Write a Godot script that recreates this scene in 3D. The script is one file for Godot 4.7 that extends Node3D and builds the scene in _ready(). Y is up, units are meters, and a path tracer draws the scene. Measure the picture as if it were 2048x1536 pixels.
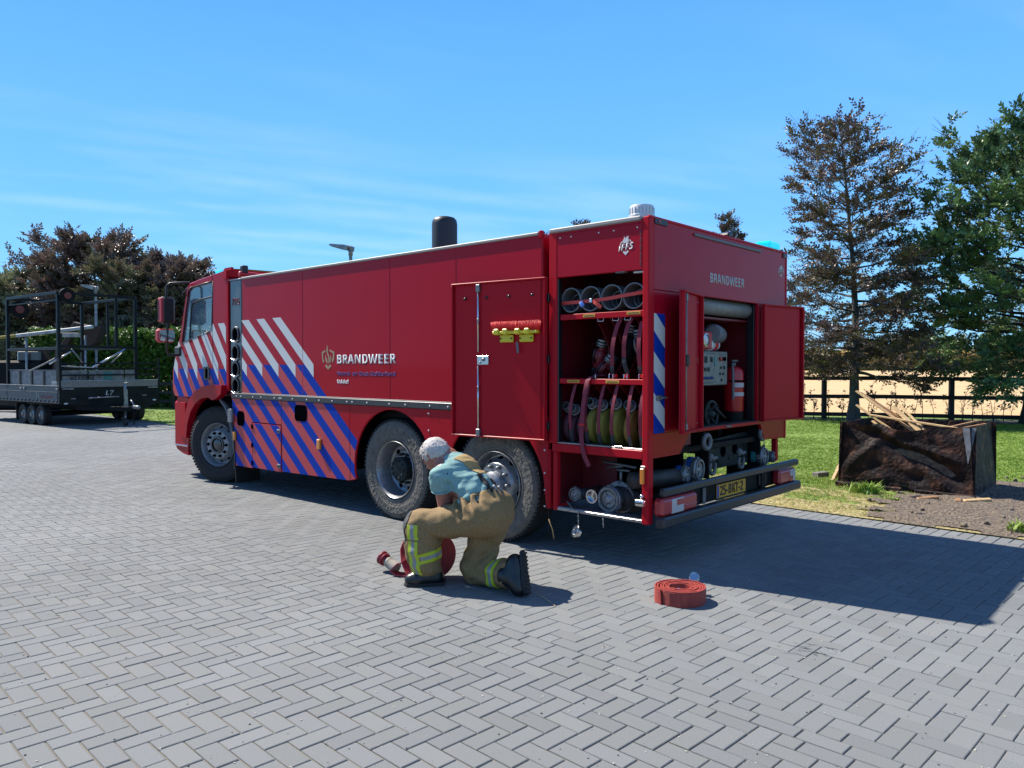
extends Node3D
# A fire tanker parked on a block-paved yard. Units are metres, y is up.

var rng := RandomNumberGenerator.new()
var M := {}
var group_id := 1
const TRUCK_AT := Vector3(1.0073, 0, -5.6799)
const TRUCK_YAW := 0.83756

# ------------------------------------------------------------------ helpers
func start() -> SurfaceTool:
	var st := SurfaceTool.new()
	st.begin(Mesh.PRIMITIVE_TRIANGLES)
	st.set_smooth_group(0xFFFFFFFF)
	return st

func flat(st: SurfaceTool) -> void:
	st.set_smooth_group(0xFFFFFFFF)

func smooth(st: SurfaceTool) -> void:
	group_id += 1
	st.set_smooth_group(group_id)

func obj(called: String, st: SurfaceTool, m: Material, parent: Node) -> MeshInstance3D:
	st.generate_normals()
	var o := MeshInstance3D.new()
	o.name = called
	o.mesh = st.commit()
	o.material_override = m
	parent.add_child(o, true)
	return o

func part(called: String, mesh: Mesh, m: Material, parent: Node, at := Transform3D()) -> MeshInstance3D:
	var o := MeshInstance3D.new()
	o.name = called
	o.mesh = mesh
	o.material_override = m
	o.transform = at
	parent.add_child(o, true)
	return o

func thing(called: String, label: String, category: String, at := Vector3.ZERO, turn := 0.0, group := "") -> Node3D:
	var o := Node3D.new()
	o.name = called
	o.position = at
	o.rotation.y = turn
	add_child(o, true)
	return tag(o, label, category, group)

func tag(o: Node3D, label: String, category: String, group := "") -> Node3D:
	o.set_meta("label", label)
	o.set_meta("category", category)
	if group != "":
		o.set_meta("group", group)
	return o

func structure(o: Node3D) -> Node3D:
	o.set_meta("kind", "structure")
	return o

func stuff(o: Node3D) -> Node3D:
	o.set_meta("kind", "stuff")
	return o

# a flat polygon whose front looks along out
func face(st: SurfaceTool, p: Array, out: Vector3) -> void:
	var n: Vector3 = (p[1] - p[0]).cross(p[2] - p[0])
	if p.size() > 3 and n.length_squared() < 1e-16:
		n = (p[2] - p[0]).cross(p[3] - p[0])
	var ccw := n.dot(out) > 0.0
	for i in range(1, p.size() - 1):
		st.add_vertex(p[0])
		if ccw:
			st.add_vertex(p[i + 1])
			st.add_vertex(p[i])
		else:
			st.add_vertex(p[i])
			st.add_vertex(p[i + 1])

# a box with chamfered edges
func box(st: SurfaceTool, c: Vector3, s: Vector3, bev := 0.004, b := Basis()) -> void:
	var h := s * 0.5
	var e: float = minf(bev, minf(h.x, minf(h.y, h.z)) * 0.49)
	var sg := [-1.0, 1.0]
	var q := func(x: float, y: float, z: float) -> Vector3: return c + b * Vector3(x, y, z)
	for s0 in sg:
		face(st, [q.call(s0 * h.x, -h.y + e, -h.z + e), q.call(s0 * h.x, h.y - e, -h.z + e), q.call(s0 * h.x, h.y - e, h.z - e), q.call(s0 * h.x, -h.y + e, h.z - e)], b * Vector3(s0, 0, 0))
		face(st, [q.call(-h.x + e, s0 * h.y, -h.z + e), q.call(h.x - e, s0 * h.y, -h.z + e), q.call(h.x - e, s0 * h.y, h.z - e), q.call(-h.x + e, s0 * h.y, h.z - e)], b * Vector3(0, s0, 0))
		face(st, [q.call(-h.x + e, -h.y + e, s0 * h.z), q.call(h.x - e, -h.y + e, s0 * h.z), q.call(h.x - e, h.y - e, s0 * h.z), q.call(-h.x + e, h.y - e, s0 * h.z)], b * Vector3(0, 0, s0))
		if e > 0.0:
			for s1 in sg:
				face(st, [q.call(s0 * h.x, s1 * (h.y - e), -h.z + e), q.call(s0 * (h.x - e), s1 * h.y, -h.z + e), q.call(s0 * (h.x - e), s1 * h.y, h.z - e), q.call(s0 * h.x, s1 * (h.y - e), h.z - e)], b * Vector3(s0, s1, 0))
				face(st, [q.call(s0 * h.x, -h.y + e, s1 * (h.z - e)), q.call(s0 * (h.x - e), -h.y + e, s1 * h.z), q.call(s0 * (h.x - e), h.y - e, s1 * h.z), q.call(s0 * h.x, h.y - e, s1 * (h.z - e))], b * Vector3(s0, 0, s1))
				face(st, [q.call(-h.x + e, s0 * h.y, s1 * (h.z - e)), q.call(-h.x + e, s0 * (h.y - e), s1 * h.z), q.call(h.x - e, s0 * (h.y - e), s1 * h.z), q.call(h.x - e, s0 * h.y, s1 * (h.z - e))], b * Vector3(0, s0, s1))
				for s2 in sg:
					face(st, [q.call(s0 * h.x, s1 * (h.y - e), s2 * (h.z - e)), q.call(s0 * (h.x - e), s1 * h.y, s2 * (h.z - e)), q.call(s0 * (h.x - e), s1 * (h.y - e), s2 * h.z)], b * Vector3(s0, s1, s2))

func bx(parent: Node, called: String, m: Material, lo: Vector3, hi: Vector3, bev := 0.004) -> MeshInstance3D:
	var st := start()
	box(st, (lo + hi) * 0.5, (hi - lo).abs(), bev)
	return obj(called, st, m, parent)

func bar(st: SurfaceTool, a: Vector3, b: Vector3, w: float, h: float, bev := 0.002) -> void:
	var z := (b - a).normalized()
	var up := Vector3.UP if absf(z.y) < 0.95 else Vector3.RIGHT
	var x := up.cross(z).normalized()
	var y := z.cross(x)
	box(st, (a + b) * 0.5, Vector3(w, h, a.distance_to(b)), bev, Basis(x, y, z))

# a turned shape about local Y: the profile runs with the solid on its left
func lathe(st: SurfaceTool, prof: PackedVector2Array, n: int, xf := Transform3D(), crease := 32.0, a0 := 0.0, a1 := TAU) -> void:
	smooth(st)
	for i in prof.size() - 1:
		var p: Vector2 = prof[i]
		var q: Vector2 = prof[i + 1]
		var d := q - p
		if d.length() < 1e-6:
			continue
		if i > 0:
			var d0: Vector2 = p - prof[i - 1]
			if absf(rad_to_deg(d0.angle_to(d))) > crease:
				smooth(st)
		for k in n:
			var t0 := lerpf(a0, a1, float(k) / n)
			var t1 := lerpf(a0, a1, float(k + 1) / n)
			var r0 := Vector3(cos(t0), 0, sin(t0))
			var r1 := Vector3(cos(t1), 0, sin(t1))
			if k == n - 1 and a1 - a0 > 6.28:
				r1 = Vector3(cos(a0), 0, sin(a0))
			var rm := (r0 + r1).normalized()
			var out := xf.basis * (rm * d.y + Vector3(0, -d.x, 0))
			var y0 := Vector3(0, p.y, 0)
			var y1 := Vector3(0, q.y, 0)
			if p.x < 1e-6:
				face(st, [xf * y0, xf * (r0 * q.x + y1), xf * (r1 * q.x + y1)], out)
			elif q.x < 1e-6:
				face(st, [xf * (r0 * p.x + y0), xf * y1, xf * (r1 * p.x + y0)], out)
			else:
				face(st, [xf * (r0 * p.x + y0), xf * (r0 * q.x + y1), xf * (r1 * q.x + y1), xf * (r1 * p.x + y0)], out)
	flat(st)

func ball(st: SurfaceTool, c: Vector3, r: Vector3, n := 12, b := Basis()) -> void:
	var prof := PackedVector2Array()
	var m := maxi(4, n / 2)
	for i in m + 1:
		var t := -PI / 2 + PI * i / m
		prof.append(Vector2(0.0 if i == 0 or i == m else cos(t), sin(t)))
	lathe(st, prof, n, Transform3D(b * Basis.from_scale(r), c), 80.0)

func cyl(st: SurfaceTool, a: Vector3, b: Vector3, r: float, n := 12, r2 := -1.0, bev := 0.0) -> void:
	var rb := r if r2 < 0.0 else r2
	var l := a.distance_to(b)
	var prof := PackedVector2Array([Vector2(0, 0), Vector2(r - bev, 0), Vector2(r, bev), Vector2(rb, l - bev), Vector2(rb - bev, l), Vector2(0, l)])
	lathe(st, prof, n, along(a, b), 25.0)

# a frame at a whose Y looks to b
func along(a: Vector3, b: Vector3) -> Transform3D:
	var y := (b - a).normalized()
	var h := Vector3.RIGHT if absf(y.x) < 0.9 else Vector3.BACK
	var z := h.cross(y).normalized()
	return Transform3D(Basis(y.cross(z), y, z), a)

func tube(st: SurfaceTool, pts: Array, rad: Variant, n := 8, caps := true) -> void:
	var m := pts.size()
	var rings := []
	var prev := Vector3.ZERO
	for i in m:
		var t: Vector3 = (pts[mini(i + 1, m - 1)] - pts[maxi(i - 1, 0)]).normalized()
		if i == 0:
			prev = Vector3.UP if absf(t.y) < 0.9 else Vector3.RIGHT
		var x := (prev - t * prev.dot(t)).normalized()
		prev = x
		var y := t.cross(x)
		var r: float = rad[i] if rad is Array else rad
		var ring := []
		for k in n:
			ring.append(pts[i] + (x * cos(TAU * k / n) + y * sin(TAU * k / n)) * r)
		rings.append(ring)
	smooth(st)
	for i in m - 1:
		for k in n:
			var k2 := (k + 1) % n
			var out: Vector3 = rings[i][k] + rings[i][k2] - pts[i] * 2.0
			if out.length_squared() < 1e-14:
				out = rings[i + 1][k] + rings[i + 1][k2] - pts[i + 1] * 2.0
			face(st, [rings[i][k], rings[i][k2], rings[i + 1][k2], rings[i + 1][k]], out)
	flat(st)
	if caps:
		face(st, rings[0], pts[0] - pts[1])
		face(st, rings[m - 1], pts[m - 1] - pts[m - 2])

func ring(st: SurfaceTool, c: Vector3, b: Basis, R: float, r: float, n := 24, m := 8, a0 := 0.0, a1 := TAU) -> void:
	var prof := PackedVector2Array()
	for i in m + 1:
		var t := TAU * i / m
		prof.append(Vector2(R + r * cos(t), r * sin(t)))
	lathe(st, prof, n, Transform3D(b, c), 180.0, a0, a1)

# a flat band: points, the direction across it, width and thickness
func ribbon(st: SurfaceTool, pts: Array, across: Variant, width: float, thick: float) -> void:
	var m := pts.size()
	var c := []
	for i in m:
		var t: Vector3 = (pts[mini(i + 1, m - 1)] - pts[maxi(i - 1, 0)]).normalized()
		var w: Vector3 = across[i] if across is Array else across
		w = (w - t * w.dot(t)).normalized()
		var nn := t.cross(w)
		c.append([pts[i] + w * width * 0.5 + nn * thick * 0.5, pts[i] - w * width * 0.5 + nn * thick * 0.5, pts[i] - w * width * 0.5 - nn * thick * 0.5, pts[i] + w * width * 0.5 - nn * thick * 0.5])
	for k in 4:
		smooth(st)
		var k2 := (k + 1) % 4
		for i in m - 1:
			var mid: Vector3 = (c[i][0] + c[i][2]) * 0.5
			face(st, [c[i][k], c[i][k2], c[i + 1][k2], c[i + 1][k]], (c[i][k] + c[i][k2]) * 0.5 - mid)
	flat(st)
	face(st, c[0], pts[0] - pts[1])
	face(st, c[m - 1], pts[m - 1] - pts[m - 2])

# a polygon in local XY pushed out along local Z from 0 to depth
func prism(st: SurfaceTool, poly: PackedVector2Array, depth: float, xf := Transform3D(), back := true) -> void:
	var idx := Geometry2D.triangulate_polygon(poly)
	var zf := xf.basis.z
	for i in range(0, idx.size(), 3):
		var t := [poly[idx[i]], poly[idx[i + 1]], poly[idx[i + 2]]]
		face(st, t.map(func(p: Vector2) -> Vector3: return xf * Vector3(p.x, p.y, depth)), zf * signf(depth))
		if back:
			face(st, t.map(func(p: Vector2) -> Vector3: return xf * Vector3(p.x, p.y, 0)), -zf * signf(depth))
	var cw := Geometry2D.is_polygon_clockwise(poly)
	for i in poly.size():
		var p: Vector2 = poly[i]
		var q: Vector2 = poly[(i + 1) % poly.size()]
		var e := q - p
		var out2 := Vector2(e.y, -e.x) * (-1.0 if cw else 1.0)
		face(st, [xf * Vector3(p.x, p.y, 0), xf * Vector3(q.x, q.y, 0), xf * Vector3(q.x, q.y, depth), xf * Vector3(p.x, p.y, depth)], xf.basis * Vector3(out2.x, out2.y, 0))

func round_rect(x0: float, y0: float, x1: float, y1: float, r: float, n := 5) -> PackedVector2Array:
	var out := PackedVector2Array()
	for c in [[x1 - r, y1 - r, 0.0], [x0 + r, y1 - r, 90.0], [x0 + r, y0 + r, 180.0], [x1 - r, y0 + r, 270.0]]:
		for i in n + 1:
			var t := deg_to_rad(c[2] + 90.0 * i / n)
			out.append(Vector2(c[0] + r * cos(t), c[1] + r * sin(t)))
	return out

# frame for things on the truck's left flank: x is the truck's z, y is up, out of the flank
func flank(off := 0.0, z := 0.0, y := 0.0) -> Transform3D:
	return Transform3D(Basis(Vector3(0, 0, 1), Vector3(0, 1, 0), Vector3(-1, 0, 0)), Vector3(-off, y, z))

func lettering(called: String, text: String, height: float, width: float, m: Material, parent: Node, xf: Transform3D, bold := true, depth := 0.002, mono := false) -> MeshInstance3D:
	var t := TextMesh.new()
	var f := SystemFont.new()
	f.font_names = PackedStringArray(["Droid Sans Mono" if mono else "Droid Sans"])
	f.font_weight = 700 if bold else 400
	t.font = f
	t.text = text
	t.font_size = 64
	t.pixel_size = 0.01
	t.depth = 1.0
	t.curve_step = 2.0
	t.horizontal_alignment = HORIZONTAL_ALIGNMENT_LEFT
	t.vertical_alignment = VERTICAL_ALIGNMENT_BOTTOM
	var a := t.get_mesh_arrays()
	var v: PackedVector3Array = a[Mesh.ARRAY_VERTEX]
	var lo := Vector3(1e9, 1e9, 1e9)
	var hi := -lo
	for p in v:
		lo = lo.min(p)
		hi = hi.max(p)
	# height counts for the capitals: descenders are left to hang
	var cap := 64.0 * 0.01 * 0.714
	var sx := width / (hi.x - lo.x)
	var sy := height / cap
	for i in v.size():
		v[i] = Vector3((v[i].x - lo.x) * sx, (v[i].y - lo.y) * sy, (v[i].z - lo.z) * depth)
	a[Mesh.ARRAY_VERTEX] = v
	a[Mesh.ARRAY_NORMAL] = null
	a[Mesh.ARRAY_TANGENT] = null
	var am := ArrayMesh.new()
	am.add_surface_from_arrays(Mesh.PRIMITIVE_TRIANGLES, a)
	var st := SurfaceTool.new()
	st.create_from(am, 0)
	st.deindex()
	st.generate_normals()
	return part(called, st.commit(), m, parent, xf)

func lin(r: float, g: float, b: float) -> Color:
	return Color(r * 0.68, g * 0.68, b * 0.68).linear_to_srgb()

func mat(key: String, c: Color, rough := 0.6, metal := 0.0) -> StandardMaterial3D:
	var m := StandardMaterial3D.new()
	m.resource_name = key
	m.albedo_color = c
	m.roughness = rough
	m.metallic = metal
	M[key] = m
	return m

func noise_tex(freq: float, oct: int, sd: int, size := 256, normal := false, strength := 4.0, ramp: Array = []) -> NoiseTexture2D:
	var n := FastNoiseLite.new()
	n.seed = sd
	n.frequency = freq
	n.fractal_octaves = oct
	var t := NoiseTexture2D.new()
	t.width = size
	t.height = size
	t.seamless = true
	t.noise = n
	if normal:
		t.as_normal_map = true
		t.bump_strength = strength
	elif ramp.size() > 0:
		var g := Gradient.new()
		g.offsets = PackedFloat32Array(ramp.map(func(r: Array) -> float: return r[0]))
		g.colors = PackedColorArray(ramp.map(func(r: Array) -> Color: return r[1]))
		t.color_ramp = g
	return t

func worn(m: StandardMaterial3D, tex: Texture2D, scale: float, nor: Texture2D = null, nscale := 0.5, world := false) -> StandardMaterial3D:
	m.uv1_triplanar = true
	m.uv1_world_triplanar = world
	m.uv1_scale = Vector3.ONE * scale
	if tex:
		m.albedo_texture = tex
	if nor:
		m.normal_enabled = true
		m.normal_texture = nor
		m.normal_scale = nscale
	return m

func spread(called: String, mesh: Mesh, m: Material, at: Array, colors: Array, parent: Node) -> MultiMeshInstance3D:
	var mm := MultiMesh.new()
	mm.transform_format = MultiMesh.TRANSFORM_3D
	mm.use_colors = colors.size() > 0
	mm.mesh = mesh
	mm.instance_count = at.size()
	var stride := 16 if mm.use_colors else 12
	var buf := PackedFloat32Array()
	buf.resize(at.size() * stride)
	for i in at.size():
		var t: Transform3D = at[i]
		var k := i * stride
		buf[k] = t.basis.x.x; buf[k + 1] = t.basis.y.x; buf[k + 2] = t.basis.z.x; buf[k + 3] = t.origin.x
		buf[k + 4] = t.basis.x.y; buf[k + 5] = t.basis.y.y; buf[k + 6] = t.basis.z.y; buf[k + 7] = t.origin.y
		buf[k + 8] = t.basis.x.z; buf[k + 9] = t.basis.y.z; buf[k + 10] = t.basis.z.z; buf[k + 11] = t.origin.z
		if mm.use_colors:
			var c: Color = colors[i]
			buf[k + 12] = c.r; buf[k + 13] = c.g; buf[k + 14] = c.b; buf[k + 15] = 1.0
	mm.buffer = buf
	var o := MultiMeshInstance3D.new()
	o.name = called
	o.multimesh = mm
	o.material_override = m
	parent.add_child(o, true)
	return o

func rnd(a: float, b: float) -> float:
	return rng.randf_range(a, b)

# ------------------------------------------------------------------ light and air
func _ready() -> void:
	rng.seed = 20240811
	var cam := Camera3D.new()
	cam.name = "camera"
	cam.position = Vector3(0, 1.54, 0)
	cam.rotation.x = -atan(35.0 / 1539.0)
	cam.fov = 2.0 * rad_to_deg(atan(768.0 / 1539.0))
	cam.near = 0.1
	cam.far = 3000.0
	add_child(cam)
	var e := Environment.new()
	e.background_mode = Environment.BG_SKY
	e.sky = Sky.new()
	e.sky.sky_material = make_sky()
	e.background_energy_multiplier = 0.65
	e.tonemap_mode = Environment.TONE_MAPPER_LINEAR
	e.tonemap_exposure = 2.05
	e.sdfgi_enabled = true
	e.ssao_enabled = true
	e.ssil_enabled = true
	var we := WorldEnvironment.new()
	we.name = "world_environment"
	we.environment = e
	add_child(we)
	var sun := DirectionalLight3D.new()
	sun.name = "sun"
	sun.light_color = Color(1.0, 0.965, 0.91)
	sun.light_energy = 1.6
	sun.light_angular_distance = 0.53
	sun.shadow_enabled = true
	add_child(sun)
	var az := atan2(0.5080, 0.36435) - deg_to_rad(-3.0)
	var ray := Vector3(sin(az) * 0.6252, -0.7805, cos(az) * 0.6252)
	sun.look_at_from_position(Vector3.ZERO, ray, Vector3.UP)
	make_materials()
	build_ground()
	build_paving()
	build_lawn()
	build_field()
	build_fences()
	build_trees()
	build_lamps()
	build_truck()
	build_cargo()
	build_trailer()
	build_bin()
	build_person()
	build_hoses()
	build_litter()

func make_sky() -> PanoramaSkyMaterial:
	var w := 2048
	var h := 1024
	var data := PackedFloat32Array()
	data.resize(w * h * 3)
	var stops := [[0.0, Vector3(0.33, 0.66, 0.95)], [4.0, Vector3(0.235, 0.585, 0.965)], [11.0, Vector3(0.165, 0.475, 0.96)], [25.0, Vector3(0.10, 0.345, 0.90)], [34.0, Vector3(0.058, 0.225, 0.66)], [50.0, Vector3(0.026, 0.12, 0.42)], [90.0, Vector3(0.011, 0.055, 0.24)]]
	var cirrus := FastNoiseLite.new()
	cirrus.seed = 5
	cirrus.frequency = 0.55
	cirrus.fractal_octaves = 5
	cirrus.fractal_gain = 0.55
	var veil := FastNoiseLite.new()
	veil.seed = 11
	veil.frequency = 0.22
	veil.fractal_octaves = 2
	var fluff := FastNoiseLite.new()
	fluff.seed = 3
	fluff.frequency = 9.0
	fluff.fractal_octaves = 3
	var az := atan2(0.5080, 0.36435)
	var to_sun := Vector3(-sin(az) * 0.6252, 0.7805, -cos(az) * 0.6252)
	# drifting vapour trails and wisps: azimuth and height in degrees at both ends, width, strength
	var trails := [[-31.66, 21.93, -30.15, 19.86, 0.41, 0.42], [-30.15, 19.92, -27.44, 20.75, 0.34, 0.36], [-33.64, 17.79, -31.25, 18.52, 1.68, 0.2], [-32.06, 17.08, -28.02, 15.79, 0.6, 0.16], [-32.99, 15.16, -27.58, 15.67, 0.3, 0.24], [-33.64, 13.04, -24.27, 12.94, 0.48, 0.3], [-24.27, 12.94, -19.14, 13.1, 0.45, 0.28], [-24.27, 13.04, -14.71, 14.95, 0.52, 0.13], [-19.47, 12.8, -6.82, 11.95, 0.45, 0.13], [-33.64, 11.26, -30.71, 10.54, 0.34, 0.28], [-30.71, 10.54, -27.44, 9.27, 0.3, 0.3], [-27.44, 9.27, -25.19, 8.79, 0.45, 0.14], [-33.64, 8.1, -29.31, 8.03, 0.34, 0.28], [-29.31, 8.03, -22.71, 7.95, 0.26, 0.26], [-22.71, 7.95, -13.31, 8.17, 0.22, 0.18], [-18.13, 9.74, -8.28, 11.56, 0.37, 0.1], [-13.31, 16.05, -4.61, 16.9, 0.52, 0.16], [-4.98, 16.82, -0.34, 17.9, 0.37, 0.2], [-3.64, 15.41, -4.16, 13.17, 0.19, 0.22], [-4.16, 12.92, 0.22, 11.78, 0.15, 0.22], [-7.73, 12.98, -7.18, 11.48, 0.15, 0.16], [-21.1, 22.34, -10.46, 22.02, 1.41, 0.13], [-23.65, 16.2, -14.71, 15.56, 0.89, 0.1], [3.94, 22.31, 7.26, 23.39, 0.48, 0.26], [7.26, 23.39, 10.53, 24.64, 0.52, 0.1], [0.0, 16.68, 7.99, 17.4, 0.52, 0.13], [10.17, 16.93, 14.85, 19.02, 0.22, 0.2], [7.99, 11.1, 11.07, 12.93, 0.22, 0.34], [11.07, 12.93, 13.73, 13.93, 0.26, 0.32], [13.73, 13.93, 18.2, 15.29, 0.34, 0.22], [16.78, 15.67, 18.43, 16.32, 0.48, 0.26], [18.54, 15.69, 21.81, 15.8, 0.34, 0.22], [4.31, 14.56, 9.26, 15.04, 0.34, 0.22], [0.0, 14.15, 5.42, 12.23, 0.3, 0.15], [5.42, 12.23, 8.35, 11.31, 0.26, 0.12], [19.2, 21.68, 21.33, 22.07, 0.45, 0.16], [22.45, 19.6, 28.51, 18.88, 0.74, 0.1], [30.62, 20.4, 33.69, 21.56, 0.3, 0.13], [23.71, 16.19, 31.03, 15.41, 0.67, 0.08], [-11.89, 14.37, -0.89, 15.02, 0.74, 0.08]]
	for j in h:
		var el := 90.0 - 180.0 * (j + 0.5) / h
		var er := deg_to_rad(el)
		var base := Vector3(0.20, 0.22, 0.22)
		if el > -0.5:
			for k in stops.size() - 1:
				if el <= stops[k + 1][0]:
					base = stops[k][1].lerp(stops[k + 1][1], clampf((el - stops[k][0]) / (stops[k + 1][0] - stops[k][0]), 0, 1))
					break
		for i in w:
			var c := base
			if el > -0.5:
				var a := TAU * ((i + 0.5) / w - 0.5)
				var d := Vector3(sin(a) * cos(er), sin(er), -cos(a) * cos(er))
				var s := maxf(0.0, 0.5 + 0.5 * d.dot(to_sun))
				c = c.lerp(Vector3(0.55, 0.80, 1.0), 0.30 * pow(s, 9.0))
				if el < 75.0:
					var f := 1.0 / maxf(d.y, 0.05)
					var p := Vector2(d.x * f, d.z * f).rotated(0.5)
					var n := cirrus.get_noise_2d(p.x * 0.8, p.y * 2.6) * 0.5 + 0.5
					var v := veil.get_noise_2d(p.x, p.y) * 0.5 + 0.5
					var amt := clampf((n - 0.40) * 2.2, 0, 1) * clampf((v - 0.25) * 1.9, 0, 1) * (0.20 + 0.30 * pow(s, 3.0)) * (1.0 if el < 45.0 else 0.5)
					var ad := rad_to_deg(a)
					if ad > -45.0 and ad < 45.0 and el < 30.0:
						for t in trails:
							var A := Vector2(t[0], t[1])
							var B := Vector2(t[2], t[3])
							var q := Vector2(ad, el)
							var u := clampf((q - A).dot(B - A) / (B - A).length_squared(), 0, 1)
							var dist: float = q.distance_to(A.lerp(B, u)) / t[4]
							if dist < 3.0:
								var lump := 0.65 + 0.7 * fluff.get_noise_2d(ad * 0.12, el * 0.12)
								amt += t[5] * exp(-dist * dist) * lump * sqrt(sin(PI * clampf(u * 0.92 + 0.04, 0, 1))) * 2.0
					c = c.lerp(Vector3(0.80, 0.90, 1.0), clampf(amt, 0, 0.75))
			var k3 := (j * w + i) * 3
			data[k3] = c.x
			data[k3 + 1] = c.y
			data[k3 + 2] = c.z
	var img := Image.create_from_data(w, h, false, Image.FORMAT_RGBF, data.to_byte_array())
	var sm := PanoramaSkyMaterial.new()
	sm.panorama = ImageTexture.create_from_image(img)
	return sm

func make_materials() -> void:
	var fine := noise_tex(0.09, 4, 1, 256, true, 5.0)
	var grain := noise_tex(0.05, 4, 2, 256, false, 0, [[0.0, Color(0.72, 0.72, 0.72)], [0.5, Color(0.9, 0.9, 0.9)], [1.0, Color(1, 1, 1)]])
	var speck := noise_tex(0.22, 2, 9, 256, false, 0, [[0.0, Color(0.55, 0.55, 0.55)], [0.3, Color(0.82, 0.82, 0.82)], [0.6, Color(0.92, 0.92, 0.92)], [0.75, Color(1, 1, 1)]])
	var blotch := noise_tex(0.012, 4, 4, 512, false, 0, [[0.0, Color(0.6, 0.6, 0.6)], [0.5, Color(0.86, 0.86, 0.86)], [1.0, Color(1, 1, 1)]])
	M.tex_fine = fine
	M.tex_grain = grain
	M.tex_speck = speck
	M.tex_blotch = blotch
	var wave := noise_tex(0.006, 2, 8, 256, true, 2.0)
	var pv := worn(mat("paver_concrete", Color.WHITE, 0.8), speck, 5.0, fine, 0.35, true)
	pv.vertex_color_use_as_albedo = true
	pv.metallic_specular = 0.25
	worn(mat("joint_sand", lin(0.30, 0.27, 0.22), 0.95), speck, 6.0, fine, 0.6, true)
	# the truck
	var red := mat("red_paint", lin(0.47, 0.006, 0.022), 0.28)
	worn(red, null, 0.35, wave, 0.10)
	red.metallic_specular = 0.2
	red.clearcoat_enabled = true
	red.clearcoat = 0.13
	red.clearcoat_roughness = 0.06
	var red2 := mat("red_frame", lin(0.55, 0.014, 0.026), 0.34)
	red2.metallic_specular = 0.2
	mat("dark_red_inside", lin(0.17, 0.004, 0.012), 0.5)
	mat("red_plastic", lin(0.55, 0.02, 0.03), 0.45)
	mat("coral_reflector", lin(0.58, 0.046, 0.055), 0.5)
	mat("blue_reflector", lin(0.004, 0.050, 0.42), 0.5).metallic_specular = 0.2
	mat("white_reflector", lin(0.74, 0.76, 0.74), 0.5)
	mat("white_print", lin(0.80, 0.80, 0.79), 0.5)
	mat("grey_print", lin(0.52, 0.52, 0.51), 0.5)
	mat("gold_print", lin(0.46, 0.33, 0.18), 0.5)
	mat("navy_print", lin(0.05, 0.03, 0.22), 0.5)
	mat("black_print", lin(0.01, 0.01, 0.012), 0.5)
	worn(mat("strip_grey", lin(0.045, 0.05, 0.055), 0.4), grain, 2.0)
	worn(mat("black_plastic", lin(0.016, 0.017, 0.019), 0.42), grain, 3.0, fine, 0.12)
	var gl := mat("dark_gloss", lin(0.018, 0.024, 0.03), 0.12)
	gl.clearcoat_enabled = true
	worn(mat("chassis_black", lin(0.012, 0.013, 0.015), 0.6), blotch, 1.0)
	worn(mat("subframe_grey", lin(0.045, 0.06, 0.06), 0.5), blotch, 1.5)
	worn(mat("tyre_rubber", lin(0.020, 0.020, 0.021), 0.82), grain, 2.0, fine, 0.3)
	worn(mat("tyre_dusty", lin(0.19, 0.175, 0.15), 0.9), grain, 1.0, fine, 0.3)
	worn(mat("tyre_print", lin(0.10, 0.095, 0.085), 0.85), grain, 2.0)
	worn(mat("wheel_silver", lin(0.42, 0.44, 0.46), 0.34, 0.65), grain, 2.0)
	worn(mat("wheel_grey", lin(0.40, 0.43, 0.46), 0.45, 0.3), grain, 2.0)
	mat("rail_grey", lin(0.34, 0.33, 0.32), 0.55)
	worn(mat("aluminium", lin(0.62, 0.62, 0.62), 0.35, 0.8), grain, 2.0, fine, 0.1)
	worn(mat("cast_alloy", lin(0.36, 0.37, 0.38), 0.45, 0.6), grain, 3.0, fine, 0.2)
	mat("bright_steel", lin(0.75, 0.76, 0.78), 0.18, 1.0)
	worn(mat("galvanised", lin(0.45, 0.46, 0.47), 0.45, 0.6), blotch, 1.2)
	mat("hole_black", lin(0.003, 0.003, 0.005), 1.0).metallic_specular = 0.0
	worn(mat("pipe_dark", lin(0.055, 0.047, 0.045), 0.6), blotch, 1.5)
	mat("suction_grey", lin(0.15, 0.15, 0.155), 0.5)
	mat("blue_ring", lin(0.02, 0.08, 0.30), 0.35)
	mat("teal_ring", lin(0.02, 0.20, 0.20), 0.35)
	mat("yellow_label", lin(0.72, 0.42, 0.02), 0.5)
	mat("lemon_plastic", lin(0.80, 0.68, 0.02), 0.4)
	mat("bristle_red", lin(0.85, 0.012, 0.015), 0.6)
	mat("orange_strap", lin(0.80, 0.07, 0.05), 0.6)
	mat("strap_blue", lin(0.02, 0.12, 0.50), 0.5)
	worn(mat("strap_pink", lin(0.42, 0.03, 0.075), 0.7), noise_tex(0.12, 1, 17, 128, false, 0, [[0.0, Color(0.35, 0.3, 0.35)], [0.5, Color(0.6, 0.5, 0.55)], [0.55, Color(1, 1, 1)], [1.0, Color(1, 1, 1)]]), 9.0)
	mat("hose_yellow", lin(0.33, 0.27, 0.035), 0.75)
	mat("hose_ochre", lin(0.36, 0.18, 0.025), 0.75)
	mat("hose_maroon", lin(0.12, 0.03, 0.045), 0.75)
	worn(mat("hose_red", lin(0.50, 0.062, 0.045), 0.62), grain, 4.0, fine, 0.25)
	worn(mat("hose_rose", lin(0.50, 0.05, 0.07), 0.6), grain, 4.0, fine, 0.25)
	worn(mat("hose_binding", lin(0.50, 0.46, 0.38), 0.8), grain, 6.0, fine, 0.4)
	mat("brass_red", lin(0.30, 0.02, 0.03), 0.4)
	var am := mat("amber_lens", lin(0.85, 0.26, 0.01), 0.2)
	am.clearcoat_enabled = true
	var tl := mat("tail_red", lin(0.50, 0.01, 0.02), 0.15)
	tl.clearcoat_enabled = true
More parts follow.
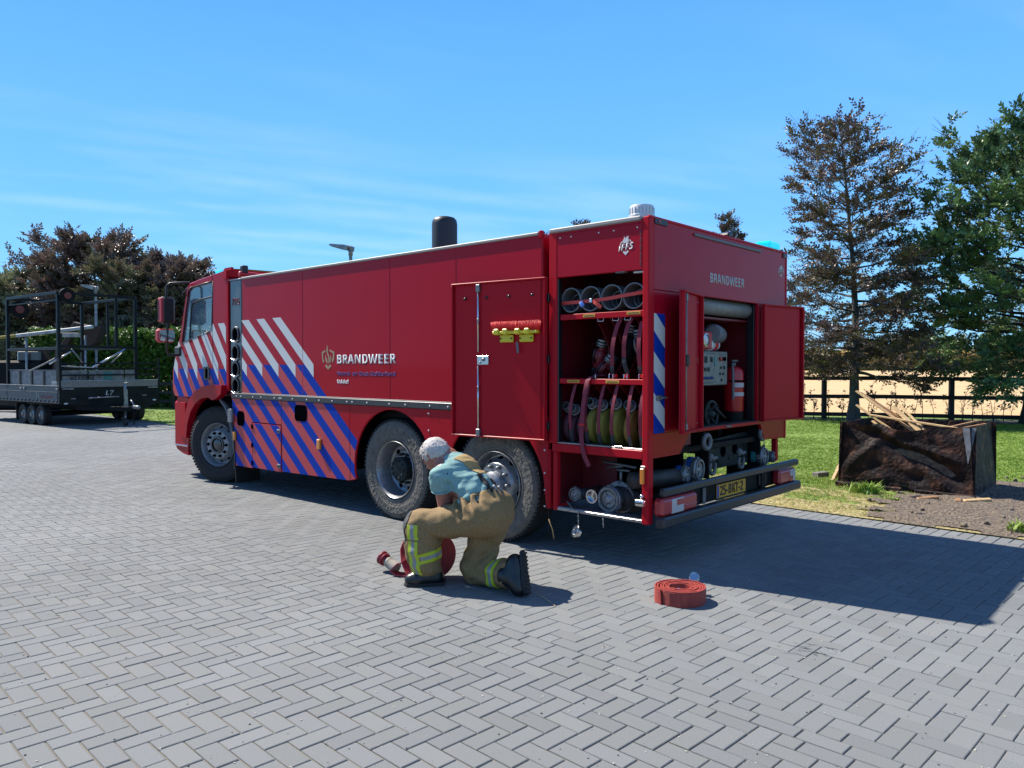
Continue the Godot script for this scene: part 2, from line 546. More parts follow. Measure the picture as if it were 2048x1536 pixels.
	mat("tail_clear", lin(0.62, 0.60, 0.58), 0.2)
	var bl := mat("beacon_lens", lin(0.01, 0.50, 0.62), 0.15)
	bl.emission_enabled = true
	bl.emission = Color(0.0, 0.75, 0.85)
	bl.emission_energy_multiplier = 0.45
	var bc := mat("clear_lens", lin(0.70, 0.72, 0.72), 0.15)
	bc.clearcoat_enabled = true
	mat("plate_yellow", lin(0.85, 0.42, 0.02), 0.4)
	mat("plate_blue", lin(0.02, 0.06, 0.40), 0.4)
	var win := mat("window_pane", Color(0.42, 0.56, 0.62, 0.24), 0.04)
	win.transparency = BaseMaterial3D.TRANSPARENCY_ALPHA
	mat("mirror_glass", lin(0.8, 0.8, 0.8), 0.03, 1.0)
	worn(mat("cabin_cloth", lin(0.03, 0.035, 0.04), 0.8), grain, 2.0)
	worn(mat("cabinet_grey", lin(0.30, 0.31, 0.28), 0.5), grain, 1.0)
	mat("drum_grey", lin(0.20, 0.205, 0.22), 0.6)
	worn(mat("shutter_grey", lin(0.34, 0.345, 0.34), 0.5), grain, 1.5)
	mat("extinguisher_red", lin(0.52, 0.012, 0.02), 0.25)
	# the trailer
	worn(mat("anthracite_paint", lin(0.016, 0.021, 0.025), 0.35), blotch, 0.5)
	mat("panel_anthracite", lin(0.055, 0.075, 0.09), 0.5, 0.0)
	worn(mat("deck_board", lin(0.30, 0.28, 0.25), 0.7), grain, 1.5)
	worn(mat("panel_grey", lin(0.30, 0.31, 0.32), 0.55), blotch, 1.0)
	worn(mat("rust_steel", lin(0.06, 0.032, 0.024), 0.75), blotch, 1.6, fine, 0.4)
	worn(mat("pale_composite", lin(0.55, 0.60, 0.62), 0.5), blotch, 0.6)
	for k in ["anthracite_paint", "chassis_black", "subframe_grey"]:
		M[k].metallic_specular = 0.25
	mat("drum_red", lin(0.16, 0.02, 0.02), 0.5)
	# wood, soil, plants
	worn(mat("black_timber", lin(0.018, 0.014, 0.013), 0.65), blotch, 1.0, fine, 0.5)
	var pine := mat("new_pine", lin(0.72, 0.52, 0.27), 0.65)
	var pgrain := noise_tex(0.02, 3, 21, 256, false, 0, [[0.0, Color(0.70, 0.62, 0.52)], [0.5, Color(0.95, 0.93, 0.9)], [1.0, Color(1, 1, 1)]])
	worn(pine, pgrain, 1.0)
	pine.uv1_scale = Vector3(9, 9, 0.8)
	worn(mat("old_pine", lin(0.42, 0.24, 0.12), 0.7), pgrain, 3.0)
	worn(mat("clay_brick", lin(0.30, 0.27, 0.25), 0.85), grain, 4.0, fine, 0.4)
	var bark := mat("beech_bark", lin(0.11, 0.105, 0.095), 0.85)
	worn(bark, blotch, 1.4, fine, 0.7)
	worn(mat("dark_bark", lin(0.055, 0.047, 0.04), 0.9), blotch, 1.4, fine, 0.8)
	for k in [["leaf_copper", 0.36], ["leaf_green", 0.34], ["leaf_hedge", 0.4], ["leaf_straw", 0.6], ["blade_grass", 0.55]]:
		var lf := mat(k[0], Color.WHITE, k[1])
		lf.vertex_color_use_as_albedo = true
		lf.backlight_enabled = true
		lf.backlight = Color(0.6, 0.6, 0.6)
		lf.metallic_specular = 0.4
		lf.cull_mode = BaseMaterial3D.CULL_DISABLED
	var turf_ramp := [[0.0, lin(0.12, 0.21, 0.025)], [0.4, lin(0.17, 0.28, 0.035)], [0.7, lin(0.22, 0.32, 0.05)], [1.0, lin(0.27, 0.27, 0.08)]]
	worn(mat("turf", Color.WHITE, 0.9), noise_tex(0.03, 4, 31, 512, false, 0, turf_ramp), 0.35, fine, 1.0, true)
	worn(mat("dry_turf", Color.WHITE, 0.95), noise_tex(0.05, 5, 61, 512, false, 0, [[0.0, lin(0.16, 0.15, 0.05)], [0.35, lin(0.30, 0.25, 0.10)], [0.65, lin(0.46, 0.38, 0.18)], [1.0, lin(0.58, 0.50, 0.28)]]), 0.8, fine, 1.0, true)
	var soil_ramp := [[0.0, lin(0.05, 0.038, 0.03)], [0.45, lin(0.15, 0.115, 0.085)], [0.75, lin(0.24, 0.19, 0.14)], [1.0, lin(0.33, 0.27, 0.2)]]
	worn(mat("bare_soil", Color.WHITE, 0.95), noise_tex(0.04, 5, 33, 512, false, 0, soil_ramp), 0.9, noise_tex(0.05, 5, 34, 512, true, 10.0), 1.0, true)
	var fr := [[0.0, lin(0.46, 0.31, 0.14)], [0.5, lin(0.64, 0.44, 0.21)], [1.0, lin(0.76, 0.55, 0.29)]]
	var fm := worn(mat("stubble", Color.WHITE, 0.9), noise_tex(0.03, 4, 35, 512, false, 0, fr), 1.0, null, 0.5, true)
	fm.uv1_scale = Vector3(0.02, 0.25, 0.25)
	worn(mat("far_soil", lin(0.14, 0.15, 0.06), 0.95), blotch, 0.05, null, 0.5, true)
	# clothes and skin
	var sk := mat("skin", lin(0.50, 0.235, 0.175), 0.5)
	worn(sk, noise_tex(0.05, 3, 41, 128, false, 0, [[0.0, Color(0.82, 0.68, 0.66)], [1.0, Color(1, 1, 1)]]), 6.0)
	sk.subsurf_scatter_enabled = true
	sk.subsurf_scatter_strength = 0.1
	var weave := noise_tex(0.30, 2, 43, 256, true, 3.0)
	worn(mat("shirt_mint", lin(0.31, 0.56, 0.54), 0.85), grain, 5.0, weave, 0.35)
	worn(mat("trouser_khaki", lin(0.38, 0.245, 0.10), 0.85), grain, 4.0, weave, 0.4)
	worn(mat("brace_khaki", lin(0.62, 0.42, 0.17), 0.8), grain, 5.0, weave, 0.4)
	mat("brace_black", lin(0.012, 0.014, 0.017), 0.6)
	mat("hi_vis_yellow", lin(0.52, 0.62, 0.02), 0.5)
	mat("reflex_grey", lin(0.30, 0.31, 0.31), 0.35)
	worn(mat("boot_leather", lin(0.012, 0.013, 0.015), 0.35), grain, 6.0, fine, 0.3)
	worn(mat("boot_sole", lin(0.014, 0.014, 0.015), 0.7), grain, 5.0)
	worn(mat("glove_tan", lin(0.42, 0.27, 0.08), 0.8), grain, 8.0, weave, 0.4)
	mat("hair_white", lin(0.60, 0.55, 0.51), 0.65)
	mat("knee_pad", lin(0.06, 0.065, 0.065), 0.7)

# ------------------------------------------------------------------ the ground
func sheet(called: String, pts: PackedVector2Array, y: float, m: Material, xf := Transform3D(), parent: Node = null) -> MeshInstance3D:
	var st := start()
	var idx := Geometry2D.triangulate_polygon(pts)
	for i in range(0, idx.size(), 3):
		face(st, [0, 1, 2].map(func(k: int) -> Vector3: return xf * Vector3(pts[idx[i + k]].x, y, pts[idx[i + k]].y)), Vector3.UP)
	var o := obj(called, st, m, parent if parent else self)
	if parent == null:
		structure(o)
	return o

const EDGE := Vector3(2.7, 0, -8.6)

func build_ground() -> void:
	sheet("ground", PackedVector2Array([Vector2(-1500, -1500), Vector2(1500, -1500), Vector2(1500, 300), Vector2(-1500, 300)]), -0.2, M.far_soil)

func uv_of(p: Vector3) -> Vector2:
	var d := p - EDGE
	return Vector2((d.x + d.z) * 0.70711, (d.z - d.x) * 0.70711)

func of_uv(u: float, v: float, y := 0.0) -> Vector3:
	return EDGE + Vector3((u - v) * 0.70711, y, (u + v) * 0.70711)

func build_paving() -> void:
	var pave := Node3D.new()
	pave.name = "paving"
	add_child(pave)
	structure(pave)
	pave.position = EDGE
	pave.rotation.y = -PI / 4
	var bed := sheet("joint_sand", PackedVector2Array([Vector2(-60, 0.0), Vector2(30, 0.0), Vector2(30, 45), Vector2(-60, 45)]), -0.0062, M.joint_sand, Transform3D(), pave)
	bed.name = "joint_sand"
	# two gauges of block: full, and the narrow joint of the newer half
	var make := func(lx: float, lz: float) -> ArrayMesh:
		var st := start()
		var e := 0.0035
		var hx := lx / 2
		var hz := lz / 2
		var top := [Vector3(-hx + e, 0, -hz + e), Vector3(hx - e, 0, -hz + e), Vector3(hx - e, 0, hz - e), Vector3(-hx + e, 0, hz - e)]
		var mid := [Vector3(-hx, -e * 0.8, -hz), Vector3(hx, -e * 0.8, -hz), Vector3(hx, -e * 0.8, hz), Vector3(-hx, -e * 0.8, hz)]
		face(st, top, Vector3.UP)
		for k in 4:
			var k2 := (k + 1) % 4
			var out: Vector3 = (mid[k] + mid[k2]) * 0.5
			face(st, [top[k], top[k2], mid[k2], mid[k]], out + Vector3.UP * 0.1)
			face(st, [mid[k], mid[k2], mid[k2] - Vector3(0, 0.05, 0), mid[k] - Vector3(0, 0.05, 0)], out)
		st.generate_normals()
		return st.commit()
	var W := 0.1005
	var block: ArrayMesh = make.call(2 * W - 0.0065, W - 0.0065)
	var tight: ArrayMesh = make.call(2 * W - 0.0045, W - 0.0045)
	var tone := FastNoiseLite.new()
	tone.seed = 77
	tone.frequency = 0.22
	var half: ArrayMesh = make.call(W - 0.0065, W - 0.0065)
	var all := []
	var add := func(u: float, v: float, turned: bool, kind: int) -> void:
		var p := of_uv(u, v)
		if p.z > -2.1 or p.z < -34.0 or absf(p.x / p.z) > 0.78:
			return
		all.append([p.length(), u, v, turned, kind])
	# soldier course along the lawn, and the course where the two fields of herringbone meet
	var u0 := -50.0
	while u0 < 14.0:
		add.call(u0, W, true, 0)
		u0 += W
	var seam := 48 * W
	u0 = -50.0
	while u0 < 14.0:
		add.call(u0, seam + W * 0.5, false, 0)
		u0 += 2 * W
	for side in 2:
		var v0 := 2 * W if side == 0 else seam + W
		var rows := 46 if side == 0 else 300
		for i in range(-500, 136):
			for j in range(-1, rows):
				# two cells to a block: the herringbone steps one cell a row
				var md := posmod(i - j, 4) if side == 0 else posmod(i + j, 4)
				var k := 1 if side == 0 else 0
				if md == 0:
					if j >= 0:
						add.call((i + 1) * W, v0 + (j + 0.5) * W, false, 1 - side)
				elif (md == 3 and side == 0) or (md == 2 and side == 1):
					# upright block on cells j and j + 1
					if j >= 0 and j + 1 < rows:
						add.call((i + 0.5) * W, v0 + (j + 1.0) * W, true, 1 - side)
					elif j < 0:
						add.call((i + 0.5) * W, v0 + 0.5 * W, true, 2)
					else:
						add.call((i + 0.5) * W, v0 + (j + 0.5) * W, true, 2)
	all.sort_custom(func(a: Array, b: Array) -> bool: return a[0] < b[0])
	var tones := []
	for k in 10:
		var pm: StandardMaterial3D = M.paver_concrete.duplicate()
		pm.vertex_color_use_as_albedo = false
		var f := lerpf(0.265, 0.35, k / 9.0)
		pm.albedo_color = lin(f * 0.955, f * 1.0, f * (1.0 + 0.015 * ((k * 7) % 3)))
		tones.append(pm)
	var at := [[], [], []]
	var col := [[], [], []]
	var singles := 0
	for a in all:
		var n := tone.get_noise_2d(a[1], a[2])
		var f := clampf(0.30 + n * 0.05 + rnd(-0.024, 0.024), 0.24, 0.37)
		var b := Basis.from_euler(Vector3(rnd(-0.006, 0.006), (PI / 2 if a[3] else 0.0) + rnd(-0.006, 0.006), rnd(-0.006, 0.006)))
		var t := Transform3D(b, Vector3(a[1] + rnd(-0.0008, 0.0008), rnd(-0.0012, 0.0012), a[2] + rnd(-0.0008, 0.0008)))
		var p := of_uv(a[1], a[2])
		var inside := absf(p.x) < -p.z * 0.68 and p.z < -2.85
		if singles < 300 and inside:
			part("paver", [block, tight, half][a[4]], tones[clampi(int((f - 0.25) / 0.11 * 10.0), 0, 9)], pave, t)
			singles += 1
		else:
			var k: int = a[4]
			at[k].append(t)
			var tint := rnd(-0.012, 0.012)
			col[k].append(Color(f * (0.955 + tint), f, f * (1.015 - tint)) * 0.70)
	stuff(spread("paver_field", block, M.paver_concrete, at[0], col[0], pave))
	stuff(spread("paver_field", tight, M.paver_concrete, at[1], col[1], pave))
	stuff(spread("paver_field", half, M.paver_concrete, at[2], col[2], pave))

func blade_tuft(n: int, h: float, w: float, lean: float, sd: int) -> ArrayMesh:
	var r := RandomNumberGenerator.new()
	r.seed = sd
	var st := start()
	for k in n:
		var a := r.randf() * TAU
		var d := Vector3(cos(a), 0, sin(a))
		var s := d.cross(Vector3.UP) * w * 0.5
		var o := Vector3(r.randf_range(-1, 1), 0, r.randf_range(-1, 1)) * h * 0.5
		var hh := h * r.randf_range(0.55, 1.0)
		var m := o + d * lean * hh * 0.35 + Vector3.UP * hh * 0.6
		var t := o + d * lean * hh + Vector3.UP * hh * r.randf_range(0.8, 1.0)
		face(st, [o - s, o + s, m + s * 0.7, m - s * 0.7], -d + Vector3.UP * 0.3)
		face(st, [m - s * 0.7, m + s * 0.7, t], -d + Vector3.UP * 0.3)
	st.generate_normals()
	return st.commit()

func in_bare_patch(p: Vector3) -> float:
	# 1 on the trampled soil round the bin, falling to 0 outside
	var q := (p - Vector3(5.6, 0, -8.0)).rotated(Vector3.UP, -0.80)
	var d := Vector2(q.x / 2.5, q.z / 1.45).length()
	return clampf((1.25 - d) * 2.2, 0, 1)

func build_lawn() -> void:
	# the turf rises in a soft lip behind the block edge
	var st := start()
	smooth(st)
	var n := FastNoiseLite.new()
	n.seed = 5
	n.frequency = 0.6
	var hgt := func(u: float, v: float) -> float: return 0.006 + 0.02 * clampf(-v * 4.0, 0, 1) + 0.022 * n.get_noise_2d(u, v) * clampf(-v * 2.0, 0, 1)
	var vs := [0.0, -0.08, -0.2, -0.4, -0.7, -1.1, -1.6, -2.2, -3, -4, -5.5, -7.5, -10, -13, -17, -24, -40]
	var us := []
	var u := -60.0
	while u < 24.0:
		us.append(u)
		u += 0.4 if u > -12.0 and u < 10.0 else 2.0
	for i in us.size() - 1:
		for j in vs.size() - 1:
			var c := []
			for q in [[i, j], [i + 1, j], [i + 1, j + 1], [i, j + 1]]:
				c.append(of_uv(us[q[0]], vs[q[1]], hgt.call(us[q[0]], vs[q[1]])))
			face(st, c, Vector3.UP)
	structure(obj("lawn", st, M.turf, self))
	# dry straw-coloured margin of the turf along the blocks
	var dm := start()
	smooth(dm)
	var fray := FastNoiseLite.new()
	fray.seed = 21
	fray.frequency = 0.9
	fray.fractal_octaves = 4
	for i in 240:
		for j in 26:
			var cell := []
			var keep := true
			for q in [[0, 0], [1, 0], [1, 1], [0, 1]]:
				var gu: float = -14.0 + (i + q[0]) * 0.1
				var gv: float = -(j + q[1]) * 0.1
				if gv < -1.05 + fray.get_noise_2d(gu, gv) * 1.9:
					keep = false
				cell.append(of_uv(gu, gv, hgt.call(gu, gv) + 0.005))
			if keep:
				face(dm, cell, Vector3.UP)
	structure(obj("dry_turf", dm, M.dry_turf, self))
	# trampled soil
	var sp := start()
	smooth(sp)
	var lump := FastNoiseLite.new()
	lump.seed = 8
	lump.frequency = 2.2
	lump.fractal_octaves = 4
	for i in 90:
		for j in 60:
			var cell := []
			var keep := true
			for q in [[0, 0], [1, 0], [1, 1], [0, 1]]:
				var p := of_uv(-2.6 + (i + q[0]) * 0.095, -3.6 + (j + q[1]) * 0.06)
				var w := in_bare_patch(p)
				if w + lump.get_noise_2d(p.x * 2.0, p.z * 2.0) * 0.9 < 0.32 or uv_of(p).y > 0.0:
					keep = false
				p.y = 0.040 + 0.05 * lump.get_noise_2d(p.x, p.z) * w + 0.012
				if uv_of(p).y > -0.15:
					p.y = lerpf(0.012, p.y, clampf(-uv_of(p).y / 0.15, 0, 1))
				cell.append(p)
			if keep:
				face(sp, cell, Vector3.UP)
	structure(obj("bare_soil", sp, M.bare_soil, self))
	# grass
	var tuft := blade_tuft(7, 0.05, 0.006, 0.5, 3)
	var at := []
	var col := []
	var dry := FastNoiseLite.new()
	dry.seed = 15
	dry.frequency = 0.45
	while at.size() < 64000:
		var p: Vector3
		if at.size() < 52000:
			var z := -5.6 - 17.0 * pow(rng.randf(), 1.5)
			p = Vector3(-z * rnd(0.16, 0.80), 0, z)
		else:
			var z := -18.0 - 15.0 * rng.randf()
			p = Vector3(z * rnd(0.3, 0.62), 0, z)
		var q := uv_of(p)
		if q.y > -0.01 or q.y < -15.5:
			continue
		var bare := in_bare_patch(p)
		if rng.randf() < bare * 1.1:
			continue
		var edge := clampf(1.0 + q.y / 2.4 + dry.get_noise_2d(p.x, p.z) * 0.9, 0, 1)
		if q.x < -14.0:
			edge *= 0.25
		if rng.randf() < edge * 0.45:
			continue
		p.y = hgt.call(q.x, q.y) - 0.004
		var s := rnd(0.6, 1.15) * (1.0 - 0.25 * edge)
		at.append(Transform3D(Basis.from_euler(Vector3(0, rnd(0, TAU), 0)).scaled(Vector3(s, s * rnd(0.7, 1.1), s)), p))
		var g := Color(0.115, 0.225, 0.02).lerp(Color(0.22, 0.30, 0.045), rng.randf())
		var d := Color(0.55, 0.45, 0.19).lerp(Color(0.38, 0.36, 0.11), rng.randf())
		col.append(g.lerp(d, clampf(edge * 0.95 + rnd(-0.3, 0.12), 0, 1)))
	var gr := spread("grass", tuft, M.blade_grass, at, col, self)
	stuff(gr)
	gr.set_meta("label", "mown green grass with dry yellow margin")
	gr.set_meta("category", "grass")

const FENCE_AT := Vector3(8.97, 0.0, -22.1)
const FENCE_STEP := Vector3(3.10, 0, 0.98)

# the stubble rises gently away from the fence line
func field_height(p: Vector3) -> float:
	var away := (p - FENCE_AT).dot(Vector3(0.3014, 0, -0.9535))
	return clampf(away * 0.0152 - 0.02, -0.02, 1.05)

func build_field() -> void:
	var st := start()
	var out := Vector3(0.3014, 0, -0.9535)
	var far := [0.5, 4.0, 12.0, 25.0, 45.0, 70.0, 100.0, 400.0]
	for k in far.size() - 1:
		for i in range(-12, 16):
			var c := []
			for q in [[i, k], [i + 1, k], [i + 1, k + 1], [i, k + 1]]:
				var p: Vector3 = FENCE_AT + FENCE_STEP * (q[0] * 4.0) + out * far[q[1]]
				p.y = field_height(p)
				c.append(p)
			face(st, c, Vector3.UP)
	structure(obj("stubble_field", st, M.stubble, self))
	# ripe maize beyond the stubble
	var sm := start()
	for k in 7:
		var y := 0.25 + k * 0.3
		var a := k * 2.4
		var d := Vector3(cos(a), 0, sin(a))
		var s := d.cross(Vector3.UP) * 0.045
		var o := Vector3(0, y, 0)
		face(sm, [o - s, o + s, o + d * 0.28 + Vector3.UP * 0.24 + s, o + d * 0.28 + Vector3.UP * 0.24 - s], Vector3.UP)
		face(sm, [o + d * 0.28 + Vector3.UP * 0.24 - s, o + d * 0.28 + Vector3.UP * 0.24 + s, o + d * 0.6 + Vector3.UP * 0.05], Vector3.UP)
	cyl(sm, Vector3.ZERO, Vector3(0, 2.4, 0), 0.022, 5, 0.012)
	sm.generate_normals()
	var stalk := sm.commit()
	var at := []
	var col := []
	for i in 15000:
		var z := -92.0 - 14.0 * pow(rng.randf(), 2.0)
		var x := rnd(8.0, 84.0)
		at.append(Transform3D(Basis.from_euler(Vector3(rnd(-0.06, 0.06), rnd(0, TAU), rnd(-0.06, 0.06))).scaled(Vector3.ONE * rnd(0.85, 1.12)), Vector3(x, field_height(Vector3(x, 0, z)) - 0.03, z)))
		col.append(Color(0.60, 0.43, 0.18).lerp(Color(0.42, 0.33, 0.11), rng.randf()))
	var mz := spread("maize", stalk, M.leaf_straw, at, col, self)
	stuff(mz)
	mz.set_meta("label", "band of ripe straw-coloured maize beyond the stubble field")
	mz.set_meta("category", "maize")

# ------------------------------------------------------------------ fences
func rail_fence(label: String, posts: Array, heights: Array, top: float, m: Material, group := "") -> Node3D:
	var t := thing("rail_fence", label, "fence", posts[0], 0.0, group)
	var o: Vector3 = posts[0]
	for p in posts:
		var st := start()
		box(st, Vector3(0, top * 0.5 - 0.1, 0), Vector3(0.12, top + 0.2, 0.12), 0.012)
		box(st, Vector3(0, top + 0.012, 0), Vector3(0.10, 0.03, 0.10), 0.012)
		var q := obj("post", st, m, t)
		q.position = p - o
		q.rotation.y = rnd(-0.05, 0.05)
	for k in posts.size() - 1:
		var a: Vector3 = posts[k] - o
		var b: Vector3 = posts[k + 1] - o
		var side := (b - a).normalized().cross(Vector3.UP) * -0.083
		for h in heights:
			var st := start()
			var sag := rnd(-0.012, 0.012)
			var mid := (a + b) * 0.5 + Vector3(0, h + sag, 0)
			var ins := (b - a).normalized() * 0.003
			bar(st, a + side + ins + Vector3(0, h, 0), mid + side, 0.04, 0.11, 0.006)
			bar(st, mid + side, b + side - ins + Vector3(0, h, 0), 0.04, 0.11, 0.006)
			obj("rail", st, m, t)
	return t

func build_fences() -> void:
	var a := FENCE_AT
	var d := FENCE_STEP
	var posts := []
	for k in range(-3, 5):
		posts.append(a + d * k)
	rail_fence("black timber post and rail fence along the stubble field behind the steel box", posts, [0.17, 0.68, 1.20], 1.27, M.black_timber)
	var left := []
	for k in 5:
		left.append(Vector3(-16.6 + k * 2.3, 0, -28.0 + k * 0.35))
	rail_fence("dark low rail fence in front of the hedge between trailer and truck cab", left, [0.30, 0.62, 0.92], 1.0, M.black_timber)
	# young beech planted along the fence
	var strip := PackedVector2Array()
	for k in range(-3, 5):
		var p := a + d * k
		strip.append(Vector2(p.x + 0.25, p.z - 0.75))
	for k in range(4, -4, -1):
		var p := a + d * k
		strip.append(Vector2(p.x - 0.2, p.z + 0.45 + 0.1 * sin(k * 2.3)))
	sheet("planting_strip", strip, 0.035, M.bare_soil)
	var leaf := leaf_mesh(0.085, 0.05)
	var where := [[-0.151, 1.0, 1], [-0.069, 0.8, 1], [0.055, 0.75, 1], [0.168, 0.8, 1], [0.361, 1.1, 2], [0.42, 0.75, 1], [0.538, 0.8, 0], [0.605, 1.05, 1], [0.674, 0.6, 0], [0.751, 0.75, 1], [0.805, 1.12, 2], [0.896, 0.7, 0], [1.024, 0.65, 1], [1.106, 0.95, 0], [1.18, 0.95, 0], [1.265, 0.65, 0], [1.327, 0.8, 0], [1.403, 1.1, 2], [1.485, 0.7, 1], [1.571, 0.9, 1], [1.66, 0.8, 1]]
	var looks := ["bare thin sapling", "slim sapling with sparse brown leaves", "taller sapling with a leafy dark top"]
	var order := ["first", "second", "third", "fourth", "fifth", "sixth", "seventh", "eighth", "ninth", "tenth", "eleventh", "twelfth", "thirteenth", "fourteenth", "fifteenth", "sixteenth", "seventeenth", "eighteenth", "nineteenth", "twentieth", "last"]
	var count := 0
	for w in where:
		var s: float = w[0]
		var p := a + d * s + Vector3(0.1, 0.03, -0.35 + rnd(-0.12, 0.12))
		var t := thing("beech_sapling", "%s, %s from the left along the black fence" % [looks[w[2]], order[count]], "sapling", p, rnd(0, TAU), "young saplings along the fence")
		count += 1
		var st := start()
		var lt := []
		var lc := []
		var stems := 1 + rng.randi() % 2
		for q in stems:
			var pts := []
			var rr := []
			var bend := Vector3(rnd(-0.2, 0.2), 0, rnd(-0.2, 0.2))
			var hh: float = w[1] * (1.0 if q == 0 else rnd(0.5, 0.8))
			for k in 7:
				var f := k / 6.0
				pts.append(Vector3(rnd(-0.02, 0.02), hh * f, rnd(-0.02, 0.02)) + bend * f * f * hh)
				rr.append(lerpf(0.011, 0.003, f))
			tube(st, pts, rr, 5)
			for k in 11:
				var f := rnd(0.25, 1.0)
				var b0: Vector3 = pts[int(f * 5.99)].lerp(pts[mini(int(f * 5.99) + 1, 6)], fmod(f * 5.99, 1.0))
				var dir := Vector3(rnd(-1, 1), rnd(0.1, 0.9), rnd(-1, 1)).normalized()
				var l := rnd(0.08, 0.26) * (1.2 - f * 0.6)
				tube(st, [b0, b0 + dir * l * 0.5, b0 + dir * l + Vector3(0, 0.03, 0)], [0.004, 0.003, 0.002], 4)
				var many := [1, 3, 6][w[2]] as int
				if w[2] == 2 and f > 0.55:
					many = 9
				for j in many:
					lt.append(Transform3D(Basis.from_euler(Vector3(rnd(-1, 1), rnd(0, TAU), rnd(-1, 1))).scaled(Vector3.ONE * rnd(0.6, 1.1)), b0 + dir * l * rnd(0.3, 1.1)))
					lc.append(Color(0.055, 0.05, 0.03).lerp(Color(0.10, 0.06, 0.05), rng.randf()))
		obj("stem", st, M.dark_bark, t)
		stuff(spread("leaves", leaf, M.leaf_copper, lt, lc, t))

# ------------------------------------------------------------------ trees
func leaf_mesh(l: float, w: float) -> ArrayMesh:
	var st := start()
	var f := w * 0.16
	var a := Vector3.ZERO
	var b := Vector3(0, -f * 0.4, l)
	var m := Vector3(0, 0, l * 0.45)
	face(st, [a, Vector3(w / 2, f, l * 0.38), m], Vector3.UP)
	face(st, [m, Vector3(w / 2, f, l * 0.38), b], Vector3.UP)
	face(st, [a, m, Vector3(-w / 2, f, l * 0.42)], Vector3.UP)
	face(st, [m, b, Vector3(-w / 2, f, l * 0.42)], Vector3.UP)
	st.generate_normals()
	return st.commit()

# a spray of leaves along a thin twig that points along +Z
func spray(n: int, l: float, leaf_l: float, leaf_w: float, flatness: float, sd: int) -> ArrayMesh:
	var r := RandomNumberGenerator.new()
	r.seed = sd
	var st := start()
	for k in n:
		var f := (k + 0.6) / n
		var side := 1.0 if k % 2 == 0 else -1.0
		var b := Basis.from_euler(Vector3(r.randf_range(-0.5, 0.3), side * r.randf_range(0.5, 1.2), r.randf_range(-1, 1) * (1.0 - flatness)))
		if k == n - 1:
			b = Basis.from_euler(Vector3(r.randf_range(-0.3, 0.3), 0, r.randf_range(-0.4, 0.4)))
		var s := r.randf_range(0.75, 1.15)
		var o := Vector3(0, -0.12 * l * f * f, l * f)
		var ll := leaf_l * s
		var ww := leaf_w * s * 0.5
		var a := o
		var m := o + b * Vector3(0, 0, ll * 0.45)
		var t := o + b * Vector3(0, -ww * 0.3, ll)
		var p := o + b * Vector3(ww, ww * 0.3, ll * 0.4)
		var q := o + b * Vector3(-ww, ww * 0.3, ll * 0.4)
		face(st, [a, p, m], b.y)
		face(st, [m, p, t], b.y)
		face(st, [a, m, q], b.y)
		face(st, [m, t, q], b.y)
	var w := 0.0022
	face(st, [Vector3(-w, 0, 0), Vector3(w, 0, 0), Vector3(0, -0.12 * l, l)], Vector3.UP)
	face(st, [Vector3(0, -w, 0), Vector3(0, w, 0), Vector3(0, -0.12 * l, l)], Vector3.RIGHT)
	st.generate_normals()
	return st.commit()

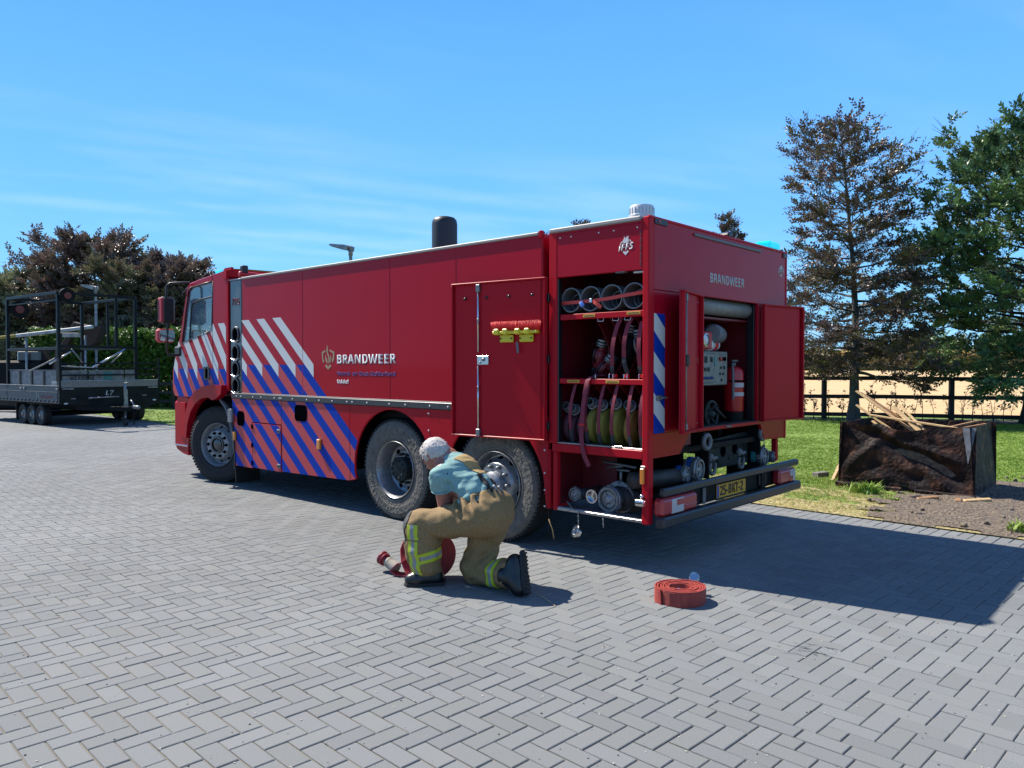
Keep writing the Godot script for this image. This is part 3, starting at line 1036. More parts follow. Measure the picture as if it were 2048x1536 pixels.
# o: height, base, spread (radius at share of crown height), lift, limbs, sprays, sprays_per, droop, leaf colours
func tree(called: String, label: String, at: Vector3, o: Dictionary, bark: Material, leafm: Material, sprays: Array, group := "") -> Node3D:
	var t := thing(called, label, "tree", at, 0.0, group)
	var r := RandomNumberGenerator.new()
	r.seed = o.seed
	var H: float = o.height
	var B: float = o.base
	var st := start()
	var trunk := []
	var rad := []
	var wob := Vector3(r.randf_range(-1, 1), 0, r.randf_range(-1, 1)) * 0.03 * H * float(o.get("wobble", 1.0))
	var lean: Vector3 = o.get("lean", Vector3.ZERO)
	for k in 15:
		var f := k / 14.0
		trunk.append(Vector3(0, H * f * 0.97, 0) + wob * sin(f * 4.0) + lean * f * f + Vector3(r.randf_range(-1, 1), 0, r.randf_range(-1, 1)) * 0.012 * H * f * (1 - f))
		rad.append(lerpf(o.girth, 0.008, pow(f, 0.75)) * (1.35 if k == 0 else 1.0))
	tube(st, trunk, rad, 9)
	var tips := []
	var n: int = o.limbs
	for i in n:
		var f := pow((i + r.randf()) / n, float(o.get("crowd", 0.9)))
		var y := lerpf(B, H * 0.95, f)
		var g := y / (H * 0.97) * 14.0
		var p0: Vector3 = trunk[int(g)].lerp(trunk[mini(int(g) + 1, 14)], g - int(g))
		var az := i * 2.39996 + r.randf_range(-0.4, 0.4)
		var env: Curve = o.shape
		var reach: float = env.sample(f) * o.spread * r.randf_range(0.7, 1.12)
		var up: float = lerpf(o.lift0, o.lift1, f) + r.randf_range(-0.12, 0.12)
		var d := Vector3(cos(az), tan(up), sin(az)).normalized()
		var pts := []
		var rr := []
		var l := reach / maxf(cos(up), 0.35)
		var curl: float = o.get("droop", 0.1)
		for k in 7:
			var q := k / 6.0
			pts.append(p0 + d * l * q + Vector3(0, -curl * l * q * q, 0) + Vector3(r.randf_range(-1, 1), r.randf_range(-1, 1), r.randf_range(-1, 1)) * 0.05 * l * q)
			rr.append(maxf(0.004, lerpf(rad[int(g)] * 0.5, 0.004, pow(q, 0.7))))
		tube(st, pts, rr, 5, false)
		var m: int = maxi(3, int(o.twigs * (0.35 + reach / o.spread) * lerpf(float(o.get("low", 1.0)), 1.0, f)))
		for k in m:
			var q := sqrt(r.randf_range(0.03, 1.0))
			var b0: Vector3 = pts[int(q * 5.99)].lerp(pts[mini(int(q * 5.99) + 1, 6)], fmod(q * 5.99, 1.0))
			var sd := d.rotated(Vector3.UP, r.randf_range(0.35, 1.15) * (1.0 if k % 2 == 0 else -1.0))
			sd.y += r.randf_range(-0.25, 0.45) * float(o.get("bush", 1.0))
			sd = sd.normalized()
			var tl := l * r.randf_range(0.16, 0.40) * (1.1 - q * 0.45) + 0.12
			var e := b0 + sd * tl + Vector3(0, -curl * tl * 0.4, 0)
			tube(st, [b0, (b0 + e) * 0.5 + Vector3(0, tl * 0.05, 0), e], [0.006, 0.005, 0.003], 4, false)
			for j in int(o.per):
				var u := r.randf_range(0.1, 1.0)
				tips.append([b0.lerp(e, u), sd.rotated(Vector3.UP, r.randf_range(-1.1, 1.1)), y])
		tips.append([pts[6], d, y])
	obj("trunk", st, bark, t)
	var lump := FastNoiseLite.new()
	lump.seed = o.seed
	lump.frequency = o.get("clump", 0.5)
	var per := []
	var cols := []
	for k in sprays.size():
		per.append([])
		cols.append([])
	for tip in tips:
		var p: Vector3 = tip[0]
		if lump.get_noise_3d(p.x, p.y, p.z) < float(o.get("gap", -0.3)):
			continue
		var z: Vector3 = (tip[1] + Vector3(r.randf_range(-0.3, 0.3), r.randf_range(-0.35, 0.35), r.randf_range(-0.3, 0.3))).normalized()
		var x := Vector3.UP.cross(z).normalized()
		var y := z.cross(x)
		var roll := r.randf_range(-1.3, 1.3)
		var b := Basis(x, y, z).rotated(z, roll).scaled(Vector3.ONE * r.randf_range(0.75, 1.2))
		var k := r.randi() % sprays.size()
		per[k].append(Transform3D(b, p))
		var c0: Color = o.colors[r.randi() % o.colors.size()]
		var nn := lump.get_noise_3d(p.x * 0.6 + 50.0, p.y * 0.6, p.z * 0.6)
		if o.has("alt") and nn > 0.12:
			c0 = c0.lerp(o.alt, clampf((nn - 0.12) * 4.0, 0, 0.85))
		cols[k].append(c0 * r.randf_range(0.75, 1.3) * 1.35)
	for k in sprays.size():
		stuff(spread("crown", sprays[k], leafm, per[k], cols[k], t))
	return t

func curve(v: Array) -> Curve:
	var c := Curve.new()
	for p in v:
		c.add_point(Vector2(p[0], p[1]))
	return c

func build_trees() -> void:
	var beech := [spray(7, 0.26, 0.095, 0.055, 0.8, 1), spray(8, 0.30, 0.09, 0.05, 0.7, 2), spray(6, 0.22, 0.10, 0.055, 0.6, 3)]
	var oak := [spray(9, 0.24, 0.115, 0.062, 0.2, 4), spray(10, 0.28, 0.11, 0.06, 0.3, 5), spray(8, 0.20, 0.12, 0.066, 0.1, 6)]
	var copper := [Color(0.080, 0.052, 0.046), Color(0.062, 0.046, 0.038), Color(0.095, 0.060, 0.048), Color(0.070, 0.062, 0.034)]
	# the slim copper beech at the fence
	tree("copper_beech", "slim copper beech with loose purple-brown crown beside the truck's open rear door", Vector3(9.39, 0, -21.14), {
		"seed": 12, "height": 8.55, "base": 1.35, "girth": 0.155, "spread": 2.15, "limbs": 86, "twigs": 10, "per": 3, "low": 4.0, "lift0": -0.10, "lift1": 0.62, "droop": 0.0, "bush": 1.5, "crowd": 1.05, "lean": Vector3(-0.42, 0, 0),
		"shape": curve([[0, 0.80], [0.12, 1.0], [0.30, 0.95], [0.45, 0.66], [0.60, 0.78], [0.76, 0.92], [0.86, 0.5], [0.94, 0.22], [1.0, 0.08]]), "gap": -0.26, "clump": 1.3, "colors": copper, "alt": Color(0.085, 0.075, 0.022), "wobble": 0.4}, M.beech_bark, M.leaf_copper, beech)
	tree("oak_tree", "dense dark green oak with drooping lower limbs at the fence beyond the steel box", Vector3(13.6, 0, -20.2), {
		"seed": 23, "height": 7.2, "base": 1.4, "girth": 0.20, "spread": 3.1, "limbs": 84, "twigs": 20, "per": 5, "low": 1.6, "lift0": -0.12, "lift1": 0.75, "droop": 0.05, "bush": 2.2,
		"shape": curve([[0, 0.85], [0.15, 1.0], [0.5, 0.90], [0.75, 0.74], [0.9, 0.52], [1.0, 0.25]]), "gap": -0.16, "clump": 1.1, "colors": [Color(0.060, 0.112, 0.045), Color(0.078, 0.135, 0.052), Color(0.048, 0.09, 0.042)], "alt": Color(0.095, 0.15, 0.045)}, M.dark_bark, M.leaf_green, oak)
	# young beeches whose tips show above the truck
	var small := {"seed": 31, "height": 6.3, "base": 1.4, "girth": 0.10, "spread": 0.95, "limbs": 40, "twigs": 8, "per": 4, "lift0": 0.1, "lift1": 1.05, "droop": 0.0,
		"shape": curve([[0, 1.0], [0.4, 0.7], [0.7, 0.4], [0.88, 0.2], [1.0, 0.05]]), "gap": -0.35, "clump": 0.8, "colors": copper, "wobble": 0.4}
	small.lean = Vector3(-0.45, 0, 0)
	tree("young_beech", "young copper beech showing above the truck roof near the right beacon", Vector3(6.95, 0, -23.6), small, M.beech_bark, M.leaf_copper, beech, "")
	small.seed = 33
	small.height = 6.1
	small.lean = Vector3(0.15, 0, 0)
	tree("young_beech", "young beech whose thin tip shows above the left rear of the truck roof", Vector3(2.05, 0, -24.2), small, M.beech_bark, M.leaf_copper, beech, "")
	small.seed = 35
	small.height = 5.65
	tree("young_beech", "young beech just peeping over the notch in the truck roof line", Vector3(1.13, 0, -24.0), small, M.beech_bark, M.leaf_copper, beech, "")
	# the group beyond the trailer
	var big := [spray(9, 0.42, 0.15, 0.085, 0.5, 14), spray(8, 0.36, 0.16, 0.09, 0.4, 15), spray(10, 0.46, 0.14, 0.08, 0.6, 16)]
	var round_top := curve([[0, 0.62], [0.2, 0.95], [0.5, 1.0], [0.75, 0.85], [0.92, 0.55], [1.0, 0.25]])
	var plum := [Color(0.100, 0.070, 0.062), Color(0.118, 0.082, 0.068), Color(0.088, 0.070, 0.054)]
	var common := {"twigs": 16, "per": 5, "low": 1.5, "lift0": -0.05, "lift1": 0.6, "droop": 0.05, "bush": 2.1, "shape": round_top, "gap": -0.20, "clump": 0.8, "wobble": 0.8}
	var group := [["copper_beech", "tall broad copper beech with dark plum crown behind the trailer's cage", Vector3(-18.9, 0, -35.0), {"seed": 51, "height": 7.0, "base": 1.8, "girth": 0.24, "spread": 2.9, "limbs": 80, "colors": plum, "alt": Color(0.10, 0.10, 0.05)}],
		["copper_beech", "copper beech with greenish tinge in the middle of the trees behind the trailer", Vector3(-16.3, 0, -33.6), {"seed": 53, "height": 5.5, "base": 1.6, "girth": 0.2, "spread": 2.2, "limbs": 64, "colors": [Color(0.10, 0.10, 0.052), Color(0.095, 0.08, 0.055)], "alt": Color(0.14, 0.145, 0.085)}],
		["copper_beech", "purple-leaved beech nearest the truck cab with a thin ragged top", Vector3(-14.5, 0, -33.9), {"seed": 57, "height": 6.0, "base": 1.7, "girth": 0.2, "spread": 1.75, "limbs": 60, "colors": plum, "alt": Color(0.10, 0.095, 0.05)}],
		["willow_tree", "pale olive-leaved tree left of the copper beeches behind the trailer", Vector3(-21.9, 0, -35.2), {"seed": 59, "height": 5.2, "base": 0.8, "girth": 0.2, "spread": 2.5, "limbs": 70, "colors": [Color(0.15, 0.165, 0.09), Color(0.125, 0.14, 0.08), Color(0.17, 0.175, 0.11)]}],
		["willow_tree", "low olive-green tree at the far left behind the trailer", Vector3(-24.0, 0, -35.5), {"seed": 61, "height": 3.3, "base": 0.6, "girth": 0.16, "spread": 2.2, "limbs": 46, "colors": [Color(0.09, 0.11, 0.06), Color(0.11, 0.12, 0.07)]}]]
	for g in group:
		var o: Dictionary = g[3].merged(common)
		tree(g[0], g[1], g[2], o, M.dark_bark, M.leaf_copper if g[0] == "copper_beech" else M.leaf_green, big)
	# the clipped hedge
	var hd := thing("hedge", "clipped green hedge below the copper beeches behind the trailer", "hedge", Vector3(-17.8, 0, -28.9))
	var leafy := spray(9, 0.16, 0.085, 0.05, 0.1, 71)
	var at := []
	var col := []
	var st := start()
	for k in 60:
		var x := k * 0.28
		var p := Vector3(x, 0, rnd(-0.3, 0.3))
		for j in 4:
			var e := Vector3(x + rnd(-0.4, 0.4), rnd(1.4, 2.6), rnd(-0.45, 0.45))
			tube(st, [p, p.lerp(e, 0.5) + Vector3(rnd(-0.1, 0.1), 0, rnd(-0.1, 0.1)), e], [0.025, 0.015, 0.006], 5, false)
	obj("stem", st, M.dark_bark, hd)
	var hn := FastNoiseLite.new()
	hn.seed = 9
	hn.frequency = 0.9
	for i in 60000:
		var p := Vector3(rnd(0, 17), rnd(0.1, 2.85), rnd(-0.75, 0.75))
		var shell := maxf(absf(p.z) / 0.75, (p.y - 1.4) / 1.45)
		if rng.randf() > shell * shell + 0.12:
			continue
		p += Vector3(0, 0.12, 0.10) * hn.get_noise_3d(p.x, p.y, p.z) * 1.6
		at.append(Transform3D(Basis.from_euler(Vector3(rnd(-1.2, 0.4), rnd(0, TAU), rnd(-0.5, 0.5))).scaled(Vector3.ONE * rnd(0.8, 1.3)), p))
		col.append(Color(0.05, 0.11, 0.018).lerp(Color(0.10, 0.19, 0.026), rng.randf()))
	stuff(spread("foliage", leafy, M.leaf_hedge, at, col, hd))
	# distant bushes on the field's far side
	var far := [spray(10, 0.9, 0.5, 0.32, 0.1, 81)]
	var far_at := [[58.0, 3.0, "leftmost of the distant dark trees over the maize, seen beside the beech trunk"], [66.0, 3.9, "distant round dark tree over the maize, framed between the two fence trees"], [71.5, 3.3, "distant low bush over the maize just right of the round dark tree"], [80.0, 3.4, "distant dark tree over the maize under the oak's branches"]]
	for k in 4:
		tree("far_tree", far_at[k][2], Vector3(far_at[k][0], 1.0, -126.0), {
			"seed": 90 + k, "height": far_at[k][1], "base": 0.3, "girth": 0.15, "spread": 3.0, "limbs": 34, "twigs": 9, "per": 3, "lift0": 0.1, "lift1": 0.9, "bush": 1.5, "shape": round_top, "gap": -0.6, "colors": [Color(0.035, 0.06, 0.03), Color(0.05, 0.075, 0.035)]}, M.dark_bark, M.leaf_green, far, "trees beyond the maize")

# ------------------------------------------------------------------ lamp posts
func build_lamps() -> void:
	var spots := [[Vector3(-3.97, 0, -19.0), 4.33, "grey street lamp whose flat head rises behind the truck's red tank", 2.6], [Vector3(-15.0, 0, -27.8), 4.25, "grey street lamp standing behind the trailer's cage", 2.75]]
	for s in spots:
		var t := thing("street_lamp", s[2], "lamp post", s[0], 0.0, "")
		var st := start()
		var h: float = s[1]
		tube(st, [Vector3.ZERO, Vector3(0, 1.0, 0), Vector3(0, 1.02, 0), Vector3(0, h, 0)], [0.065, 0.065, 0.05, 0.042], 14)
		obj("pole", st, M.galvanised, t)
		var hs := start()
		var a: float = s[3]
		var b := Basis(Vector3.UP, a) * Basis.from_euler(Vector3(0, 0, deg_to_rad(14)))
		var o := Vector3(0, h + 0.10, 0)
		cyl(hs, Vector3(0, h - 0.06, 0), Vector3(0, h + 0.08, 0), 0.055, 14)
		ball(hs, o, Vector3(0.075, 0.075, 0.075), 12)
		obj("joint", hs, M.galvanised, t)
		var head := start()
		# a shallow tapering wedge: thin at the far end
		var prof := PackedVector2Array([Vector2(0.0, -0.055), Vector2(0.14, -0.045), Vector2(0.60, -0.03), Vector2(0.62, 0.0), Vector2(0.58, 0.02), Vector2(0.10, 0.075), Vector2(0.0, 0.06)])
		prism(head, prof, 0.26, Transform3D(b * Basis(Vector3(1, 0, 0), Vector3(0, 1, 0), Vector3(0, 0, 1)), o - b * Vector3(0, 0, 0.13)))
		obj("lamp_head", head, M.galvanised, t)
		var lens := start()
		box(lens, o + b * Vector3(0.37, -0.047, 0), Vector3(0.40, 0.012, 0.20), 0.004, b * Basis.from_euler(Vector3(0, 0, 0.035)))
		obj("lamp_glass", lens, M.clear_lens, t)

# ------------------------------------------------------------------ the fire tanker
# truck axes: x to its right (0 is the left flank), y up, z to the rear (0 is the rear face)
func decal(called: String, poly: PackedVector2Array, clip: PackedVector2Array, off: float, m: Material, parent: Node, xf := Transform3D(), on_flank := true) -> void:
	for q in Geometry2D.intersect_polygons(poly, clip):
		if Geometry2D.is_polygon_clockwise(q) or q.size() < 3:
			q.reverse()
		var st := start()
		prism(st, q, 0.0012, flank(off) if on_flank else xf, false)
		obj(called, st, m, parent)

func pv(a: Array) -> PackedVector2Array:
	var out := PackedVector2Array()
	for i in range(0, a.size(), 2):
		out.append(Vector2(a[i], a[i + 1]))
	return out

func rivet(parent: Node, called: String, at: Vector3, r: float, proud: float, m: Material) -> void:
	var st := start()
	lathe(st, PackedVector2Array([Vector2(r, 0), Vector2(r * 0.95, proud * 0.5), Vector2(r * 0.6, proud * 0.9), Vector2(0, proud)]), 10, Transform3D(along(at, at + Vector3.LEFT).basis, at), 60)
	obj(called, st, m, parent)

func truck_wheel(parent: Node, at: Vector3, steer: float, style: int, words: String) -> void:
	var w := Node3D.new()
	w.name = "wheel"
	parent.add_child(w, true)
	# the wheel's own Y looks out of the flank
	w.transform = Transform3D(Basis(Vector3.UP, steer) * Basis(Vector3(0, 0, 1), Vector3(-1, 0, 0), Vector3(0, -1, 0)), at)
	var R := 0.505
	var rubber: Material = M.tyre_rubber
	var st := start()
	var tyre := PackedVector2Array([Vector2(0.29, -0.29), Vector2(0.36, -0.31), Vector2(0.46, -0.30), Vector2(R - 0.012, -0.265), Vector2(R, -0.23), Vector2(R, -0.14), Vector2(R - 0.012, -0.135), Vector2(R - 0.012, -0.12), Vector2(R, -0.115), Vector2(R, -0.05), Vector2(R - 0.006, -0.028)])
	lathe(st, tyre, 64, Transform3D(), 50)
	# shoulder lugs
	for k in 72:
		var a := TAU * k / 72
		box(st, Vector3(cos(a) * (R - 0.010), -0.028, sin(a) * (R - 0.010)), Vector3(0.030, 0.034, 0.028), 0.004, Basis(Vector3.UP, -a))
	obj("tyre", st, rubber, w)
	var sw := start()
	lathe(sw, PackedVector2Array([Vector2(R - 0.004, -0.036), Vector2(R - 0.022, -0.012), Vector2(R - 0.028, -0.011), Vector2(R - 0.032, -0.004), Vector2(0.445, 0.004), Vector2(0.44, 0.007), Vector2(0.375, 0.005), Vector2(0.37, 0.001), Vector2(0.325, -0.004), Vector2(0.32, 0.0), Vector2(0.302, -0.008), Vector2(0.287, -0.022)]), 64, Transform3D(), 30)
	for k in 6:
		var a := TAU * (k + 0.3) / 6
		box(sw, Vector3(cos(a) * 0.425, 0.003, sin(a) * 0.425), Vector3(0.085, 0.008, 0.003), 0.001, Basis(Vector3.UP, -a))
	obj("sidewall", sw, M.tyre_rubber if style == 0 else M.tyre_dusty, w)
	if words != "":
		for side in 2:
			for k in words.length():
				if words[k] == " ":
					continue
				var a := (0.0 if side == 0 else PI) + (k - words.length() * 0.5) * 0.135 + (0.35 if style == 2 else 0.75)
				# letters stand on the rim with their tops outward
				var up := Vector3(sin(a), 0, -cos(a))
				var xa := Vector3(cos(a), 0, sin(a))
				lettering("tyre_letter", words[k], 0.042, 0.036, M.tyre_print, w, Transform3D(Basis(xa, up, Vector3.UP), up * 0.385 + Vector3(0, 0.003, 0) - xa * 0.018), true, 0.004)
	var silver: Material = M.wheel_silver if style > 0 else M.wheel_grey
	var rim := start()
	if style == 1:
		# the outer wheel of a pair: a deep dish
		lathe(rim, PackedVector2Array([Vector2(0.286, -0.03), Vector2(0.291, -0.004), Vector2(0.286, 0.004), Vector2(0.272, -0.012), Vector2(0.268, -0.045), Vector2(0.258, -0.06), Vector2(0.252, -0.15), Vector2(0.235, -0.168), Vector2(0.205, -0.172), Vector2(0.185, -0.168), Vector2(0.178, -0.150), Vector2(0.10, -0.150)]), 56, Transform3D(), 40)
		obj("rim", rim, silver, w)
		for k in 10:
			var a := TAU * k / 10 + 0.2
			var hole := start()
			var p := Vector3(cos(a) * 0.214, -0.1695, sin(a) * 0.214)
			ball(hole, p, Vector3(0.026, 0.004, 0.030), 12, Basis(Vector3.UP, -a))
			obj("hand_hole", hole, M.hole_black, w)
		var hub := start()
		lathe(hub, PackedVector2Array([Vector2(0.12, -0.17), Vector2(0.12, -0.06), Vector2(0.105, -0.045), Vector2(0.06, -0.04), Vector2(0, -0.04)]), 30)
		for k in 10:
			var a := TAU * k / 10
			cyl(hub, Vector3(cos(a) * 0.148, -0.152, sin(a) * 0.148), Vector3(cos(a) * 0.148, -0.105, sin(a) * 0.148), 0.016, 6)
			cyl(hub, Vector3(cos(a) * 0.09, -0.045, sin(a) * 0.09), Vector3(cos(a) * 0.09, -0.03, sin(a) * 0.09), 0.012, 6)
		obj("hub", hub, M.subframe_grey, w)
	else:
		# wheel with its face bulging outward
		lathe(rim, PackedVector2Array([Vector2(0.286, -0.03), Vector2(0.291, -0.004), Vector2(0.286, 0.004), Vector2(0.272, -0.012), Vector2(0.266, -0.05), Vector2(0.250, -0.085), Vector2(0.235, -0.085), Vector2(0.205, -0.045), Vector2(0.192, -0.012), Vector2(0.184, -0.004), Vector2(0.120, 0.0), Vector2(0.116, -0.004)]), 56, Transform3D(), 40)
		obj("rim", rim, silver, w)
		for k in 10:
			var a := TAU * k / 10 + 0.31
			var hole := start()
			var p := Vector3(cos(a) * 0.2275, -0.0745, sin(a) * 0.2275)
			var bb := Basis(Vector3.UP, -a) * Basis(Vector3(0, 0, 1), -0.86)
			ball(hole, p, Vector3(0.022, 0.005, 0.027), 12, bb)
			obj("hand_hole", hole, M.hole_black, w)
		for k in 10:
			var a := TAU * k / 10
			var nut := start()
			var p := Vector3(cos(a) * 0.155, -0.003, sin(a) * 0.155)
			if style == 0:
				cyl(nut, p, p + Vector3(0, 0.006, 0), 0.021, 12)
				cyl(nut, p + Vector3(0, 0.006, 0), p + Vector3(0, 0.03, 0), 0.014, 6)
				obj("wheel_nut", nut, M.hole_black, w)
			else:
				cyl(nut, p, p + Vector3(0, 0.035, 0), 0.017, 6)
				ball(nut, p + Vector3(0, 0.035, 0), Vector3(0.013, 0.01, 0.013), 8)
				obj("wheel_nut", nut, M.cast_alloy, w)
		var hub := start()
		if style == 0:
			lathe(hub, PackedVector2Array([Vector2(0.118, -0.01), Vector2(0.110, 0.008), Vector2(0.09, 0.01), Vector2(0.088, -0.02), Vector2(0, -0.02)]), 30)
			lathe(hub, PackedVector2Array([Vector2(0.07, -0.02), Vector2(0.068, 0.0), Vector2(0.05, 0.006), Vector2(0, 0.006)]), 24)
			obj("hub", hub, M.dark_gloss, w)
		else:
			lathe(hub, PackedVector2Array([Vector2(0.118, -0.01), Vector2(0.112, 0.05), Vector2(0.095, 0.065), Vector2(0.07, 0.075), Vector2(0.065, 0.105), Vector2(0, 0.11)]), 30)
			obj("hub", hub, M.wheel_grey, w)

func build_truck() -> void:
	var t := thing("fire_truck", "large red fire tanker with blue and white diagonal stripes, rear lockers open", "fire truck", TRUCK_AT, TRUCK_YAW)
	build_tank(t)
	build_cab(t)
	build_rear(t)
	build_running_gear(t)

func build_tank(t: Node3D) -> void:
	# tank body
	var st := start()
	box(st, Vector3(1.25, 1.92, -3.4575), Vector3(2.5, 1.44, 4.875), 0.012)
	var body := obj("tank_body", st, M.red_paint, t)
	# rail along the roof edge, capped at its ends
	var r := start()
	box(r, Vector3(0.004, 2.637, -3.47), Vector3(0.038, 0.028, 4.83), 0.010)
	obj("roof_rail", r, M.rail_grey, t)
	bx(t, "rail_end", M.red_frame, Vector3(-0.016, 2.60, -1.05), Vector3(0.03, 2.662, -1.02), 0.006)
	# panel seams: raised hairlines
	for z in [-3.0, -4.55, -2.05]:
		bx(body, "panel_seam", M.red_paint, Vector3(-0.0022, 1.21, z - 0.004), Vector3(0.003, 2.61, z + 0.004), 0.001)
	# black rubbing strip with bolts
	bx(t, "rubbing_strip", M.strip_grey, Vector3(-0.012, 1.137, -6.16), Vector3(0.03, 1.203, -1.03), 0.006)
	bx(t, "strip_highlight", M.rail_grey, Vector3(-0.008, 1.204, -5.91), Vector3(0.01, 1.211, -1.03), 0.002)  # paler grey sliver modelled as the thin highlight along the strip's top
	for z in [-6.02, -5.91, -5.62, -5.43, -5.13, -5.02, -4.98, -4.74, -4.45, -4.21, -3.962, -3.694, -3.604, -3.351, -2.992, -2.745, -2.389, -2.139]:
		rivet(t, "bolt", Vector3(-0.012, 1.166, z), 0.009, 0.010, M.white_print)
	# side stripes
	var clip := pv([-5.90, 1.213, -4.0, 1.213, -4.0, 2.3, -5.90, 2.3])
	for k in 5:
		var o := -0.3625 * k
		var zi := -5.183 + o
		var cut := -4.332 + o
		decal("white_stripe", pv([zi, 2.115, zi + 0.176, 2.115, cut, 2.115 - 0.82 * (cut - zi - 0.176), cut, 2.115 - 0.82 * (cut - zi)]), clip, 0.0005, M.white_reflector, t)
	for k in 8:
		var o := -0.3625 * k
		decal("blue_stripe", pv([-4.677 + o, 1.56, -4.506 + o, 1.56, -4.506 + o + 0.46 / 0.82, 1.10, -4.677 + o + 0.46 / 0.82, 1.10]), clip, 0.0005, M.blue_reflector, t)
		if k < 7:
			decal("coral_stripe", pv([-4.677 + o - 0.1915, 1.56, -4.677 + o, 1.56, -4.677 + o + 0.46 / 0.82, 1.10, -4.677 + o - 0.1915 + 0.46 / 0.82, 1.10]), clip, 0.0003, M.coral_reflector, t)
	# lettering and emblem
	lettering("lettering", "BRANDWEER", 0.093, 0.985, M.white_print, t, flank(0.0005, -3.885, 1.571))
	lettering("lettering", "Noord- en Oost-Gelderland", 0.040, 0.975, M.navy_print, t, flank(0.0005, -3.885, 1.444), true)
	lettering("lettering", "Uddel", 0.040, 0.20, M.white_print, t, flank(0.0005, -3.885, 1.358))
	emblem(t, flank(0.0005, -4.053, 1.505), 0.235, 0.275, M.gold_print)
	# skirt: three panels, door, arches over the two rear axles
	var arch := func(cz: float, r0: float, a0: float, a1: float, n: int) -> Array:
		var out := []
		for k in n + 1:
			var a := deg_to_rad(lerpf(a0, a1, float(k) / n))
			out.append_array([cz + r0 * cos(a), 0.505 + r0 * sin(a)])
		return out
	var panels := [pv([-6.155, 1.133, -6.07, 0.285, -5.668, 0.287, -5.668, 1.133]), pv([-5.66, 0.858, -5.0, 0.858, -5.0, 1.133, -5.66, 1.133]), pv([-4.992, 0.305, -3.668, 0.332, -3.668, 1.133, -4.992, 1.133])]
	var hole1 := round_rect(-6.027, 0.795, -5.852, 0.98, 0.05)
	var hole2 := round_rect(-4.714, 0.916, -4.465, 1.101, 0.05)
	var names := ["skirt_panel", "skirt_panel", "skirt_panel"]
	for k in 3:
		var st2 := start()
		prism(st2, panels[k], -0.03, flank(0.0))
		obj(names[k], st2, M.red_paint, t)
	# the last panel ends at the arch of the second axle
	var a1: Array = arch.call(-2.975, 0.615, 194.0, 12.0, 22)
	var a2: Array = arch.call(-1.586, 0.60, 168.0, -2.0, 22)
	var poly := [-3.66, 1.133, -3.66, 0.337, -3.615, 0.34]
	poly.append_array(a1)
	poly.append_array([-2.34, 0.60, -2.20, 0.60])
	poly.append_array(a2)
	poly.append_array([-0.975, 0.37, -0.955, 0.37, -0.955, 0.935, -0.955, 1.133])
	var sp := start()
	prism(sp, pv(poly), -0.03, flank(0.0))
	var wing := obj("wheel_arch_panel", sp, M.red_paint, t)
	# rolled lips of the two arches
	for q in [a1, a2]:
		var pts := []
		for k in range(0, q.size(), 2):
			pts.append(Vector3(0.012, q[k + 1], q[k]))
		var lp := start()
		tube(lp, pts, 0.013, 6)
		obj("arch_lip", lp, M.red_frame, wing)
	bx(wing, "mudguard_return", M.red_frame, Vector3(0.0, 0.37, -0.955), Vector3(0.24, 0.86, -0.935), 0.006)
	for p in [[-0.99, 0.85], [-0.99, 0.66], [-0.99, 0.52], [-0.99, 0.385], [-2.418, 1.093], [-2.418, 0.932], [-2.27, 0.80]]:
		rivet(wing, "rivet", Vector3(0.0, p[1], p[0]), 0.008, 0.011, M.white_print)
	var door := bx(t, "skirt_door", M.red_paint, Vector3(-0.004, 0.296, -5.655), Vector3(0.02, 0.846, -5.006), 0.005)
	for y in [0.80, 0.57, 0.35]:
		bx(door, "hinge", M.hole_black, Vector3(-0.016, y - 0.028, -5.672), Vector3(-0.001, y + 0.028, -5.640), 0.003)
	for y in [0.775, 0.365]:
		bx(door, "latch", M.cast_alloy, Vector3(-0.012, y - 0.022, -5.085), Vector3(-0.003, y + 0.022, -5.02), 0.003)
		bx(door, "latch_recess", M.hole_black, Vector3(-0.0135, y - 0.012, -5.075), Vector3(-0.0115, y + 0.002, -5.03), 0.0005)
	for k in range(-2, 15):
		var o := -0.3625 * k
		if k < 0:
			continue
		for q in [[M.blue_reflector, "blue_stripe", 0.0, 0.171], [M.coral_reflector, "coral_stripe", -0.1915, 0.0]]:
			var z0: float = -4.677 + 0.36 / 0.82 + o
			var s := pv([z0 + q[2], 1.20, z0 + q[3], 1.20, z0 + q[3] + 0.95 / 0.82, 0.25, z0 + q[2] + 0.95 / 0.82, 0.25])
			for j in 3:
				decal(q[1], s, panels[j], 0.0004, q[0], t)
			decal(q[1], s, pv([-5.652, 0.299, -5.009, 0.299, -5.009, 0.843, -5.652, 0.843]), 0.0044, q[0], t)
			var last := pv([-3.658, 1.131, -3.658, 0.34])
			for v in range(0, 14, 2):
				last.append(Vector2(a1[v], a1[v + 1]))
			last.append(Vector2(-3.40, 1.131))
			decal(q[1], s, last, 0.0004, q[0], t)
	for h in [hole1, hole2]:
		var hs := start()
		prism(hs, h, 0.0035, flank(0.0012), false)
		obj("filler_opening", hs, M.hole_black, t)
	for z in [-6.072, -4.214]:
		var am := start()
		box(am, Vector3(-0.016, 0.66 if z < -5 else 0.68, z), Vector3(0.034, 0.112, 0.05 if z < -5 else 0.062), 0.010)
		var o := obj("side_marker", am, M.amber_lens, t)
		bx(o, "marker_base", M.black_plastic, Vector3(-0.004, 0.598 if z < -5 else 0.618, z - 0.035), Vector3(0.001, 0.722 if z < -5 else 0.742, z + 0.035), 0.003)
	var lb := bx(t, "work_lamp", M.cast_alloy, Vector3(-0.045, 0.826, -6.20), Vector3(-0.002, 1.008, -6.10), 0.012)
	for k in 5:
		bx(lb, "lamp_rib", M.bright_steel, Vector3(-0.05, 0.845 + k * 0.032, -6.185), Vector3(-0.044, 0.853 + k * 0.032, -6.115), 0.002)
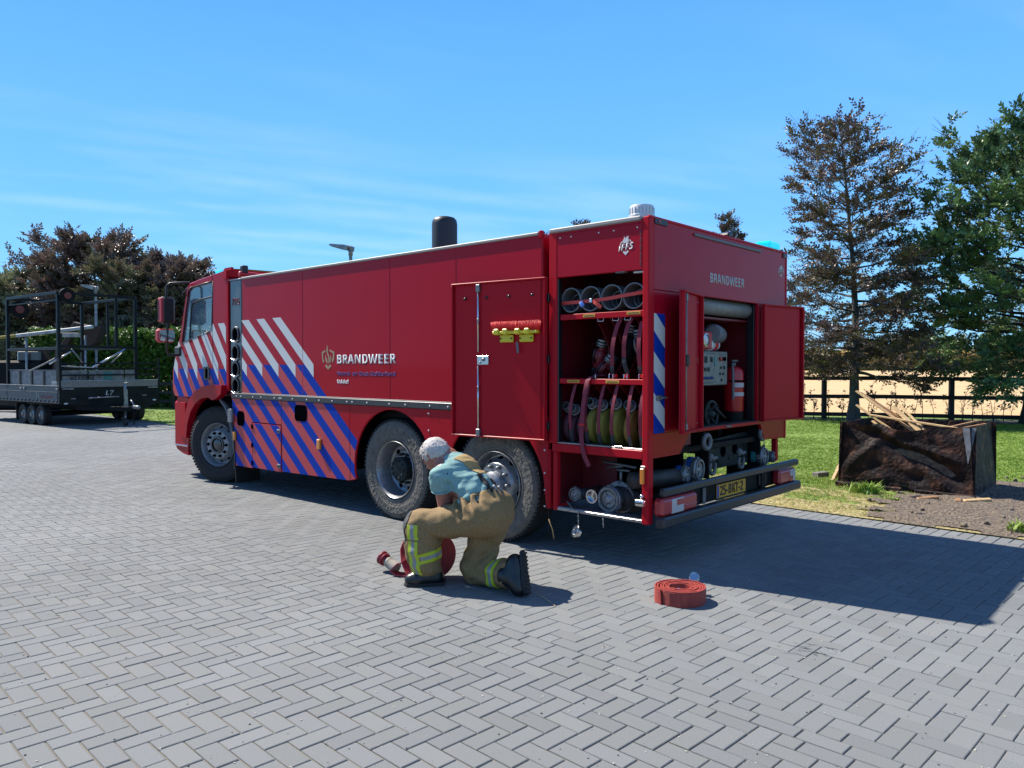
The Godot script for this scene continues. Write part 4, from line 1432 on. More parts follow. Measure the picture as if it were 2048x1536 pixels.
	# ladder of steps on the dark column between cab and tank
	var col := bx(t, "dark_column", M.dark_gloss, Vector3(0.02, 1.137, -6.225), Vector3(0.35, 2.635, -5.945), 0.012)
	bx(col, "column_top", M.aluminium, Vector3(0.012, 2.63, -6.24), Vector3(0.35, 2.65, -5.94), 0.005)
	lettering("lettering", "7115", 0.085, 0.19, M.dark_red_inside, col, flank(-0.018, -6.175, 2.315))
	for y in [1.19, 1.40, 1.61, 1.84]:
		var s := start()
		var xf := flank(-0.012, -6.085, y + 0.105)
		ring(s, xf.origin, xf.basis * Basis.from_euler(Vector3(PI / 2, 0, 0)) * Basis.from_scale(Vector3(0.85, 1, 1.0)), 0.092, 0.012, 28, 8)
		obj("step_ring", s, M.dark_gloss, col)
		var e := start()
		var pts := []
		for k in 9:
			var f := k / 8.0 - 0.5
			pts.append(Vector3(0.004, y + 0.02 - 0.028 * cos(f * 5.2) * 0.6, -6.085 + f * 0.20))
		tube(e, pts, 0.007, 6)
		obj("step_edge", e, M.bright_steel, col)
		bx(col, "step_recess", M.hole_black, Vector3(0.016, y + 0.03, -6.145), Vector3(0.021, y + 0.175, -6.025), 0.002)
	# what stands on the roof
	var chim := start()
	lathe(chim, PackedVector2Array([Vector2(0.148, 2.60), Vector2(0.148, 3.19), Vector2(0.140, 3.235), Vector2(0.115, 3.262), Vector2(0.07, 3.275), Vector2(0, 3.278)]), 36, Transform3D(Basis(), Vector3(1.25, 0, -3.535)), 50)
	obj("vent_dome", chim, M.black_plastic, t)
	bx(t, "exhaust_tip", M.black_plastic, Vector3(0.05, 2.72, -6.03), Vector3(0.13, 2.815, -5.96), 0.008)
	var rp := start()
	cyl(rp, Vector3(0.02, 2.705, -6.0), Vector3(2.4, 2.705, -6.0), 0.035, 16, -1, 0.01)
	obj("roof_pipe", rp, M.red_plastic, t)

func emblem(t: Node3D, xf: Transform3D, w: float, h: float, m: Material) -> void:
	# flame between two brackets above a chevron
	var shapes := [
		[0.42, 1.0, 0.47, 0.92, 0.49, 0.80, 0.47, 0.70, 0.55, 0.60, 0.62, 0.48, 0.63, 0.38, 0.58, 0.27, 0.52, 0.23, 0.53, 0.40, 0.49, 0.52, 0.40, 0.66, 0.36, 0.78, 0.40, 0.88],
		[0.27, 0.62, 0.34, 0.50, 0.45, 0.38, 0.47, 0.24, 0.40, 0.27, 0.31, 0.36, 0.27, 0.46], [0.72, 0.60, 0.77, 0.44, 0.71, 0.32, 0.61, 0.24, 0.67, 0.38, 0.69, 0.50],
		[0.0, 0.70, 0.27, 0.78, 0.30, 0.72, 0.10, 0.64, 0.10, 0.48, 0.20, 0.32, 0.12, 0.26, 0.02, 0.44], [1.0, 0.70, 0.63, 0.80, 0.61, 0.74, 0.89, 0.64, 0.88, 0.48, 0.80, 0.34, 0.88, 0.28, 0.98, 0.44],
		[0.25, 0.14, 0.35, 0.22, 0.50, 0.11, 0.65, 0.22, 0.75, 0.14, 0.50, 0.0]]
	var e := Node3D.new()
	e.name = "emblem"
	t.add_child(e, true)
	for s in shapes:
		var p := PackedVector2Array()
		for i in range(0, s.size(), 2):
			p.append(Vector2((s[i] - 0.5) * w, s[i + 1] * h))
		var st := start()
		prism(st, p, 0.0012, xf, false)
		obj("emblem_piece", st, m, e)

func flame_badge(t: Node3D, xf: Transform3D, w: float, h: float, m: Material) -> void:
	var e := Node3D.new()
	e.name = "badge"
	t.add_child(e, true)
	for s in [[0.30, 0.62, 0.64, 0.62, 0.68, 0.74, 0.64, 0.86, 0.70, 0.98, 0.60, 0.90, 0.56, 1.0, 0.52, 0.88, 0.45, 0.88, 0.36, 0.98, 0.38, 0.88, 0.30, 0.80, 0.27, 0.70], [0.10, 0.62, 0.22, 0.74, 0.27, 0.70, 0.17, 0.60], [0.70, 0.78, 0.82, 0.74, 0.84, 0.66, 0.76, 0.66], [0.28, 0.17, 0.34, 0.23, 0.47, 0.17, 0.60, 0.25, 0.68, 0.19, 0.47, 0.0]]:
		var p := PackedVector2Array()
		for i in range(0, s.size(), 2):
			p.append(Vector2((s[i] - 0.5) * w, s[i + 1] * h))
		var st := start()
		prism(st, p, 0.0012, xf, false)
		obj("badge_piece", st, m, e)
	var sl := xf * Transform3D(Basis(Vector3(1, 0.08, 0), Vector3(0.22, 1, 0), Vector3(0, 0, 1)), Vector3(-0.5 * w, h * 0.22, 0))
	lettering("badge_lettering", "iFFS", h * 0.33, w * 0.92, m, e, sl)

func build_cab(t: Node3D) -> void:
	var cab := Node3D.new()
	cab.name = "cab"
	t.add_child(cab, true)
	var edge := [Vector2(-6.30, 2.77), Vector2(-6.574, 2.745), Vector2(-7.05, 2.70), Vector2(-7.30, 2.668), Vector2(-7.37, 2.62), Vector2(-7.57, 2.03), Vector2(-7.70, 1.80), Vector2(-7.80, 1.53), Vector2(-7.80, 1.16)]
	# sections across: x, how far the nose runs forward, how much the roof swells
	var cut := [[0.0, 0.0, 0.0], [0.04, 0.06, 0.02], [0.12, 0.14, 0.035], [0.30, 0.22, 0.045], [0.8, 0.27, 0.055], [1.25, 0.28, 0.06], [1.7, 0.27, 0.055], [2.2, 0.22, 0.045], [2.38, 0.14, 0.035], [2.46, 0.06, 0.02], [2.5, 0.0, 0.0]]
	var shell := start()
	var glass := start()
	smooth(shell)
	for i in cut.size() - 1:
		for k in edge.size() - 1:
			var c := []
			for q in [[i, k], [i + 1, k], [i + 1, k + 1], [i, k + 1]]:
				var e: Vector2 = edge[q[1]]
				var s: Array = cut[q[0]]
				var nose: float = clampf((-6.9 - e.x) / 0.4, 0, 1)
				c.append(Vector3(s[0], e.y + s[2] * (1.0 if e.y > 2.5 else 0.0), e.x - s[1] * nose))
			var out := Vector3(0, 1, 0) if k < 3 else Vector3(0, 0.2, -1)
			if (k == 4 or k == 5) and i > 0 and i < cut.size() - 2:
				face(glass, c, out)
			else:
				face(shell, c, out)
	obj("cab_shell", shell, M.red_paint, cab)
	obj("windscreen", glass, M.window_pane, cab)
	# flanks: door and pillars with a real window opening
	var lower := pv([-7.80, 1.16, -7.80, 1.53, -7.70, 1.80, -7.59, 1.955, -7.549, 1.865, -7.303, 1.905, -6.684, 2.013, -6.655, 2.10, -6.30, 2.10, -6.30, 1.30, -6.60, 1.30, -7.02, 1.215, -7.16, 1.13, -7.72, 1.12])
	var pillar_a := pv([-7.59, 1.955, -7.57, 2.03, -7.37, 2.62, -7.30, 2.668, -7.25, 2.62, -7.337, 2.58, -7.549, 1.865])
	var roof_strip := pv([-7.25, 2.62, -7.30, 2.668, -7.05, 2.70, -6.574, 2.745, -6.60, 2.665, -6.641, 2.662])
	var pillar_b := pv([-6.655, 2.10, -6.641, 2.662, -6.60, 2.665, -6.574, 2.745, -6.30, 2.77, -6.30, 2.10])
	for sd in 2:
		var xf := flank(-0.05) if sd == 0 else Transform3D(Basis(Vector3(0, 0, 1), Vector3(0, 1, 0), Vector3(-1, 0, 0)), Vector3(2.5, 0, 0))
		for q in [["door_panel", lower], ["windscreen_pillar", pillar_a], ["door_top", roof_strip], ["rear_pillar", pillar_b]]:
			var st := start()
			prism(st, q[1], 0.05, xf)
			obj(q[0], st, M.red_paint, cab)
		var gs := start()
		prism(gs, pv([-7.549, 1.865, -7.303, 1.905, -6.684, 2.013, -6.641, 2.662, -7.25, 2.62, -7.337, 2.58]), 0.005, flank(-0.022 if sd == 0 else -2.478))
		obj("side_window", gs, M.window_pane, cab)
	# white and blue flashes on the door
	var clip := lower.duplicate()
	for k in range(-2, 6):
		var o := -0.29 * k
		var zi := -6.949 + o
		var cutz := -6.512 + o
		decal("white_stripe", pv([zi - 0.14, 2.10, zi + 0.025, 2.10, cutz, 2.10 - 1.28 * (cutz - zi - 0.025), cutz, 2.10 - 1.28 * (cutz - zi + 0.14)]), clip, 0.0004, M.white_reflector, cab)
		decal("blue_stripe", pv([zi + 0.322 - 0.162, 1.510, zi + 0.322, 1.510, zi + 0.322 + 0.35, 1.062, zi + 0.322 + 0.188, 1.062]), clip, 0.0004, M.blue_reflector, cab)
		decal("coral_stripe", pv([zi + 0.322 - 0.29, 1.510, zi + 0.322 - 0.162, 1.510, zi + 0.322 + 0.188, 1.062, zi + 0.322 + 0.06, 1.062]), clip, 0.0002, M.coral_reflector, cab)
	bx(cab, "door_gap", M.hole_black, Vector3(-0.0022, 1.30, -6.657), Vector3(0.0, 2.735, -6.650), 0.0005)
	var hd := bx(cab, "door_handle", M.black_plastic, Vector3(-0.012, 1.362, -6.90), Vector3(0.01, 1.535, -6.735), 0.012)
	bx(hd, "handle_recess", M.hole_black, Vector3(-0.0145, 1.385, -6.845), Vector3(-0.0115, 1.512, -6.785), 0.001)
	# dark seal lines inside the window
	var sl := start()
	tube(sl, [Vector3(0.012, 1.90, -7.335), Vector3(0.012, 2.12, -7.315), Vector3(0.012, 2.34, -7.27), Vector3(0.012, 2.405, -7.21), Vector3(0.012, 2.44, -7.0), Vector3(0.012, 2.465, -6.66)], 0.010, 6)
	for q in [[-7.549, 1.865, -6.684, 2.013], [-6.684, 2.013, -6.641, 2.662], [-6.641, 2.662, -7.25, 2.62], [-7.25, 2.62, -7.337, 2.58], [-7.337, 2.58, -7.549, 1.865]]:
		cyl(sl, Vector3(0.004, q[1], q[0]), Vector3(0.004, q[3], q[2]), 0.009, 6)
	obj("window_seal", sl, M.black_plastic, cab)
	# inside: floor, dash, seats, back wall
	bx(cab, "cab_floor", M.cabin_cloth, Vector3(0.06, 1.16, -7.9), Vector3(2.44, 1.24, -6.3), 0.01)
	bx(cab, "dashboard", M.cabin_cloth, Vector3(0.10, 1.24, -7.88), Vector3(2.40, 1.86, -7.50), 0.06)
	for x in [0.55, 1.95]:
		var s := start()
		box(s, Vector3(x, 1.52, -6.78), Vector3(0.5, 0.18, 0.5), 0.06)
		box(s, Vector3(x, 1.90, -6.50), Vector3(0.48, 0.72, 0.16), 0.06, Basis(Vector3.RIGHT, 0.12))
		box(s, Vector3(x, 2.36, -6.46), Vector3(0.28, 0.22, 0.10), 0.04)
		obj("seat", s, M.cabin_cloth, cab)
	var whl := start()
	ring(whl, Vector3(0.55, 1.92, -7.34), Basis(Vector3.RIGHT, 0.9), 0.22, 0.016, 24, 8)
	obj("steering_wheel", whl, M.black_plastic, cab)
	bx(cab, "cab_back", M.red_paint, Vector3(0.06, 1.16, -6.33), Vector3(2.44, 2.74, -6.302), 0.01)
	# red guard standing across the cab's rear edge
	var g := start()
	prism(g, pv([-6.335, 2.66, -6.335, 2.775, -6.30, 2.80, -6.13, 2.80, -6.13, 2.765, -6.26, 2.765, -6.275, 2.66]), 0.03, flank(-0.02))
	box(g, Vector3(1.25, 2.745, -6.29), Vector3(2.46, 0.105, 0.03), 0.005)
	box(g, Vector3(0.015, 1.95, -6.275), Vector3(0.03, 1.45, 0.06), 0.006)
	obj("roof_guard", g, M.red_frame, cab)
	# beacon on the cab roof
	var bc := start()
	box(bc, Vector3(0.22, 2.785, -6.72), Vector3(0.22, 0.06, 0.16), 0.025)
	obj("beacon_light", bc, M.beacon_lens, cab)
	# headlamp bulging at the corner
	var hl := start()
	prism(hl, pv([-7.70, 1.58, -7.80, 1.55, -7.845, 1.50, -7.855, 1.22, -7.80, 1.13, -7.70, 1.12]), -0.30, flank(-0.008))
	var hlo := obj("headlamp_housing", hl, M.red_plastic, cab)
	for y in [1.22, 1.30, 1.38, 1.46]:
		bx(hlo, "lamp_segment", M.clear_lens, Vector3(0.002, y - 0.018, -7.765), Vector3(0.010, y + 0.018, -7.74), 0.003)
	# lower corner, step and bumper
	var low := start()
	prism(low, pv([-7.73, 1.10, -7.70, 1.11, -7.38, 1.11, -7.33, 0.94, -7.395, 0.50, -7.40, 0.42, -7.74, 0.42, -7.775, 0.46, -7.735, 0.60]), -0.10, flank(-0.012))
	obj("corner_panel", low, M.red_paint, cab)
	bx(cab, "corner_trim", M.red_frame, Vector3(-0.004, 0.56, -7.62), Vector3(0.014, 1.04, -7.46), 0.012)
	var bp := start()
	prism(bp, pv([-7.78, 0.44, -7.39, 0.44, -7.39, 0.31, -7.56, 0.33, -7.73, 0.38]), -0.2, flank(-0.004))
	obj("bumper", bp, M.red_paint, cab)
	bx(cab, "bumper_face", M.red_paint, Vector3(0.1, 0.33, -8.08), Vector3(2.4, 1.10, -7.75), 0.08)
	bx(cab, "bumper_shine", M.bright_steel, Vector3(-0.006, 0.425, -7.77), Vector3(0.06, 0.447, -7.40), 0.008)
	# arch over the steered wheel
	var arch := start()
	var outer := pv([-7.385, 0.56, -7.37, 0.75, -7.30, 0.94, -7.19, 1.10, -7.05, 1.20, -6.82, 1.275, -6.60, 1.30, -6.30, 1.30, -6.315, 1.19, -6.45, 1.125, -6.55, 1.10, -6.66, 1.135, -6.84, 1.12, -7.02, 1.045, -7.16, 0.93, -7.26, 0.76, -7.30, 0.56])
	prism(arch, outer, 0.09, flank(-0.02))
	obj("front_arch", arch, M.red_paint, cab)
	bx(cab, "step_light", M.cast_alloy, Vector3(-0.05, 0.80, -7.345), Vector3(-0.01, 0.90, -7.30), 0.01)
	bx(cab, "step_light", M.cast_alloy, Vector3(-0.03, 0.70, -7.43), Vector3(0.02, 0.76, -7.38), 0.008)
	# mudguard behind the front wheel
	var mg := start()
	ribbon(mg, [Vector3(0.16, 1.12, -6.45), Vector3(0.16, 1.03, -6.26), Vector3(0.16, 0.80, -6.13), Vector3(0.16, 0.50, -6.09), Vector3(0.16, 0.24, -6.10)], Vector3.RIGHT, 0.34, 0.02)
	obj("mudguard", mg, M.black_plastic, cab)
	var mp := start()
	tube(mp, [Vector3(-0.012, 1.10, -6.44), Vector3(-0.012, 1.02, -6.30), Vector3(-0.012, 0.86, -6.19), Vector3(-0.012, 0.62, -6.115), Vector3(-0.012, 0.44, -6.10)], [0.014, 0.018, 0.02, 0.016, 0.008], 8)
	obj("mudguard_edge", mp, M.suction_grey, cab)
	bx(cab, "mud_flap", M.black_plastic, Vector3(0.0, 0.06, -6.095), Vector3(0.34, 0.40, -6.08), 0.004)
	# mirrors on a bracket out from the front pillar
	var arm := start()
	tube(arm, [Vector3(0.06, 2.70, -7.42), Vector3(0.0, 2.70, -7.44), Vector3(-0.19, 2.675, -7.48), Vector3(-0.225, 2.645, -7.49), Vector3(-0.235, 2.45, -7.5)], 0.016, 8)
	tube(arm, [Vector3(0.04, 2.64, -7.41), Vector3(-0.02, 2.56, -7.44), Vector3(-0.04, 2.50, -7.45)], 0.009, 6)
	tube(arm, [Vector3(-0.21, 2.14, -7.52), Vector3(-0.215, 1.75, -7.53), Vector3(-0.19, 1.70, -7.54), Vector3(0.02, 1.70, -7.60)], 0.018, 8)
	obj("mirror_arm", arm, M.black_plastic, cab)
	bx(cab, "mirror_foot", M.black_plastic, Vector3(-0.03, 1.70, -7.72), Vector3(0.03, 1.82, -7.56), 0.02)
	var m1 := start()
	box(m1, Vector3(-0.198, 2.312, -7.55), Vector3(0.185, 0.37, 0.12), 0.035)
	var mi := obj("mirror", m1, M.black_plastic, cab)
	bx(mi, "mirror_back", M.red_plastic, Vector3(-0.300, 2.15, -7.62), Vector3(-0.255, 2.48, -7.50), 0.02)
	var mg1 := start()
	prism(mg1, round_rect(-0.275, 2.155, -0.125, 2.47, 0.03), 0.003, Transform3D(Basis(Vector3.UP, -0.25), Vector3(-0.04, 0, -7.525)))
	obj("mirror_pane", mg1, M.dark_gloss, mi)
	var m2 := start()
	box(m2, Vector3(-0.217, 1.963, -7.58), Vector3(0.235, 0.19, 0.13), 0.045)
	var mj := obj("mirror", m2, M.red_plastic, cab)
	var mg2 := start()
	prism(mg2, round_rect(-0.32, 1.885, -0.115, 2.04, 0.04), 0.003, Transform3D(Basis(), Vector3(0, 0, -7.514)))
	obj("mirror_pane", mg2, M.mirror_glass, mj)

func build_running_gear(t: Node3D) -> void:
	truck_wheel(t, Vector3(0.055, 0.505, -6.66), deg_to_rad(18), 0, "")
	truck_wheel(t, Vector3(0.035, 0.505, -2.975), 0.0, 1, "X MULTI D")
	truck_wheel(t, Vector3(0.035, 0.505, -1.586), 0.0, 2, "MICHELIN X")
	for p in [[Vector3(2.445, 0.505, -6.66), 0.0], [Vector3(2.465, 0.505, -2.975), 0.0], [Vector3(2.465, 0.505, -1.586), 0.0]]:
		var st := start()
		cyl(st, p[0] - Vector3(0.31, 0, 0), p[0], 0.505, 40, -1, 0.04)
		obj("tyre", st, M.tyre_rubber, t)
	for z in [-6.66, -2.975, -1.586]:
		var st := start()
		cyl(st, Vector3(0.25, 0.505, z), Vector3(2.25, 0.505, z), 0.11, 14)
		ball(st, Vector3(1.25, 0.505, z), Vector3(0.22, 0.24, 0.24), 16)
		obj("axle", st, M.chassis_black, t)
	for z in [-2.975]:
		var st := start()
		cyl(st, Vector3(0.36, 0.505, z), Vector3(0.64, 0.505, z), 0.50, 40, -1, 0.04)
		obj("twin_tyre", st, M.tyre_rubber, t)
	for x in [0.85, 1.65]:
		bx(t, "chassis_rail", M.chassis_black, Vector3(x - 0.04, 0.72, -7.9), Vector3(x + 0.04, 1.02, -0.25), 0.01)
	bx(t, "underbody", M.chassis_black, Vector3(0.15, 1.00, -6.2), Vector3(2.35, 1.20, -1.0), 0.02)
	for q in [[0.10, 0.42, 0.33, 1.05, -5.95, -3.75], [2.05, 0.36, 2.45, 1.15, -5.95, -3.75]]:
		bx(t, "side_tank", M.chassis_black, Vector3(q[0], q[1], q[4]), Vector3(maxf(q[2], q[0] + 0.2), q[3], q[5]), 0.03)
	for z in [-2.975, -1.586]:
		var st := start()
		var pts := []
		for k in 15:
			var a := deg_to_rad(lerpf(175, 5, k / 14.0))
			pts.append(Vector3(0.22, 0.505 + 0.63 * sin(a), z + 0.63 * cos(a)))
		ribbon(st, pts, Vector3.RIGHT, 0.40, 0.012)
		obj("inner_wing", st, M.hole_black, t)
	var fw := start()
	var fp := []
	for k in 13:
		var a := deg_to_rad(lerpf(170, 10, k / 12.0))
		fp.append(Vector3(0.25, 0.505 + 0.61 * sin(a), -6.68 + 0.63 * cos(a)))
	ribbon(fw, fp, Vector3.RIGHT, 0.40, 0.012)
	obj("inner_wing", fw, M.hole_black, t)
	# hanging chain and cord behind the last mudguard
	var ch := start()
	tube(ch, [Vector3(0.05, 0.37, -0.99), Vector3(0.05, 0.25, -0.985), Vector3(0.05, 0.10, -0.98)], 0.005, 5)
	obj("hanging_rod", ch, M.chassis_black, t)
	var cd := start()
	tube(cd, [Vector3(0.045, 0.27, -0.985), Vector3(0.03, 0.24, -0.955), Vector3(0.035, 0.19, -0.935), Vector3(0.03, 0.16, -0.925), Vector3(0.035, 0.12, -0.92)], [0.005, 0.005, 0.004, 0.004, 0.004], 5)
	obj("cord", cd, M.brace_khaki, t)

# ------------------------------------------------------------------ rear locker module
func coupling(st: SurfaceTool, at: Vector3, dir: Vector3, r: float, depth: float) -> void:
	# a turned coupling with lugs, its open side looking along dir
	var xf := along(at, at + dir)
	lathe(st, PackedVector2Array([Vector2(r * 0.55, -depth), Vector2(r * 0.80, -depth), Vector2(r * 0.82, -depth * 0.55), Vector2(r * 0.98, -depth * 0.5), Vector2(r, -depth * 0.42), Vector2(r, -depth * 0.18), Vector2(r * 0.92, -depth * 0.10), Vector2(r * 0.90, 0), Vector2(r * 0.72, 0), Vector2(r * 0.68, -depth * 0.25), Vector2(0, -depth * 0.25)]), 28, xf, 30)
	for k in 3:
		var a := TAU * k / 3 + 0.5
		box(st, xf * Vector3(cos(a) * r * 0.96, -depth * 0.3, sin(a) * r * 0.96), Vector3(r * 0.22, depth * 0.3, r * 0.3), r * 0.04, xf.basis * Basis(Vector3.UP, -a))

func capped(parent: Node, called: String, at: Vector3, dir: Vector3, r: float, depth: float, ringed: Material = null) -> Node3D:
	var st := start()
	coupling(st, at, dir, r, depth)
	var xf := along(at, at + dir)
	var o := obj(called, st, M.cast_alloy, parent)
	var cap := start()
	lathe(cap, PackedVector2Array([Vector2(r * 0.66, -depth * 0.24), Vector2(r * 0.60, -depth * 0.10), Vector2(r * 0.35, -depth * 0.12), Vector2(r * 0.2, 0.0), Vector2(0, 0.0)]), 24, xf, 30)
	for k in 3:
		var a := TAU * k / 3
		box(cap, xf * Vector3(cos(a) * r * 0.36, -depth * 0.06, sin(a) * r * 0.36), Vector3(r * 0.5, depth * 0.10, r * 0.09), 0.002, xf.basis * Basis(Vector3.UP, -a))
	obj("cap_face", cap, M.galvanised, o)
	if ringed:
		var rg := start()
		lathe(rg, PackedVector2Array([Vector2(r * 0.86, -depth * 0.98), Vector2(r * 1.04, -depth * 0.95), Vector2(r * 1.06, -depth * 0.75), Vector2(r * 1.04, -depth * 0.6), Vector2(r * 0.84, -depth * 0.55)]), 28, xf, 40)
		obj("colour_ring", rg, ringed, o)
	return o

func chain(called: String, parent: Node, pts: Array, m: Material) -> void:
	var st := start()
	for k in pts.size() - 1:
		var a: Vector3 = pts[k]
		var b: Vector3 = pts[k + 1]
		var n := maxi(1, int(a.distance_to(b) / 0.016))
		for i in n:
			var c := a.lerp(b, (i + 0.5) / n)
			var xf := along(c, c + (b - a))
			ring(st, c, xf.basis * Basis(Vector3.UP, 1.57 * (i % 2)) * Basis(Vector3.RIGHT, PI / 2) * Basis.from_scale(Vector3(0.6, 1, 1.0)), 0.009, 0.0025, 8, 5)
	obj(called, st, m, parent)

func build_rear(t: Node3D) -> void:
	var mod := Node3D.new()
	mod.name = "locker_module"
	t.add_child(mod, true)
	var red: Material = M.red_paint
	# frame of the module
	bx(mod, "corner_post", M.red_frame, Vector3(-0.006, 0.362, -0.052), Vector3(0.07, 2.648, 0.004), 0.008)
	bx(mod, "front_post", M.red_frame, Vector3(-0.004, 0.912, -0.948), Vector3(0.06, 2.648, -0.862), 0.007)
	bx(mod, "front_wall", red, Vector3(0.06, 0.90, -0.945), Vector3(2.49, 2.62, -0.91), 0.006)
	bx(mod, "roof_plate", red, Vector3(0.0, 2.60, -0.94), Vector3(2.49, 2.63, -0.002), 0.006)
	var top := bx(mod, "top_panel", red, Vector3(-0.002, 2.258, -0.862), Vector3(0.03, 2.606, -0.052), 0.005)
	var rl := start()
	box(rl, Vector3(0.004, 2.640, -0.50), Vector3(0.042, 0.036, 0.87), 0.012)
	obj("roof_rail", rl, M.rail_grey, mod)
	for z in [-0.83, -0.72, -0.45, -0.31, -0.10]:
		rivet(top, "rivet", Vector3(-0.002, 2.575, z), 0.007, 0.006, M.white_print)
	for k in 5:
		bx(top, "seam_mark", M.dark_red_inside, Vector3(-0.004, 2.29 + k * 0.055, -0.078), Vector3(-0.0022, 2.33 + k * 0.055, -0.064), 0.0005)
	flame_badge(top, flank(0.0024, -0.198, 2.377), 0.135, 0.148, M.white_print)
	bx(mod, "lip_lamp", M.clear_lens, Vector3(0.02, 2.240, -0.15), Vector3(0.07, 2.254, -0.06), 0.004)
	bx(mod, "door_catch", M.suction_grey, Vector3(0.0, 2.250, -0.30), Vector3(0.05, 2.262, -0.21), 0.003)
	bx(mod, "sill", M.red_frame, Vector3(-0.006, 0.848, -0.912), Vector3(0.10, 0.915, -0.046), 0.006)
	bx(mod, "sill_trim", M.aluminium, Vector3(0.0, 0.916, -0.86), Vector3(0.08, 0.926, -0.053), 0.002)
	bx(mod, "striker", M.bright_steel, Vector3(-0.004, 0.927, -0.30), Vector3(0.03, 0.934, -0.23), 0.002)
	# inside of the left locker
	bx(mod, "locker_floor", M.chassis_black, Vector3(0.05, 0.89, -0.91), Vector3(0.68, 0.915, -0.05), 0.002)
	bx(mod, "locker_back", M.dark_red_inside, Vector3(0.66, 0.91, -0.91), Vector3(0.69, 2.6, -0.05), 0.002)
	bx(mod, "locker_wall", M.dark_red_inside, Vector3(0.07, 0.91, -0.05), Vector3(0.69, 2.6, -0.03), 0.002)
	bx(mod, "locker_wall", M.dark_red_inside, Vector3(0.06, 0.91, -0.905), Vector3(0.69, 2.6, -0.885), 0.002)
	bx(mod, "locker_seal", M.black_plastic, Vector3(0.004, 0.93, -0.862), Vector3(0.05, 2.25, -0.848), 0.003)
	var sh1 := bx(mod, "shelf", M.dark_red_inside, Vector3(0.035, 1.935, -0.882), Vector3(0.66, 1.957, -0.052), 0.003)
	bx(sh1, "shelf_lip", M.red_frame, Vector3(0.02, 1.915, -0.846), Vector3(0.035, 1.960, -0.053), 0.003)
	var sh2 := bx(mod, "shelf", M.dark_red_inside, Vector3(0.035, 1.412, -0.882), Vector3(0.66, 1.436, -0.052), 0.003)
	bx(sh2, "shelf_lip", M.red_frame, Vector3(0.012, 1.402, -0.846), Vector3(0.034, 1.443, -0.053), 0.003)
	for q in [[-0.615, -0.50, sh1, 1.940, 0.0195], [-0.205, -0.084, sh1, 1.943, 0.0195], [-0.765, -0.645, sh2, 1.422, 0.0115], [-0.391, -0.267, sh2, 1.422, 0.0115]]:
		bx(q[2], "shelf_label", M.yellow_label, Vector3(q[4] - 0.0015, q[3] - 0.011, q[0]), Vector3(q[4] + 0.0005, q[3] + 0.011, q[1]), 0.0004)
		bx(q[2], "label_print", M.black_print, Vector3(q[4] - 0.0022, q[3] - 0.0035, q[0] + 0.012), Vector3(q[4] - 0.0014, q[3] + 0.0035, q[1] - 0.012), 0.0003)
	# dividers of the middle bay with their concave front edges
	for z in [-0.535, -0.40, -0.285, -0.17]:
		var st := start()
		var pr := [0.66, 1.437, 0.06, 1.437]
		for k in 11:
			var f := k / 10.0
			pr.append_array([0.06 + 0.20 * sin(PI * pow(f, 0.8)), 1.437 + 0.495 * f])
		pr.append_array([0.66, 1.932])
		prism(st, pv(pr), 0.006, Transform3D(Basis(), Vector3(0, 0, z)))
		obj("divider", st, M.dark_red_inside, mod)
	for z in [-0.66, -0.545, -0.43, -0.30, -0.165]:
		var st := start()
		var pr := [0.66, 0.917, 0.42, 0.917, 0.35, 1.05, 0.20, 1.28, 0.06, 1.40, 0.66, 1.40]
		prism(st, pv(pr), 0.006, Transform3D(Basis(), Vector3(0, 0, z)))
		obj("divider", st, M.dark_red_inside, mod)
	# wire clips along the shelf edges
	for z in [-0.50, -0.37, -0.335, -0.235, -0.205, -0.10]:
		var st := start()
		tube(st, [Vector3(0.03, 1.445, z), Vector3(0.025, 1.475, z), Vector3(0.045, 1.482, z), Vector3(0.10, 1.478, z + 0.004)], 0.005, 6)
		obj("wire_clip", st, M.bright_steel, mod)
	for z in [-0.49, -0.35, -0.24]:
		var st := start()
		tube(st, [Vector3(0.05, 1.93, z), Vector3(0.045, 1.895, z), Vector3(0.045, 1.893, z + 0.05), Vector3(0.05, 1.93, z + 0.055)], 0.004, 6)
		obj("wire_clip", st, M.bright_steel, mod)
	# holding straps
	for q in [[-0.705, 1.40, -0.758, 1.03], [-0.572, 1.40, -0.60, 1.02], [-0.425, 1.40, -0.478, 1.012], [-0.300, 1.40, -0.356, 1.008], [-0.165, 1.40, -0.200, 1.012], [-0.058, 1.40, -0.092, 1.012]]:
		var st := start()
		var pts := []
		for k in 9:
			var f := k / 8.0
			pts.append(Vector3(0.045 - 0.035 * sin(PI * f), lerpf(q[1], q[3], f), lerpf(q[0], q[2], f)))
		ribbon(st, pts, Vector3(0, 0, 1), 0.028, 0.004)
		var o := obj("holding_strap", st, M.strap_pink, mod)
		var tail := start()
		ribbon(tail, [Vector3(0.045, q[3] + 0.01, q[2] + 0.002), Vector3(0.04, q[3] - 0.05, q[2] + 0.012), Vector3(0.06, 0.922, q[2] + 0.014)], Vector3(0, 0, 1), 0.034, 0.003)
		obj("strap_tail", tail, M.brace_black, o)
	for q in [[-0.285, 1.915, -0.372, 1.535], [-0.185, 1.915, -0.262, 1.60], [-0.10, 1.88, -0.118, 1.53]]:
		var st := start()
		var pts := []
		for k in 9:
			var f := k / 8.0
			pts.append(Vector3(0.07 - 0.03 * sin(PI * f), lerpf(q[1], q[3], f), lerpf(q[0], q[2], pow(f, 0.6))))
		ribbon(st, pts, Vector3(0, 0, 1), 0.036, 0.004)
		var o := obj("holding_strap", st, M.strap_pink, mod)
		var tail := start()
		ribbon(tail, [Vector3(0.065, q[3] + 0.01, q[2]), Vector3(0.06, q[3] - 0.05, q[2] + 0.012), Vector3(0.08, 1.475, q[2] + 0.03)], Vector3(0, 0, 1), 0.038, 0.003)
